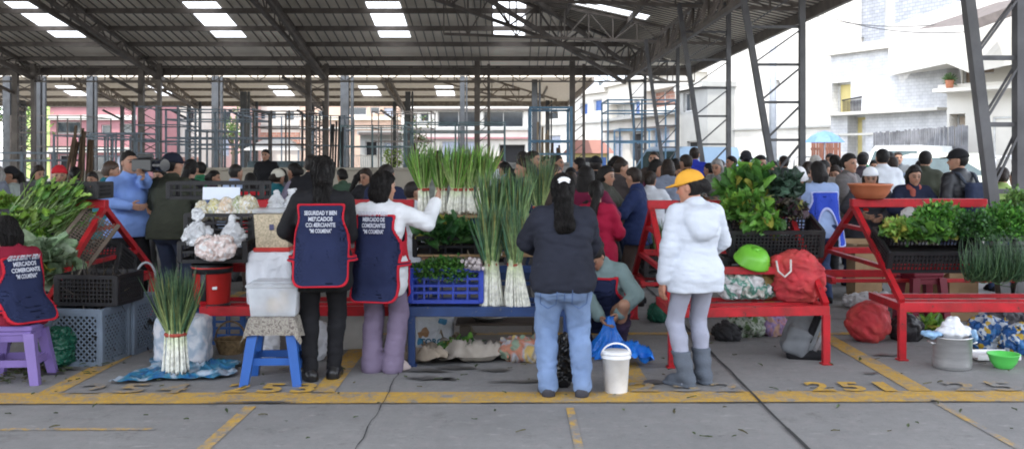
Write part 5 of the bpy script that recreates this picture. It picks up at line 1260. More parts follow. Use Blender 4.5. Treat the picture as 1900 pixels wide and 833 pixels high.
crowd(1186,311,10.9,75,'mb',(.014,.024,.075),'boy in navy jacket looking left before the red rack')
crowd(1208,322,12.4,-15,'fb',WHT,'person in white jacket with dark hair just right of the navy jacket boy')
crowd(1216,286,16.5,160,'m',BRN,'man facing this way with short hair beyond the white jacket')
crowd(1238,297,13.2,-10,'fo',(.20,.23,.30),'dark haired person in grey blue left of the mustard cap')
crowd(1172,302,15,100,'fo',OLV,'person in olive looking left deep in the crowd')
crowd(1156,291,17,170,'fb',RED,'distant person in red top facing the camera')
crowd(1274,293,14,60,'mb',BRN,'man with dark hair in brown directly behind the mustard cap')
crowd(1293,279,18,-20,'m',(.03,.05,.42),'man in bright blue jacket standing far behind the mustard cap')
crowd(1340,301,15,140,'fo',(.20,.21,.2),'grey dressed person left of the tall greens',hairm=HAIRG)
crowd(1383,281,18,20,'m',BLK,'man in dark brimmed hat above the tall greens','bucket',(.03,.03,.035))
crowd(1478,303,11.6,160,'fo',(.17,.21,.20),'woman in grey green jacket and white cap beside the blue tabard','bucket',(.7,.7,.72))
crowd(1519,283,15.5,10,'m',(.22,.21,.2),'man in grey jacket with flat grey cap above the blue tabard','knit',(.36,.35,.33))
crowd(1556,290,15,-15,'fp',RED,'dark haired woman in red top at the back right')
crowd(1578,292,12.6,-135,'fb',(.13,.12,.12),'woman in grey patterned shawl standing over the clay bowl',scarf=(.25,.22,.22))
crowd(1608,282,17,20,'m',GRN,'man in green top far behind the clay bowl')
crowd(1611,301,12,165,'fo',(.05,.05,.06),'woman with white knitted hat and red scarf','knit',(.72,.74,.78),scarf=(.5,.02,.02))
crowd(1637,282,14,-5,'m',WHT,'man in white shirt seen from the back at the right')
crowd(1661,291,14.6,15,'mb',(.12,.16,.22),'man in grey blue vest beside the white shirt man')
crowd(1669,287,20,175,'m',GRY,'distant man facing this way near the parked white car')
crowd(1688,306,11.6,178,'fo',(.014,.018,.04),'woman in navy jacket facing this way right of the clay bowl',scarf=(.3,.08,.06))
crowd(1708,287,14,-30,'m',OLV,'man in olive jacket with his back turned next to the pickup')
crowd(1858,310,12,-5,'fb',(.26,.36,.12),'woman in lime green top with dark hair near the right edge')
crowd(1893,318,13,30,'m',GRY,'person in grey at the far right edge')
crowd(1434,300,16,150,'m',(.05,.06,.2),'man in dark blue looking this way behind the tall greens')
crowd(1541,287,19,160,'fb',GRY,'distant person in grey under the blue umbrella')
crowd(1318,298,17,30,'fp',BLK,'dark haired woman in black right of the mustard cap')
crowd(1003,303,16.5,100,'fp',GRY,'person in grey in the gap behind the onion bunches')
crowd(1256,301,16,-170,'fl',NAV,'long haired woman in navy beyond the grey blue dressed person')

crowd(1131,287,17,-80,'fp',(.30,.25,.2),'tan dressed person far behind the tall dark brown jacket man')
crowd(1075,297,14.6,60,'m',(.05,.06,.10),'man in slate blue left of the black cap man')
crowd(1049,312,11.2,-35,'fl',(.02,.02,.028),'long haired woman in black just behind the grey sweater')
crowd(1197,299,13.8,-100,'fo',(.12,.03,.06),'person in plum top above the navy jacket boy')
crowd(1252,290,18.5,40,'m',(.16,.17,.2),'grey topped man far behind the mustard cap')
crowd(1330,292,16.2,-50,'fb',(.5,.5,.52),'woman in white cardigan between mustard cap and tall greens')
crowd(1362,294,17.5,100,'m',(.10,.12,.2),'man in dull blue just left of the dark hat')
crowd(1408,294,15.2,-140,'fb',(.14,.05,.05),'woman in rust top behind the dusty kale')
crowd(1455,292,17.2,20,'m',(.04,.05,.045),'man in dark green left of the white bucket hat')
crowd(1497,296,14.4,-60,'fp',(.05,.05,.07),'dark haired woman close behind the white bucket hat')
crowd(1533,298,13.4,-30,'mb',(.20,.19,.18),'person in light grey just right of the blue tabard woman')
crowd(1562,303,13.8,150,'fo',(.30,.26,.24),'woman in beige top below the red topped woman')
crowd(1597,288,16.5,-20,'m',(.05,.04,.05),'dark jacketed man between grey shawl and white shirt')
crowd(1626,294,19,170,'fb',(.3,.1,.1),'distant woman in faded red facing this way')
crowd(1650,284,17.5,30,'m',(.25,.28,.32),'pale grey shirted man left of the distant facing man')
crowd(1722,294,15.2,60,'fo',(.35,.36,.4),'pale dressed woman by the front of the pickup')
crowd(945,296,15.4,70,'fb',(.10,.16,.30),'woman in mid blue top just right of the distant white top')
crowd(1012,291,18,-150,'m',(.28,.26,.25),'distant man in pale shirt over the brown haired woman')
crowd(905,290,20,20,'m',(.09,.1,.12),'far man in grey behind the tall onion leaves')
crowd(60,312,14.2,-120,'fo',(.10,.13,.10),'woman in moss green right of the patterned top')
crowd(143,316,14.6,40,'fb',(.06,.05,.06),'dark topped woman near the leaning brown boards')
crowd(392,314,14.5,-70,'fb',(.06,.04,.06),'woman in dark purple left of the light blue shirt')
crowd(533,318,14.5,30,'fo',(.09,.09,.1),'grey dressed person between the cream hat and checked top')
crowd(640,316,15,60,'fb',(.05,.09,.06),'woman in bottle green right behind the tall apron woman')
crowd(690,312,13.2,150,'fo',(.03,.03,.035),'dark dressed woman facing this way between the apron women')
# ------------------------------------------------------------------ racks, crates, stools, bags
m_red=M('red_paint',(.42,.012,.020),.4,var=.2,scale=9,dirt=.7,dcol=(.14,.03,.025),bump=.15); chips(m_red)
m_navyp=M('dark_blue_paint',(.018,.045,.14),.4,var=.2,scale=7,dirt=.4,dcol=(.03,.035,.05)); chips(m_navyp,(.16,.15,.14),18,.62)
m_wood=M('bare_wood',(.28,.18,.09),.75,var=.3,scale=5,stretch=(1,6,6))
m_blkp=M('black_crate_plastic',(.013,.013,.015),.5,var=.25,scale=10,dirt=.3,dcol=(.05,.045,.04))
m_grycr=M('grey_crate_plastic',(.16,.205,.26),.5,var=.12,scale=8,dirt=.35,dcol=(.10,.10,.10))
m_blucr=M('blue_crate_plastic',(.012,.04,.33),.38,var=.1)
m_leaf=leaf_mat()
chips(m_grycr,(.10,.09,.08),9,.62,.5); chips(m_blkp,(.10,.09,.08),14,.64,.6)
def rack(label,X0,X1,mat,yF=7.85,zs=.43,dR=1.1,dB=2.3,zr=1.165,skew=0.0,ridge=None,ends=(1,1),board=False,w=.05):
    cx=(X0+X1)/2; r=empty('display_rack',label,'display rack',(cx,yF+dR,0))
    t=lambda x,y,z: (x-cx,y-dR+skew*(x-cx),z)
    for X in (X0,X1):
        for y in (0,dB):
            b=MB(); b.bbox(t(X,y,(zs-.04)/2),(w*1.1,w*1.1,zs-.04),.005); b.bbox(t(X,y,.006),(w*1.6,w*1.6,.012),.002); b.build('leg',mat,r)
    for y in (0,.30,.62,dB-.62,dB):
        b=MB(); b.bbox(((0),y-dR,zs-.012 if y in(0,dB) else zs-.008),(X1-X0+w,w,.075 if y in (0,dB) else .035),.004,rot=rotm(0,0,math.atan(skew))); b.build('shelf_rail',mat,r)
    for X in (X0,X1):
        for ya,yb in ((w/2,.62+w),(dB-.62,dB-w/2)):
            b=MB(); b.bar(t(X,ya,zs-.012),t(X,yb,zs-.012),w*.96,.06); b.build('side_rail',mat,r)
    for k,X in enumerate((X0,X1)):
        if not ends[k]: continue
        b=MB(); ym=lambda z,sg: dR-sg*(dR*(zr-z)/(zr-zs))
        b.bar(t(X,.0,zs+.03),t(X,dR-.01,zr-.02),w,w*.9,up=(1,0,0)); b.bar(t(X,dB,zs+.03),t(X,dR+.01,zr-.02),w,w*.9,up=(1,0,0))
        for z in (zs+.26,zs+.54):
            f=(zr-z)/(zr-zs); b.bar(t(X,dR-dR*f+.02,z),t(X,dR+(dB-dR)*f-.02,z),w*.8,w*.7)
        b.build('end_frame',mat,r)
    R0,R1=ridge or (X0-w/2,X1+w/2)
    b=MB(); b.bbox(((R0+R1)/2-cx,skew*((R0+R1)/2-cx),zr+.02),(R1-R0,.09,.075),.006); b.build('ridge_rail',mat,r)
    f=(zr-.70)/(zr-zs)
    for y in (dR-dR*f-.035,dR+(dB-dR)*f+.035):
        b=MB(); b.bbox((0,y-dR,.69),(X1-X0,.04,.06),.004); b.build('mid_rail',mat,r)
    if board:
        for yy,zz,ww in ((-.02,zr+.068,.34),(-.5,.80,.30)):
            b=MB(); b.bbox((0,yy,zz),(X1-X0,ww,.02),.004); b.build('board',m_wood,r)
    return r
rack('long red display rack at the left edge stacked with cabbages and greens',-5.4,-3.64,m_red,7.85,ridge=(-4.2,-3.615))
rack('red rack behind the two standing apron women, loaded with crates and tubs',-2.42,-.90,m_red,7.86,zs=.41,ends=(1,0))
rack('navy blue display rack carrying the spring onions and the blue crate',-.77,.42,m_navyp,7.70,board=True,ends=(0,0),zr=1.02)
rack('red display rack behind the woman in white padded jacket',1.217,2.43,m_red,7.70,skew=.10)
rack('red display rack with a clay bowl on its top rail at the right',3.08,5.0,m_red,7.92,ridge=(3.05,4.26),zr=1.17,ends=(1,0))

def crate(label,c,w,d,h,mat,style='slot',rx=0,rz=0,group=None,name='plastic_crate',t=.012):
    b=MB()
    def wall(L,H,fr,to3,pitch):
        # frame
        b.add(*_bx(to3,-L/2,L/2,0,fr,t)); b.add(*_bx(to3,-L/2,L/2,H-fr*1.1,H,t*1.9)); b.add(*_bx(to3,-L/2,-L/2+fr,fr,H-fr*1.1,t)); b.add(*_bx(to3,L/2-fr,L/2,fr,H-fr*1.1,t))
        if style=='slot':
            n=max(2,int((H-2*fr)/.045))
            for i in range(1,n): z=fr+(H-2*fr)*i/n; b.add(*_bx(to3,-L/2+fr,L/2-fr,z-.009,z+.009,t*.8))
            m=max(2,int(L/.11))
            for i in range(1,m): x=-L/2+L*i/m; b.add(*_bx(to3,x-.007,x+.007,fr,H-fr,t*1.2))
        elif style=='mesh':
            n=max(2,int((H-2*fr)/.03)); m=max(2,int(L/.03))
            for i in range(1,n): z=fr+(H-2*fr)*i/n; b.add(*_bx(to3,-L/2+fr,L/2-fr,z-.005,z+.005,t*.7))
            for i in range(1,m): x=-L/2+L*i/m; b.add(*_bx(to3,x-.005,x+.005,fr,H-fr,t*.8))
        else: # diamond
            x0,x1,z0,z1=-L/2+fr,L/2-fr,fr,H-fr*1.6
            for sg in (-1,1):
                k=-(z1-z0)
                while k<(x1-x0)+(z1-z0):
                    # line from (x0+k, z0) going sg
                    pa=[x0+k,z0] ; pb=[x0+k+(z1-z0),z1]
                    if sg<0: pa,pb=[x0+k,z1],[x0+k+(z1-z0),z0]
                    a=max(pa[0],x0); e=min(pb[0],x1)
                    if e-a>.004:
                        f=lambda x: pa[1]+(pb[1]-pa[1])*(x-pa[0])/(pb[0]-pa[0])
                        b.bar(to3(a,0,f(a)),to3(e,0,f(e)),.012,.006,up=to3(0,1,0)-to3(0,0,0))
                    k+=.047
            b.add(*_bx(to3,x0-.004,x1+.004,z1,H-fr*.9,t))
            for i in (1,2) if L>.5 else ():
                x=-L/2+L*i/3; b.add(*_bx(to3,x-.018,x+.018,fr,H-fr*1.2,t*1.5))
    def _bx(to3,x0,x1,z0,z1,th):
        v=[to3(x,y,z) for z in (z0,z1) for (x,y) in ((x0,-th/2),(x1,-th/2),(x1,th/2),(x0,th/2))]
        return v,MB.BF
    fr=.028 if h<.35 else .035
    wall(w-.004,h,fr,lambda x,y,z: np.array((x,-d/2+y,z)),0); wall(w-.004,h,fr,lambda x,y,z: np.array((x,d/2+y,z)),0)
    wall(d-.03,h*.998,fr,lambda x,y,z: np.array((-w/2+y,x,z)),0); wall(d-.03,h*.998,fr,lambda x,y,z: np.array((w/2+y,x,z)),0)
    for sx in (-1,1):
        for sy in (-1,1): b.bbox((sx*(w/2-.008),sy*(d/2-.008),h/2),(.04,.04,h*.99),.008)
    b.box((0,0,.006),(w-.03,d-.03,.008))
    o=b.build(name,mat); o.location=c; o.rotation_euler=(rx,0,rz)
    return tag(o,label,'crate',group)
def stool(label,X,Y,rz,h,ws,wb,mat,arch=False):
    r=empty('plastic_stool',label,'stool',(X,Y,0),rz)
    b=MB(); b.bbox((0,0,h-.02),(ws*2,ws*2,.04),.014); b.bbox((0,0,h-.052),(ws*1.9,ws*1.9,.03),.006); b.build('seat',mat,r)
    for sx in (-1,1):
        for sy in (-1,1):
            b=MB(); a=np.array((sx*ws*.86,sy*ws*.86,h-.05)); e=np.array((sx*wb,sy*wb,0))
            v=[]
            for p,q in ((e,.030),(a,.036)):
                v+= [(p[0]-q,p[1]-q,p[2]),(p[0]+q,p[1]-q,p[2]),(p[0]+q,p[1]+q,p[2]),(p[0]-q,p[1]+q,p[2])]
            b.add(v,MB.BF); b.build('leg',mat,r)
    f=.42; q=ws*.86*(1-f)+wb*f; z=h*(1-f)*.62
    for k in range(4):
        rr=rotm(0,0,k*math.pi/2); b=MB(); b.box(np.array((0,-q,z))@rr.T,(q*2-.03,.022,.05),rot=rr); b.build('rail',mat,r); b=MB(); b.box(np.array((0,-ws*.84,h-.085))@rr.T,(ws*1.6,.02,.05),rot=rr); b.build('apron_rail',mat,r)
    return r
stool('lilac plastic stool under the seated person at the left edge',-3.56,7.22,.12,.405,.145,.185,M('lilac_plastic',(.18,.125,.33),.4,var=.06))
stool('blue plastic stool covered by a brown patterned cloth',at(511,7.2),7.2,.06,.46,.145,.185,M('blue_plastic',(.022,.095,.34),.4,var=.06))
stool('dark maroon plastic stool behind the right red rack',at(1711,9.6),9.62,.1,.51,.15,.17,M('maroon_plastic',(.17,.012,.03),.4,var=.06))

crate('dark crate on the top rail behind the slanting greens',(-3.98,8.98,1.23),.66,.34,.15,m_blkp,'mesh')
crate('near grey crate with diamond mesh sides beside the left rack',(-3.335,7.90,0),.45,.42,.44,m_grycr,'diamond',rz=-.13,group='grey mesh crates')
crate('farther grey crate partly hidden behind the near grey crate',(-3.245,8.35,0),.43,.44,.455,m_grycr,'diamond',rz=-.13,group='grey mesh crates')
crate('black mesh crate of dark roots standing on the grey crates',(-3.29,8.0,.446),.50,.42,.24,m_blkp,'mesh',rz=-.1)
crate('black crate of white bags standing above the red bucket',(at(403,7.98),8.0,.775),.52,.34,.17,m_blkp,'slot',rz=.04)
crate('lower black crate under the bagged goods on the red rack',(at(428,8.4),8.42,.735),.60,.38,.19,m_blkp,'slot')
crate('upper black crate full of bagged goods left of the white bags',(at(420,8.4),8.42,.93),.58,.38,.21,m_blkp,'slot')
crate('black crate holding two knotted white bags',(at(520,8.5),8.52,.93),.44,.36,.18,m_blkp,'slot')
crate('black crate standing on the top rail behind the white card',(at(410,9.1),9.05,1.225),.85,.26,.16,m_blkp,'slot')
crate('black crate lower under the white bag crate on the red rack',(at(520,8.5),8.54,.735),.42,.36,.185,m_blkp,'slot')
crate('bright blue slotted crate of parsley on the navy rack',(-.51,7.92,.455),.56,.40,.27,m_blucr,'slot',rx=-.10)
crate('black crate of dark leafy greens above the bright blue crate',(-.54,8.34,.82),.52,.34,.18,m_blkp,'slot',rx=.2)
crate('wide black crate of lettuce and chard behind the white padded jacket',(at(1428,8.5),8.50,.83),.76,.42,.24,m_blkp,'mesh',rx=.30)
crate('black crate under the lime green colander',(at(1405,8.5),8.52,.565),.62,.34,.20,m_blkp,'slot',rx=0)
crate('black crate of herbs at the left on the right red rack',(at(1715,8.45),8.45,.735),.78,.42,.20,m_blkp,'mesh',rx=.42)
crate('black crate of curly greens at the far right of the rack',(at(1880,8.45),8.45,.735),.66,.42,.20,m_blkp,'slot',rx=.42)
crate('dark crate of pale lettuce on the ground beyond the left rack',(at(5,9.9),9.9,.86),.55,.4,.24,m_blkp,'slot')
crate('stacked dark crate under the pale lettuce crate at left edge',(at(5,9.9),9.93,.61),.56,.42,.245,m_blkp,'slot')
crate('black crate leaning in the shade inside the left rack',(-3.85,9.3,.46),.5,.4,.3,m_blkp,'mesh',rx=-.4)
crate('blue crate in the shade behind the wicker basket',(at(410,8.75),8.75,0),.5,.36,.28,M('dull_blue_plastic',(.03,.09,.26),.5),'slot')
crate('black crate of chives on the back shelf between the two red racks',(1.55,9.75,.455),.56,.38,.2,m_blkp,'slot')

# ---- bags and lumps
def lump(name,label,cat,c,r,mat,fold=.02,freq=14,seed=1,knot=0.0,h=.011,flat=True,group=None,rot=None,extra=None,sharp=.5,box=False):
    c=np.array(c,float); r=np.array(r,float)
    def fn(P):
        q=P-c.astype(np.float32)
        d=ell(P,c,r,rot) if not box else rbox(P,c,r,min(r)*.45,rot)
        if knot:
            d=smin(d,seg(P,c+np.array((0,0,r[2]*.7)),c+np.array((.01,0,r[2]+knot*.55)),r[0]*.35,.018),.05)
            d=smin(d,ell(P,c+np.array((.0,0,r[2]+knot)),(r[0]*.38,r[1]*.3,knot*.55)),.02)
        if extra: 
            for e in extra: d=smin(d,ell(P,c+np.array(e[0]),e[1]),.04)
        w=wob(P,freq,1.0,seed); d=d+fold*1.25*(w*(1-sharp)+sharp*(1-2*np.abs(np.sin(w*2.2))))+ridge(P,freq*2.2,fold*.45,seed+3)
        if flat: d=smax(d,(c[2]-r[2]*.93)-P[:,2],.012)
        return d
    pad=max(.08,knot*1.8)
    b=sdf_mb(fn,c-r-.07,c+r+np.array((.07,.07,pad)),h)
    base=np.array((c[0],c[1],c[2]-r[2])); b.xf(off=-base)
    o=b.build(name,mat,None,True); o.location=base
    return tag(o,label,cat,group)
def pat(name,cols,scale=18,rough=.6,tl=None):
    m=bpy.data.materials.new(name); m.use_nodes=True; nt=m.node_tree; N=nt.nodes; L=nt.links; b=N['Principled BSDF']
    tc=N.new('ShaderNodeTexCoord'); n=N.new('ShaderNodeTexNoise'); n.inputs['Scale'].default_value=scale; n.inputs['Detail'].default_value=2.5; n.inputs['Distortion'].default_value=.6
    L.new(tc.outputs['Object'],n.inputs['Vector']); r=N.new('ShaderNodeValToRGB'); r.color_ramp.interpolation='CONSTANT'
    vor='print' in name or 'blocks' in name
    if vor:
        vt=N.new('ShaderNodeTexVoronoi'); vt.inputs['Scale'].default_value=scale*1.3; L.new(tc.outputs['Object'],vt.inputs['Vector']); sp=N.new('ShaderNodeSeparateXYZ'); L.new(vt.outputs['Color'],sp.inputs[0])
    else: r.color_ramp.interpolation='EASE'
    k=len(cols); e=r.color_ramp.elements
    while len(e)<k: e.new(.5)
    for i,c in enumerate(cols): e[i].position=0 if i==0 else .36+.28*(i-1)/max(1,k-2) if k>2 else .5; e[i].color=(*c,1)
    L.new(sp.outputs[0] if vor else n.outputs['Fac'],r.inputs['Fac']); L.new(r.outputs['Color'],b.inputs['Base Color']); b.inputs['Roughness'].default_value=rough
    return crumple(m,16,.7) if rough<.6 else m
W_BAG=crumple(translucent_mat('white_polythene',(.74,.76,.78),.25,.35),20); CLR=crumple(translucent_mat('clear_polythene',(.75,.76,.74),.3,.15,.35),20)
RNET=M('red_mesh_sack',(.47,.035,.045),.6,var=.35,scale=9,bump=.8,bscale=230,dirt=.35,dcol=(.42,.15,.06))
lump('plastic_bag','dark green plastic bag behind the lilac stool','bag',(-3.46,7.62,.15),(.12,.14,.16),crumple(M('green_polythene',(.008,.075,.045),.35),18),.025,16,2)
lump('woven_bag','white woven bag with purple scribble behind the standing onion bunch','bag',(at(338,7.75),7.78,.19),(.205,.12,.19),pat('white_woven_bag',[(.55,.57,.6),(.6,.62,.65),(.35,.42,.5),(.6,.6,.62)],9),.006,9,3,box=True)
lump('white_sack','white sack under the tub of grain on the red rack','sack',(at(506,7.95),7.98,.645),(.19,.14,.225),crumple(M('white_sackcloth',(.66,.68,.72),.7,var=.08),14,.6),.006,9,4,box=True)
for i,(px,Yb,zb,rx,kn,lab) in enumerate(((513,8.48,1.16,.10,.05,'left knotted white bag on the black crate'),(541,8.5,1.16,.11,.06,'right knotted white bag on the black crate'))):
    lump('plastic_bag',lab,'bag',(at(px,Yb),Yb,zb),(rx*.8,.09,.085),W_BAG,.014,24,5+i,kn,group='knotted white bags')
lump('plastic_bag','white bag of eggs at the left in the crate above the red bucket','bag',(at(365,7.82),7.84,.99),(.11,.11,.09),W_BAG,.02,20,8,.07)
lump('plastic_bag','white bag at the right in the crate above the red bucket','bag',(at(432,7.86),7.87,.98),(.10,.11,.09),W_BAG,.02,20,9,.05)
lump('plastic_bag','sagging clear bag with reddish goods hanging over the crate above the red bucket','bag',(at(398,7.66),7.69,.90),(.16,.05,.105),pat('clear_bag_red_goods',[(.60,.58,.57),(.62,.57,.55),(.52,.40,.36),(.66,.66,.65)],22,.25),.018,20,10)
GOODS=[((.42,.36,.12),(.6,.6,.5),(.5,.42,.25)),((.2,.3,.08),(.6,.6,.52),(.55,.5,.2)),((.5,.3,.16),(.62,.58,.5),(.6,.45,.3)),((.55,.5,.3),(.65,.62,.55),(.35,.4,.2))]
for i,(px,dz,nm) in enumerate(((378,0,'pale'),(400,.02,'green and white'),(422,.03,'yellow green'),(444,.045,'orange tinted'),(462,.06,'cream coloured'))):
    lump('plastic_bag','clear bag of %s goods, %s on the upper crate'%(nm,['leftmost','second from left','middle one','fourth from left','rightmost'][i]),'bag',(at(px,8.42),8.40+.03*(i%2),1.14+dz*.6),(.072,.10,.085+dz*.4),pat('bagged_goods_%s'%nm.replace(' ','_'),list(GOODS[i%4])+[(.7,.7,.68)],26,.22),.014,28,20+i,group='clear bags of goods on the upper crate')
lump('paper_bag','white paper bag behind the legs of the tall apron woman','bag',(at(582,7.85),7.9,.16),(.13,.08,.17),M('white_paper',(.6,.61,.64),.7,var=.08),.015,14,30)
lump('paper_bag','white paper bag on the ground behind the blue stool','bag',(at(490,7.75),7.8,.14),(.11,.07,.15),M('white_paper',(.6,.61,.64),.7,var=.08),.015,14,31)
lump('black_bag','black plastic bag standing between the feet of the woman in jeans','bag',(.355,7.02,.17),(.085,.085,.185),M('black_polythene',(.01,.01,.011),.25),.02,18,33)
lump('cloth_bundle','green red and grey cloth bundle left of the woman in jeans','bundle',(at(972,7.9),7.92,.08),(.20,.15,.10),pat('multi_cloth',[(.16,.22,.13),(.18,.25,.18),(.40,.16,.10),(.30,.30,.32),(.42,.30,.10)],7,.9),.03,10,39,sharp=.6)
lump('printed_bag','white bag printed with colourful blocks under the navy rack','bag',(at(806,8.35),8.4,.19),(.16,.06,.20),pat('printed_blocks',[(.6,.63,.66),(.65,.67,.7),(.05,.25,.45),(.35,.2,.1),(.62,.64,.68)],15,.5),.004,8,40,box=True)
lump('green_sack','green mesh sack on the ground right of the crouching person','sack',(at(1222,9.75),9.75,.09),(.11,.11,.10),M('green_mesh',(.01,.09,.055),.7,var=.3,bump=.6),.016,14,41)
lump('plastic_bag','white and green bag of vegetables on the red rack shelf','bag',(at(1370,8.2),8.2,.565),(.20,.15,.13),pat('white_green_bag',[(.3,.3,.28),(.55,.56,.55),(.6,.6,.6),(.05,.22,.16),(.5,.5,.45)],9,.35),.025,14,42,extra=[((.16,0,-.05),(.16,.12,.07))])
lump('plastic_bag','tan bag of produce beside the red mesh bag on the shelf','bag',(at(1417,8.25),8.25,.55),(.11,.10,.12),M('tan_polythene',(.38,.27,.09),.4,var=.3),.018,18,43)
lump('mesh_bag','tall red mesh shopping bag on the red rack shelf','bag',(at(1482,8.1),8.1,.63),(.20,.14,.205),RNET,.016,12,44,extra=[((-.05,0,.13),(.16,.10,.08)),((.0,0,-.1),(.2,.13,.1))])
b=MB(); X0=at(1455,7.95); b.tube([(X0-.06,7.96,.78),(X0-.05,7.94,.70),(X0,7.93,.655),(X0+.05,7.94,.70),(X0+.055,7.96,.79)],.008,8); tag(b.build('rope_handle',M('white_rope',(.6,.55,.52),.8),None,True),'white rope handle looped on the tall red mesh bag','rope')
lump('cloth_bundle','dark bundle under the red rack shelf beside the grey boots','bundle',(at(1350,8.75),8.78,.07),(.13,.11,.09),M('dark_bundle',(.025,.025,.028),.7,var=.4),.02,14,45)
lump('cloth_bundle','green and white leafy patterned bundle under the red rack','bundle',(at(1385,9.0),9.0,.11),(.17,.13,.13),pat('leafy_pattern',[(.04,.08,.03),(.08,.14,.05),(.35,.38,.33),(.05,.1,.04)],20,.8),.022,12,46)
lump('cloth_bundle','pink and mauve bundle under the red rack','bundle',(at(1428,9.05),9.05,.10),(.17,.12,.12),pat('pink_mauve_cloth',[(.42,.14,.14),(.40,.2,.22),(.25,.18,.34),(.45,.28,.2)],10,.8),.022,12,47)
lump('mesh_sack','round red mesh sack on the ground left of the right rack leg','sack',(at(1612,8.7),8.72,.165),(.19,.17,.18),RNET,.010,10,48,extra=[((.05,0,.1),(.12,.12,.09))])
lump('black_bag','black bag lying beside the round red mesh sack','bag',(at(1682,8.75),8.78,.10),(.14,.12,.12),M('black_nylon',(.018,.016,.018),.5,var=.3),.018,14,49)
lump('white_sack','flat white sack lying on the ground behind the right rack','sack',(at(1616,10.7),10.7,.07),(.28,.2,.09),M('white_woven',(.55,.56,.58),.7,var=.1),.02,9,50)
BY=pat('blue_yellow_print',[(.01,.07,.22),(.02,.13,.33),(.40,.26,.02),(.015,.09,.28),(.4,.45,.5)],20,.5)
lump('printed_bag','blue and yellow printed bag under the right rack near the white tray','bag',(at(1835,8.35),8.35,.13),(.17,.13,.15),BY,.025,14,51)
lump('printed_bag','blue and yellow printed bag at the right edge of the picture','bag',(at(1892,8.15),8.15,.11),(.15,.13,.14),BY,.025,14,52)
lump('grey_bag','dark grey bag behind the printed bags under the right rack','bag',(at(1868,8.75),8.75,.14),(.2,.12,.16),M('grey_bundle',(.1,.1,.11),.7,var=.4),.025,13,53)
lump('plastic_bag','small clear bag in the left end of the herb crate','bag',(at(1688,8.85),8.85,1.08),(.085,.07,.08),CLR,.012,22,54)
# grey backpack under the red rack
bp=empty('backpack','grey and black backpack leaning under the red rack shelf','backpack',(at(1490,8.0),8.05,0),-.25)
tl=rotm(0,R(22),0)
def fbp(P): return smin(rbox(P,(0,0,.20),(.13,.10,.205),.095,tl),rbox(P,(-.03,-.09,.14),(.10,.05,.12),.04,tl),.02)+wob(P,18,.006,5)
sdf_mb(fbp,(-.28,-.25,-.03),(.28,.25,.5),.012).build('bag_shell',M('grey_nylon',(.14,.15,.16),.7,var=.2),bp,True)
b=sdf_mb(lambda P: smin(rbox(P,(.075,-.075,.22),(.03,.06,.15),.028,tl),rbox(P,(.03,-.06,.03),(.15,.07,.035),.03),.02),(-.25,-.25,-.02),(.28,.2,.5),.012); b.build('front_panel',C_BLK,bp,True)
b=MB(); b.tube([(.16,-.09,.40),(.165,-.14,.32),(.15,-.155,.2),(.10,-.14,.08)],.014,8); b.build('strap',M('pale_strap',(.3,.3,.31),.7),bp,True)
# blue ground sheet and litter
def sheet(label,name,cat,x0,x1,y0,y1,mat,amp=.03,seed=0,freq=9):
    rs=np.random.RandomState(seed); c=((x0+x1)/2,(y0+y1)/2)
    def fn(u,v):
        ang=math.atan2(v-.5,u-.5); k=1+.14*math.sin(3*ang+seed)+.08*math.sin(7*ang+seed*2)
        x=(u-.5)*(x1-x0)*k; y=(v-.5)*(y1-y0)*k
        e=min(u,1-u,v,1-v); w=wob(np.array([[x,y,0.]],np.float32),freq,1.0,seed)[0]
        return (x,y,.006+amp*(.6-abs(math.sin(w*2.5)))*min(1,e*6+.3)+amp*.45)
    b=MB(); b.grid(fn,44,28); o=b.build(name,mat,None,True); o.location=(*c,0); return tag(o,label,cat)
sheet('crumpled blue plastic sheet on the ground under the standing onion bunch','plastic_sheet','plastic sheet',at(255,7.5),at(432,7.5),7.12,7.85,pat('blue_sheet',[(.015,.08,.22),(.02,.12,.30),(.03,.17,.28),(.35,.42,.5)],7,.35),.05,2)
BUR=M('burlap',(.30,.25,.19),.9,var=.25,bump=.6,bscale=200); BUP=M('burlap_pale',(.36,.32,.27),.9,var=.2,bump=.6,bscale=200)
sheet('crumpled burlap sack under the left half of the navy rack','burlap_sack','sack',at(738,7.9),at(835,7.9),7.66,8.25,BUR,.13,5,5)
sheet('folded pale burlap sack under the middle of the navy rack','burlap_sack','sack',at(818,7.9),at(930,7.9),7.72,8.25,BUP,.15,8,5)
sheet('small burlap sack edge behind the folded pale sack','burlap_sack','sack',at(815,8.5),at(880,8.5),8.32,8.6,BUR,.22,12,7)
CYAN=crumple(M('cyan_blue_polythene',(.012,.16,.62),.35,var=.12),14,.6)
def hung(u,v):
    a=u*2*math.pi; k=.30*math.sin(3*a+2*v)+.22*math.sin(7*a-3*v)+.12*math.sin(13*a+5*v)
    r=(.028+.13*v**1.25)*(1+k*(.25+.75*v)); return (r*math.cos(a)+.03*v*math.sin(2*a)-.03*v,r*.8*math.sin(a),.315-.305*v**.85+.012*math.sin(5*a)*(v<.2))
b=MB(); b.grid(hung,72,22); o=b.build('plastic_bag',CYAN,None,True); o.location=(at(1132,8.05),8.06,0); tag(o,'bright blue plastic bag held open by the crouching person','bag')
sheet('blue plastic bag lying crumpled on the ground right of the white bucket','plastic_bag','bag',at(1140,7.75),at(1202,7.75),7.55,7.95,CYAN,.16,3,11)
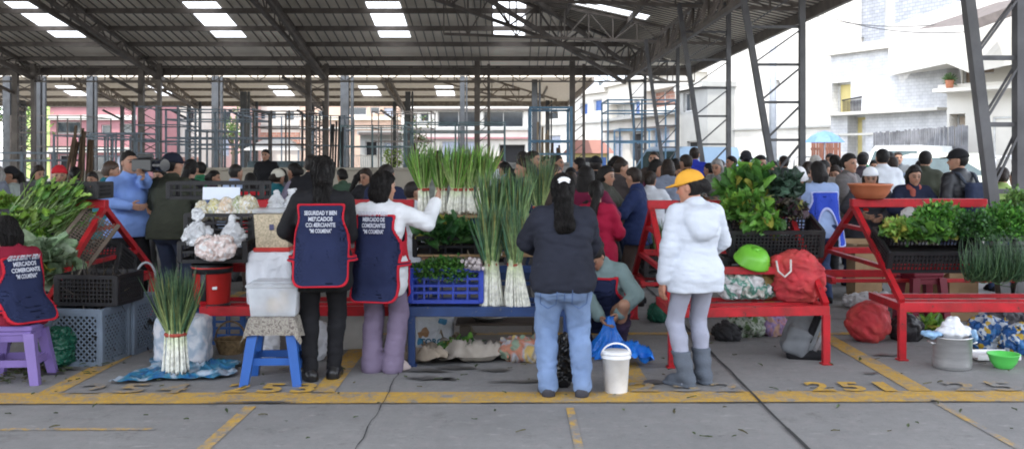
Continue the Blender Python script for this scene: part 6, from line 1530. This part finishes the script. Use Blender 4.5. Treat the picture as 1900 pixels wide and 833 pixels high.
# draped cloth on the blue stool
def drape(u,v):
    x=(u-.5)*.62; y=(v-.5)*.56; hs=.155
    dx=max(abs(x)-hs,0); dy=max(abs(y)-hs,0)
    dn=math.hypot(dx,dy); z=.468-dn*.92+.004*math.sin(x*40)+.003*math.sin(y*50)
    px=math.copysign(min(abs(x),hs)+dx*.30+.012*math.sin(y*30+x*8)*(dx>0),x); py=math.copysign(min(abs(y),hs)+dy*.30+.012*math.sin(x*34)*(dy>0),y)
    return (px,py,z+.006)
b=MB(); b.grid(drape,40,36); o=b.build('cloth',pat('brown_pattern_cloth',[(.10,.085,.075),(.16,.14,.12),(.28,.26,.22),(.12,.10,.09)],45,.9),None,True); o.location=(at(511,7.2),7.2,0); o.rotation_euler=(0,0,.06); tag(o,'brown patterned cloth draped over the blue stool','cloth')
# translucent tub on the stool
tb=empty('plastic_tub','frosted plastic box with yellow buns on the cloth covered stool','plastic box',(at(512,7.2),7.2,.478),.05)
m_fr=translucent_mat('frosted_plastic',(.80,.84,.88),.5,.3,.52)
def shell(b,w,d,h,t,top=1.12):
    for s_,z0 in ((1,0),):
        v=[(-w,-d,0),(w,-d,0),(w,d,0),(-w,d,0),(-w*top,-d*top,h),(w*top,-d*top,h),(w*top,d*top,h),(-w*top,d*top,h)]; b.add(v,[(0,3,2,1),(0,1,5,4),(1,2,6,5),(2,3,7,6),(3,0,4,7)])
        k=.97; b.add([(x*k,y*k,z+.006) for x,y,z in v],[(0,1,2,3),(0,4,5,1),(1,5,6,2),(2,6,7,3),(3,7,4,0)])
b=MB(); shell(b,.155,.12,.20,.004); b.build('tub',m_fr,tb)
b=MB(); b.bbox((0,0,.215),(.375,.295,.026),.010); b.bbox((0,0,.236),(.30,.22,.016),.007); b.build('lid',m_fr,tb)
b=MB()
for k in range(9): b.ball((random.uniform(-.05,.06),random.uniform(-.06,.05),.04+.045*(k//4)),(.045,.045,.035),10,7)
b.build('buns',M('yellow_buns',(.62,.36,.10),.6,var=.25,scale=20),tb,True)
# tub of grain
gt=empty('grain_tub','tall clear tub of pale grain with red base on the white sack','tub',(at(508,7.95),7.98,.862),.04)
b=MB(); b.bbox((0,0,.012),(.29,.25,.034),.012); b.build('base',M('red_plastic',(.5,.03,.025),.35),gt)
b=MB(); b.add([(-.125,-.105,.03),(.125,-.105,.03),(.125,.105,.03),(-.125,.105,.03),(-.14,-.12,.29),(.14,-.12,.29),(.14,.12,.29),(-.14,.12,.29)],MB.BF); b.build('grain',M('pale_grain',(.50,.42,.29),.6,var=.35,scale=70,bump=.5,bscale=150),gt)
b=MB(); b.bbox((0,0,.315),(.305,.265,.035),.012); b.build('lid',m_fr,gt)
b=MB(); b.bbox((.0,-.1225,.19),(.035,.004,.045),.001,rot=rotm(.055,0,0)); b.build('sticker',M('dark_sticker',(.08,.08,.16),.5),gt)
# buckets, pot, bowls, basket
def bucket(label,X,Y,z,r0,r1,h,mat,name='bucket',handle=None,rim=.008,up=True):
    r=empty(name,label,'bucket',(X,Y,z))
    b=MB(); b.lathe([(r0-.004,0),(r0,.005),(r1*.985,h-.04),(r1+rim,h-.036),(r1+rim,h-.026),(r1,h-.024),(r1,h-.006),(r1+rim*.8,h-.004),(r1+rim*.8,h),(r1-.005,h),(r0-.006,.012),(0.0001,.012)],28); b.build('pail',mat,r,True)
    if handle is not None:
        b=MB(); n=14; b.tube([((r1+.006)*math.cos(math.pi*i/n),-.02*math.sin(math.pi*i/n),h-.02+.085*math.sin(math.pi*i/n)) for i in range(n+1)],.006,7); b.build('handle',handle,r,True)
    return r
WP=M('white_plastic',(.75,.75,.75),.4,var=.05)
r=bucket('white plastic bucket with lid and raised handle beside the woman in jeans',at(1143,6.85),6.85,0,.078,.094,.27,WP,handle=WP)
b=MB(); b.lathe([(.09,.266),(.098,.268),(.098,.278),(.088,.282),(.0001,.282)],28); b.build('lid',WP,r,True)
r=bucket('red bucket with black bands on the red rack shelf',at(393,7.99),8.0,.415,.135,.155,.345,M('red_bucket_plastic',(.52,.03,.025),.35,var=.1),handle=None)
b=MB(); b.lathe([(.154,.27),(.160,.27),(.162,.345),(.156,.345)],28); b.lathe([(.135,0),(.139,0),(.140,.03),(.137,.03)],28)
for a in (-1.75,): b.bbox((.15*math.cos(a),.15*math.sin(a),.17),(.045,.016,.22),.003,rot=rotm(0,0,a+math.pi/2))
b.build('black_band',m_bk,r,True)
b=MB(); b.bbox((.062,-.143,.16),(.035,.01,.022),.002,rot=rotm(.05,0,.4)); b.build('sticker',WP,r)
pt=empty('cooking_pot','large aluminium pot with white cloth over it near the right edge','pot',(at(1769,7.6),7.62,0))
m_al=M('worn_aluminium',(.62,.62,.62),.38,metal=.85,var=.12,scale=5,dirt=.2,dcol=(.3,.3,.3),stretch=(1,1,6))
b=MB(); b.lathe([(.12,0),(.134,.01),(.14,.04),(.141,.235),(.148,.238),(.148,.247),(.138,.247),(.134,.05),(.0001,.03)],36); b.build('pot_body',m_al,pt,True)
for sx in (-1,1): b=MB(); b.tube([(sx*.14,-.035,.19),(sx*.172,-.03,.2),(sx*.172,.03,.2),(sx*.14,.035,.19)],.007,7); b.build('handle',m_al,pt,True)
lump('white_cloth','white cloth heaped over the aluminium pot','cloth',(at(1769,7.6),7.62,.275),(.125,.12,.045),M('white_cotton',(.68,.70,.74),.8,var=.06),.016,13,60,flat=False,extra=[((0,0,.05),(.06,.06,.07))])
lump('plastic_bag','pale blue bag hanging out of the left side of the pot','bag',(at(1730,7.6),7.60,.265),(.07,.07,.022),M('pale_blue_polythene',(.25,.42,.62),.35,var=.15),.012,20,61,flat=False)
lump('plastic_bag','pale blue bag hanging out of the right side of the pot','bag',(at(1806,7.6),7.60,.25),(.025,.06,.05),M('pale_blue_polythene',(.25,.42,.62),.35,var=.15),.012,20,62,flat=False)
b=MB(); b.lathe([(.055,0),(.062,.004),(.095,.05),(.112,.10),(.120,.106),(.120,.112),(.108,.11),(.088,.05),(.055,.012),(.0001,.01)],32); o=b.build('bowl',M('lime_green_plastic',(.10,.55,.10),.35,var=.06),None,True); o.location=(at(1862,7.62),7.62,0); tag(o,'lime green plastic bowl on the ground by the pot','bowl')
b=MB(); b.bbox((0,0,.02),(.34,.26,.02),.008); b.bbox((0,-.125,.035),(.34,.012,.03),.004); b.bbox((0,.125,.035),(.34,.012,.03),.004); o=b.build('tray',WP,None); o.location=(at(1840,7.98),7.98,0); tag(o,'white plastic tray on the ground under the right rack','tray')
b=MB(); b.lathe([(.11,0),(.125,.006),(.165,.06),(.185,.115),(.197,.122),(.197,.135),(.18,.135),(.155,.06),(.1,.02),(.0001,.018)],36); o=b.build('clay_bowl',M('terracotta_plastic',(.40,.13,.06),.5,var=.15),None,True); o.location=(at(1616,9.0),9.02,1.228); tag(o,'wide terracotta bowl on the top rail of the right rack','bowl')
cl=empty('colander','lime green colander turned upside down on the black crate','colander',(at(1396,8.12),8.12,.77),.1); cl.rotation_euler=(R(24),R(13),0)
m_lime=M('bright_lime_plastic',(.15,.46,.04),.35,var=.05)
b=MB(); b.lathe([(.152,-.02),(.152,-.008),(.140,.012),(.128,.055),(.10,.088),(.05,.10),(.0001,.102)],32); b.lathe([(.07,-.085),(.075,-.085),(.105,-.012),(.10,-.012)],28); b.lathe([(.03,.10),(.034,.109),(.0001,.109)],20); b.build('bowl_shell',m_lime,cl,True)
bk_=empty('wicker_basket','small wicker basket with hoop handle on the ground under the red rack','basket',(at(428,8.2),8.2,0))
m_wk=M('wicker',(.22,.15,.075),.8,var=.35,scale=40,bump=.8,bscale=90)
b=MB()
for i in range(9): b.tube([((.085+.005*i)*math.cos(a)+0,(.085+.005*i)*math.sin(a),.006+.0135*i) for a in np.linspace(0,2*math.pi,25)[:-1]],.0085,6,closed=True)
for k in range(20): a=k*math.pi/10; b.tube([(.083*math.cos(a),.083*math.sin(a),0),(.127*math.cos(a),.127*math.sin(a),.12)],.006,5)
b.lathe([(.085,.004),(.0001,.006)],20); b.build('bowl_weave',m_wk,bk_)
b=MB(); b.tube([(.125*math.cos(t),0,.11+.15*math.sin(t)) for t in np.linspace(0,math.pi,17)],.008,7); b.build('handle',m_wk,bk_)
b=MB(); b.lathe([(.10,0),(.12,.004),(.155,.035),(.165,.04),(.16,.045),(.115,.012),(.0001,.01)],32); o=b.build('basin',M('steel_basin',(.5,.5,.5),.3,metal=.9,var=.1),None,True); o.location=(at(908,8.35),8.35,.245); tag(o,'shallow steel basin on a plank under the navy rack','basin')
b=MB(); b.bbox((0,0,.012),(.75,.3,.022),.004); b.bbox((-.3,0,-.115),(.08,.28,.23),.003); b.bbox((.3,0,-.115),(.08,.28,.23),.003); o=b.build('low_bench',M('dark_wood',(.075,.06,.05),.8,var=.3,scale=4,stretch=(1,6,6)),None); o.location=(at(930,8.35),8.36,.22); tag(o,'low dark wooden bench under the navy rack','bench')
def carton(label,X,Y,z,w,d,h,rz,mat):
    b=MB(); t=.006
    b.bbox((0,0,h/2),(w,d,h),.004); b.box((0,-d*.62,h+.004),(w*.98,d*.26,t),rot=rotm(-.5,0,0)); b.box((0,d*.60,h+.02),(w*.98,d*.28,t),rot=rotm(.7,0,0)); b.box((w*.56,0,h-.02),(w*.2,d*.9,t),rot=rotm(0,.8,0)); b.box((-w*.56,0,h-.02),(w*.2,d*.9,t),rot=rotm(0,-.8,0))
    b.box((0,-d/2-.001,h*.5),(w*.3,.003,h*.25))
    o=b.build('carton',mat,None); o.location=(X,Y,z); o.rotation_euler=(0,0,rz); return tag(o,label,'carton')
m_cb=M('cardboard',(.30,.20,.11),.8,var=.15,scale=6); m_cw=M('pale_carton',(.42,.41,.38),.8,var=.12)
carton('brown cardboard box right of the maroon stool',at(1775,9.9),9.95,0,.32,.3,.50,.2,m_cb)
carton('pale cardboard box behind the legs of the apron women',at(655,8.5),8.5,0,.36,.3,.34,.1,m_cw)
carton('brown box standing behind the woman in blue tabard',at(1603,11.3),11.3,0,.30,.3,.62,0,m_cb)
carton('brown box on the ground behind the right rack',at(1690,10.4),10.4,0,.34,.3,.38,-.2,m_cb)
carton('orange brown box on the end of the red rack',at(746,8.0),8.05,.45,.12,.2,.10,.1,M('orange_carton',(.42,.24,.07),.8))
cd_=empty('price_card','blank white card propped on the black crate behind the bagged goods','card',(at(412,8.9),8.88,1.235),0)
b=MB(); b.box((0,0,.045),(.33,.006,.11),rot=rotm(-.12,0,0)); b.build('card',M('white_card',(.72,.78,.86),.6,var=.03),cd_)
b=MB(); b.box((0,-.012,-.035),(.27,.006,.04),rot=rotm(-.12,0,0)); b.build('printed_strip',pat('blue_print_strip',[(.04,.08,.2),(.5,.55,.65),(.05,.09,.22)],60,.5),cd_)
b=MB(); b.lathe([(.03,0),(.032,.01),(.032,.13),(.014,.165),(.014,.185),(.017,.187),(.017,.2),(.0001,.2)],18); o=b.build('bottle',M('blue_bottle',(.02,.06,.2),.3),None,True); o.location=(at(1300,7.6),7.62,0); tag(o,'blue bottle standing on the ground behind the grey boots','bottle')
V,Fc=text_mesh('TORGA',1.0,bold=.03); V=V.copy(); a,e=V.min(0),V.max(0); V=(V-(a+e)/2)/(e[0]-a[0])*np.array((.24,.24,1)); V=np.stack([V[:,0],0*V[:,0],V[:,1]],1)
b=MB(); b.add(V+np.array((at(806,8.33),8.332,.07)),Fc); o=b.build('bag_lettering',M('teal_print',(.02,.16,.25),.6)); o.parent=bpy.data.objects['printed_bag']; o.matrix_parent_inverse=Matrix.Translation(-Vector(bpy.data.objects['printed_bag'].location))
# brown slatted panel leaning at the left rack
pn=empty('wooden_panel','brown mesh panel leaning on the left rack behind the cabbages','panel',(-3.78,8.55,.72),0)
b=MB(); rr=rotm(R(-35),0,0)
for x in (-.16,.16): b.box(np.array((x,0,.2)),(.035,.02,.55),rot=None)
for k in range(22): b.box((0,0,-.06+.024*k),(.32,.010,.008))
for k in range(11): b.box((-.15+.03*k,.004,.2),(.008,.008,.53))
b.xf(rotm(R(-30),R(28),0)); b.build('slat_panel',M('brown_slats',(.13,.10,.075),.8,var=.3,scale=8),pn)
# pale arch handle on the dark root crate
b=MB(); b.tube([(.075*math.cos(t),0,.13*math.sin(t)) for t in np.linspace(0,math.pi,15)],.010,7); o=b.build('crate_handle',M('grey_handle',(.3,.32,.34),.5),None,True); o.location=(-3.03,8.3,.60); o.rotation_euler=(0,0,.4); tag(o,'pale grey arched basket handle over the dark root crate','handle hoop')
# ------------------------------------------------------------------ vegetables
RS=np.random.RandomState(11)
def nrm(v): v=np.asarray(v,float); return v/(np.linalg.norm(v)+1e-9)
def blade(mb,p,d,up,L,W,bend,c0,c1,ruf=0.0,ns=5,fold=.25,stem=0.0):
    """broad leaf: spine bends, five across"""
    p=np.array(p,float); d=nrm(d); s=np.cross(d,up); s=nrm(s); n=np.cross(s,d)
    v=[];c=[]; dd=d.copy(); pos=p.copy(); nn=n
    us=(-1,-.5,0,.5,1); ph=RS.rand()*6
    for i in range(ns+1):
        t=i/ns; w=W*(math.sin(math.pi*min(1,(t*.86+.10)))**.8 if t>stem else .08)
        for u in us:
            z=fold*W*abs(u)*1.0+ruf*W*math.sin(u*5+t*13+ph)*abs(u)
            v.append(pos+s*u*w/2*1.0+nn*z); k=.5+.5*t; cc=(c0*(1-k)+c1*k)*(1.35 if u==0 else 1)*RS.uniform(.9,1.1); c.append(cc)
        a=bend/ns; dd=dd*math.cos(a)-nn*math.sin(a); nn=np.cross(s,dd); pos=pos+dd*L/ns
    f=[(i*5+j,i*5+j+1,(i+1)*5+j+1,(i+1)*5+j) for i in range(ns) for j in range(4)]
    mb.add(v,f,np.clip(np.array(c),0,1))
def strap(mb,p,d,L,w,bend,c0,c1,ns=5,side=None):
    """hollow onion leaf: tapering three sided tube"""
    p=np.array(p,float); d=nrm(d); side=nrm(np.cross(d,RS.normal(size=3))) if side is None else side; n=np.cross(side,d)
    pos=p.copy(); v=[];c=[]
    for i in range(ns+1):
        t=i/ns; r=w*(1-t**1.8*.92)*.5
        for k in range(3):
            a=2*math.pi*k/3; v.append(pos+r*(math.cos(a)*side+math.sin(a)*n))
            c.append((c0*(1-t)+c1*t)*RS.uniform(.92,1.08))
        b=bend/ns*(1.6*t+.2); d=d*math.cos(b)-n*math.sin(b); n=np.cross(side,d); pos=pos+d*L/ns
    f=[(i*3+k,i*3+(k+1)%3,(i+1)*3+(k+1)%3,(i+1)*3+k) for i in range(ns) for k in range(3)]
    mb.add(v,f,np.clip(np.array(c),0,1))
G=lambda *a: np.array(a,float)
def onions(label,X,Y,z,rb,rn,Ls,Ll,n,lean=(0,0),spread=.25,droop=.5,group=None,tie=True,cols=None,nl=4,wl=.015):
    r=empty('spring_onion_bunch',label,'spring onions',(X,Y,z),0,group)
    st=MB(); lf=MB(); rt_=MB(); 
    c_white=G(.90,.90,.82); c_mid=G(.50,.62,.25); cA,cB=cols or (G(.08,.17,.06),G(.06,.15,.085))
    ax=G(lean[0],lean[1],1.0)
    for i in range(n):
        a=RS.rand()*6.283; q=math.sqrt(RS.rand()); b0=G(math.cos(a)*rb*q*1.1,math.sin(a)*rb*q*.8,RS.uniform(0,.03)); 
        nk=G(math.cos(a)*rn*q,math.sin(a)*rn*q,0)+ax*Ls*RS.uniform(.95,1.08)
        rr=RS.uniform(.006,.0095)
        st.tube([b0,b0+(nk-b0)*.08,b0+(nk-b0)*.5,nk],[rr*.8,rr*1.35,rr,rr*.95],6,np.array([c_white*.9,c_white,c_white*1.02,c_mid*.7+c_white*.3]))
        for k in range(2):
            e=b0+G(RS.normal()*.012,RS.normal()*.012,-.004 if z<.02 else -RS.uniform(.006,.03)); rt_.tube([b0,e],[.003,.001],3,G(.25,.19,.11))
        d0=nrm(nk-b0)
        for k in range(nl):
            d=nrm(ax*1.0+G(math.cos(a)*q,math.sin(a)*q*.8,0)*spread+RS.normal(size=3)*.10)
            m=RS.rand(); col=cA*(1-m)+cB*m; col=col*RS.uniform(.5,1.5)
            strap(lf,nk-d0*.01,d,Ll*RS.uniform(.6,1.08),wl*RS.uniform(.8,1.25),droop*RS.uniform(-.2,1.0),c_mid*.8 if RS.rand()<.6 else col*1.3,col if RS.rand()>.08 else G(.30,.26,.07),6,nrm(G(-math.sin(a),math.cos(a),0)+RS.normal(size=3)*.3))
    st.build('stalks',m_leaf,r,True); lf.build('leaves',m_leaf,r,True); rt_.build('roots',m_leaf,r)
    if tie:
        b=MB(); cxy=ax*Ls*.93; b.lathe([(rn*1.12,-.012),(rn*1.18,0),(rn*1.12,.012)],16,c=tuple(cxy),sy=.9); b.build('tie',M('red_tie',(.3,.05,.03),.7),r)
    return r
onions('standing bunch of spring onions with dense dark leaves on the blue sheet',at(326,7.28),7.28,.03,.085,.07,.31,.46,64,spread=.36,droop=.35,cols=(G(.045,.105,.06),G(.06,.13,.06)),nl=5,wl=.017)
onions('left big spring onion bunch on the front of the navy rack',at(913,7.76),7.78,.425,.085,.05,.37,.42,64,(-.02,.04),.16,.45,cols=(G(.07,.17,.115),G(.12,.24,.08)),nl=5,wl=.019)
onions('right big spring onion bunch on the front of the navy rack',at(958,7.74),7.76,.425,.105,.05,.37,.40,70,(-.04,.04),.16,.45,cols=(G(.07,.17,.12),G(.12,.24,.085)),nl=5,wl=.019)
onions('tall leafy onion bunch behind the two big front bunches, left one',at(915,8.1),8.14,.80,.06,.05,.16,.54,50,(0,.05),.10,.25,cols=(G(.07,.17,.105),G(.15,.28,.08)),nl=5,wl=.020)
onions('tall leafy onion bunch behind the two big front bunches, right one',at(955,8.1),8.16,.80,.06,.05,.16,.53,50,(.03,.05),.10,.25,cols=(G(.07,.17,.11),G(.15,.28,.08)),nl=5,wl=.020)
for px,lab,yy in ((788,'leftmost upper spring onion bunch on the rack board, nearest the reaching hand',8.78),(817,'second upper spring onion bunch from the left',8.80),(843,'third upper spring onion bunch, pale stalks well exposed',8.72),(868,'fourth upper spring onion bunch from the left',8.76),(893,'fifth upper spring onion bunch beside the tall leafy ones',8.80)):
    onions(lab,at(px,yy),yy,1.10,.058,.045,.235,.38,34,(RS.uniform(-.08,.08),.05),.36,.3,'upper spring onion bunches',cols=(G(.10,.28,.045),G(.22,.42,.06)),nl=4,wl=.019)
onions('spring onion bunch rising behind the shoulder of the grey sweater',at(1000,8.8),8.8,1.05,.05,.05,.12,.48,30,(.02,.03),.3,.3,cols=(G(.07,.15,.08),G(.11,.2,.08)),nl=5)
def heap(name,label,cat,c,r,n,Ls,Ws,cols,bend=(.4,1.4),ruf=.12,flat=.35,mode='dome',group=None,stems=None,updir=.5):
    mb=MB(); c=np.array(c,float); r=np.array(r,float)
    for i in range(n):
        a=RS.rand()*6.283; el=math.asin(RS.uniform(-.15,1)); q=RS.uniform(.35,1)**.6
        o=G(math.cos(a)*math.cos(el),math.sin(a)*math.cos(el),math.sin(el))
        p=o*r*q*.85
        d=nrm(o*G(1,1,.6)+G(0,0,updir)+RS.normal(size=3)*.35)
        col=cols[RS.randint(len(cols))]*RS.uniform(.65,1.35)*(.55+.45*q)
        L=Ls*RS.uniform(.45,1.45)
        if i%4==0: strap(mb,p-d*L*.9,d,L*.9,.012,RS.uniform(-.3,.5),G(.42,.5,.26),col*1.3,4)
        if RS.rand()<.06: col=G(.34,.33,.06)*RS.uniform(.6,1)
        blade(mb,p-d*L*.4,d,nrm(o+RS.normal(size=3)*.4+G(0,0,.3)),L,Ws*RS.uniform(.6,1.25),RS.uniform(*bend),col*.9,col*1.1,ruf)
    o_=mb.build(name,m_leaf,None,True); o_.location=c; return tag(o_,label,cat,group)
def herbs(name,label,cat,c,r,n,size,cols,group=None,k=7):
    """parsley-like: stems ending in sprays of small leaflets"""
    mb=MB(); r=np.array(r,float)
    for i in range(n):
        a=RS.rand()*6.283; el=math.asin(RS.uniform(-.2,1)); q=RS.uniform(.45,1)**.5
        o=G(math.cos(a)*math.cos(el),math.sin(a)*math.cos(el),math.sin(el)); p=o*r*q
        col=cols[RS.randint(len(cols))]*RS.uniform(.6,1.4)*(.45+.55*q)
        for j in range(k):
            d=nrm(o+RS.normal(size=3)*.9); u=nrm(RS.normal(size=3)+o*.8)
            s=nrm(np.cross(d,u)); L=size*RS.uniform(.6,1.3); pp=p+RS.normal(size=3)*size*.7; w=L*.38
            cc=np.clip(col*RS.uniform(.8,1.25),0,1)
            mb.add([pp,pp+d*L*.45+s*w,pp+d*L+u*L*.15,pp+d*L*.45-s*w],[(0,1,2,3)],cc)
    o_=mb.build(name,m_leaf,None); o_.location=c; return tag(o_,label,cat,group)
DG=[G(.03,.10,.03),G(.04,.125,.03),G(.06,.15,.04)]; MG=[G(.09,.23,.04),G(.14,.31,.05),G(.08,.20,.04)]; LG=[G(.24,.42,.06),G(.32,.48,.11),G(.20,.37,.06)]
GG=[G(.22,.31,.19),G(.30,.38,.25),G(.17,.26,.14)]; PG=[G(.06,.035,.045),G(.07,.06,.045),G(.05,.08,.05)]
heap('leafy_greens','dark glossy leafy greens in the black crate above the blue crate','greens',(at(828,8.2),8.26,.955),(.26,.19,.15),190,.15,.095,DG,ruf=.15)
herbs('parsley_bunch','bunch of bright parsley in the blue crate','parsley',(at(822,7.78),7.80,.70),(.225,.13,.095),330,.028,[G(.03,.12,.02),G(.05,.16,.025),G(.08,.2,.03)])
g_=MB(); gl=MB()
for i in range(46):
    p=G(RS.normal()*.035,RS.normal()*.03,abs(RS.normal())*.045); g_.ball(p,RS.uniform(.013,.02),9,6,G(.66,.60,.60)*RS.uniform(.8,1.05) if RS.rand()<.75 else G(.35,.22,.28)); gl.tube([p,p+RS.normal(size=3)*.03],[.003,.001],4,G(.25,.2,.12))
gr=empty('garlic_bunch','bunch of small white bulbs at the right end of the blue crate','bulbs',(at(876,7.7),7.72,.745)); g_.build('bulbs',m_leaf,gr,True); gl.build('stems',m_leaf,gr)
# left rack
mb=MB()
for i in range(260):
    p=G(RS.uniform(-.32,.08),RS.uniform(-.12,.12),RS.uniform(-.22,.10)); d=nrm(G(.75,.15,.75)+RS.normal(size=3)*.22)
    col=(LG+MG)[RS.randint(6)]*RS.uniform(.7,1.15); strap(mb,p,d,RS.uniform(.25,.42),.022,RS.uniform(-.3,.6),G(.35,.45,.22)*RS.uniform(.7,1),col,5)
    if i%2: blade(mb,p+d*.25,d,nrm(G(0,-1,.6)+RS.normal(size=3)*.5),.10,.045,RS.uniform(-.2,.9),col*.8,col*1.1,.2)
for i in range(230):
    p=G(RS.uniform(-.36,.10),RS.uniform(-.2,.06),RS.uniform(-.34,.08)); col=(LG+MG[:1])[RS.randint(4)]*RS.uniform(.6,1.2); blade(mb,p,nrm(G(.2,-.5,.5)+RS.normal(size=3)*.6),nrm(G(0,-.6,.8)+RS.normal(size=3)*.5),.09,.06,RS.uniform(0,1.2),col*.8,col,.2)
o=mb.build('celery_heap',m_leaf,None,True); o.location=(at(88,8.7),8.75,1.06); tag(o,'heap of pale green stalks and leaves slanting on the left rack','greens')
heap('cabbage_leaves','broad grey green cabbage leaves hanging below the pale stalks','cabbage',(at(72,8.2),8.2,.68),(.24,.16,.24),95,.26,.22,GG,(.2,1.0),.10,updir=-.1)
heap('lettuce','pale lettuce in the dark crate at the left edge','lettuce',(at(8,9.9),9.88,1.12),(.26,.18,.10),90,.11,.10,LG,ruf=.25)
b=MB()
for i in range(260):
    p=G(RS.uniform(-.2,.2),RS.uniform(-.16,.16),RS.uniform(.0,.16)); col=G(.03,.024,.02)*RS.uniform(.5,2.2) if RS.rand()<.85 else G(.16,.14,.09); strap(b,p,nrm(RS.normal(size=3)*G(.4,.4,1)+G(0,-.1,-.2)),RS.uniform(.06,.2),.012,RS.uniform(-.4,.8),col,col*1.1,4)
for k,(cx,cy,rr) in enumerate(((-3.335,7.90,-.13),(-3.245,8.35,-.13))):
    d_=MB()  # dark filler added so the mesh holes of the grey crates look shaded
    for i in range(160):
        p=G(RS.uniform(-.19,.19),RS.uniform(-.17,.17),RS.uniform(.03,.40)); strap(d_,p,nrm(RS.normal(size=3)),RS.uniform(.06,.16),.05,RS.uniform(-.4,.8),G(.02,.017,.014)*RS.uniform(.5,2.2),G(.03,.025,.02),4)
    o2=d_.build('root_and_shade_fill',m_leaf,None); o2.location=(cx,cy,.01); o2.rotation_euler=(0,0,rr); tag(o2,['dark fill added as shade inside the near grey crate','dark fill added as shade inside the farther grey crate'][k],'roots')
o=b.build('root_and_shade_fill',m_leaf,None); o.location=(-3.29,7.98,.50); tag(o,'dark earthy roots heaped in the black mesh crate','roots')
# middle right rack
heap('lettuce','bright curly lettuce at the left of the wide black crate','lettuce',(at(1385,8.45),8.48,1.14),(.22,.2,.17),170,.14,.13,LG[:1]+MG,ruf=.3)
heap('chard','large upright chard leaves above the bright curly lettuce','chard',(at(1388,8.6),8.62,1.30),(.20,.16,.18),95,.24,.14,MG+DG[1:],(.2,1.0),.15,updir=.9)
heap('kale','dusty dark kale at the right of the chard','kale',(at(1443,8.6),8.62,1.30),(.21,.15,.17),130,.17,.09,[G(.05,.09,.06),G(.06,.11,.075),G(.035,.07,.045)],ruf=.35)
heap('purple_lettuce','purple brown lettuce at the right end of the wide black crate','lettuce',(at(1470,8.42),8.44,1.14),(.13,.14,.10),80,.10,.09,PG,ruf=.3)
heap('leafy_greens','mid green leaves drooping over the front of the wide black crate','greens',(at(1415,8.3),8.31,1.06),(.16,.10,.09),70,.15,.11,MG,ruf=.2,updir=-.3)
# right rack
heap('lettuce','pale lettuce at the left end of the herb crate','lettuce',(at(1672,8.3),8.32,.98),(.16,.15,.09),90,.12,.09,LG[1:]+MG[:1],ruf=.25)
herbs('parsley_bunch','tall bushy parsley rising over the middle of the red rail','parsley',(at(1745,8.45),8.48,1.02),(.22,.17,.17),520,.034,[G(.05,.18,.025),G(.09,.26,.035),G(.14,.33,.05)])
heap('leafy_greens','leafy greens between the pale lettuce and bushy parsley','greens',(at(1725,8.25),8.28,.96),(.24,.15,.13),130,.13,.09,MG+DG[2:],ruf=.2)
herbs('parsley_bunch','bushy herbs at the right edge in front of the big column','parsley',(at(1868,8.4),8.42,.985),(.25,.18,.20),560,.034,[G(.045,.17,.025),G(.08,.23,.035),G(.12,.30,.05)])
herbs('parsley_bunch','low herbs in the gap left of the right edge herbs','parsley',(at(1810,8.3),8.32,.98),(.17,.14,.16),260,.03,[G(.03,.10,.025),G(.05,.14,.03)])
herbs('fennel_tops','feathery green tops above the right edge herbs','herbs',(at(1890,8.6),8.62,1.15),(.10,.1,.16),170,.03,[G(.10,.2,.05),G(.14,.25,.06)])
mb=MB()
for i in range(420):
    p=G(RS.uniform(-.20,.22),RS.uniform(-.05,.05),RS.uniform(.0,.05)); col=[G(.06,.13,.06),G(.045,.10,.05),G(.09,.17,.07)][RS.randint(3)]*RS.uniform(.7,1.3)
    d=nrm(G(RS.normal()*.5,-.8,.55+RS.normal()*.3)); sd=nrm(np.cross(d,G(0,0,1))+RS.normal(size=3)*.1)
    strap(mb,p,d,RS.uniform(.22,.48),.008,RS.uniform(1.7,2.7),col*1.1,col,7,-sd if np.cross(-sd,d)[2]<0 else sd)
o=mb.build('chives',m_leaf,None); o.location=(at(1845,7.98),8.02,.60); tag(o,'thin dark chives drooping over the right rack shelf','chives')
heap('vegetable_leaves','cut leaves lying on the ground behind the black bag','leaves',(at(1722,9.0),9.0,.07),(.22,.14,.06),60,.2,.05,MG+LG[:1],(.0,.6),.1,updir=0)
heap('leafy_greens','green trimmings lying behind the printed bag','leaves',(at(855,8.0),8.05,.09),(.18,.1,.05),60,.10,.06,DG+MG,(.0,.8),.1,updir=0)
onions('chives standing in the crate behind the red rack end frame',1.55,9.8,.52,.14,.14,.08,.40,60,(0,0),.2,.3,cols=(G(.05,.12,.05),G(.08,.16,.06)),nl=3,tie=False)
mb=MB()
for i in range(420):
    x=-3.95+abs(RS.normal())*.35; y=7.0+RS.uniform(0,1)*.9
    if RS.rand()<.35: x,y=RS.uniform(-3.8,4.3),RS.uniform(5.6,8.6)
    col=[G(.05,.08,.025),G(.08,.11,.04),G(.12,.11,.05)][RS.randint(3)]*RS.uniform(.6,1.2); blade(mb,(x,y,.012+RS.rand()*.02),nrm(G(RS.normal(),RS.normal(),.05)),nrm(G(RS.normal()*.2,RS.normal()*.2,1)),RS.uniform(.02,.075),.02,RS.uniform(-.3,.4),col,col,.1,3)
tag(mb.build('vegetable_litter',m_leaf),'scraps of leaf trodden on the ground between the stalls','litter',kind='stuff')
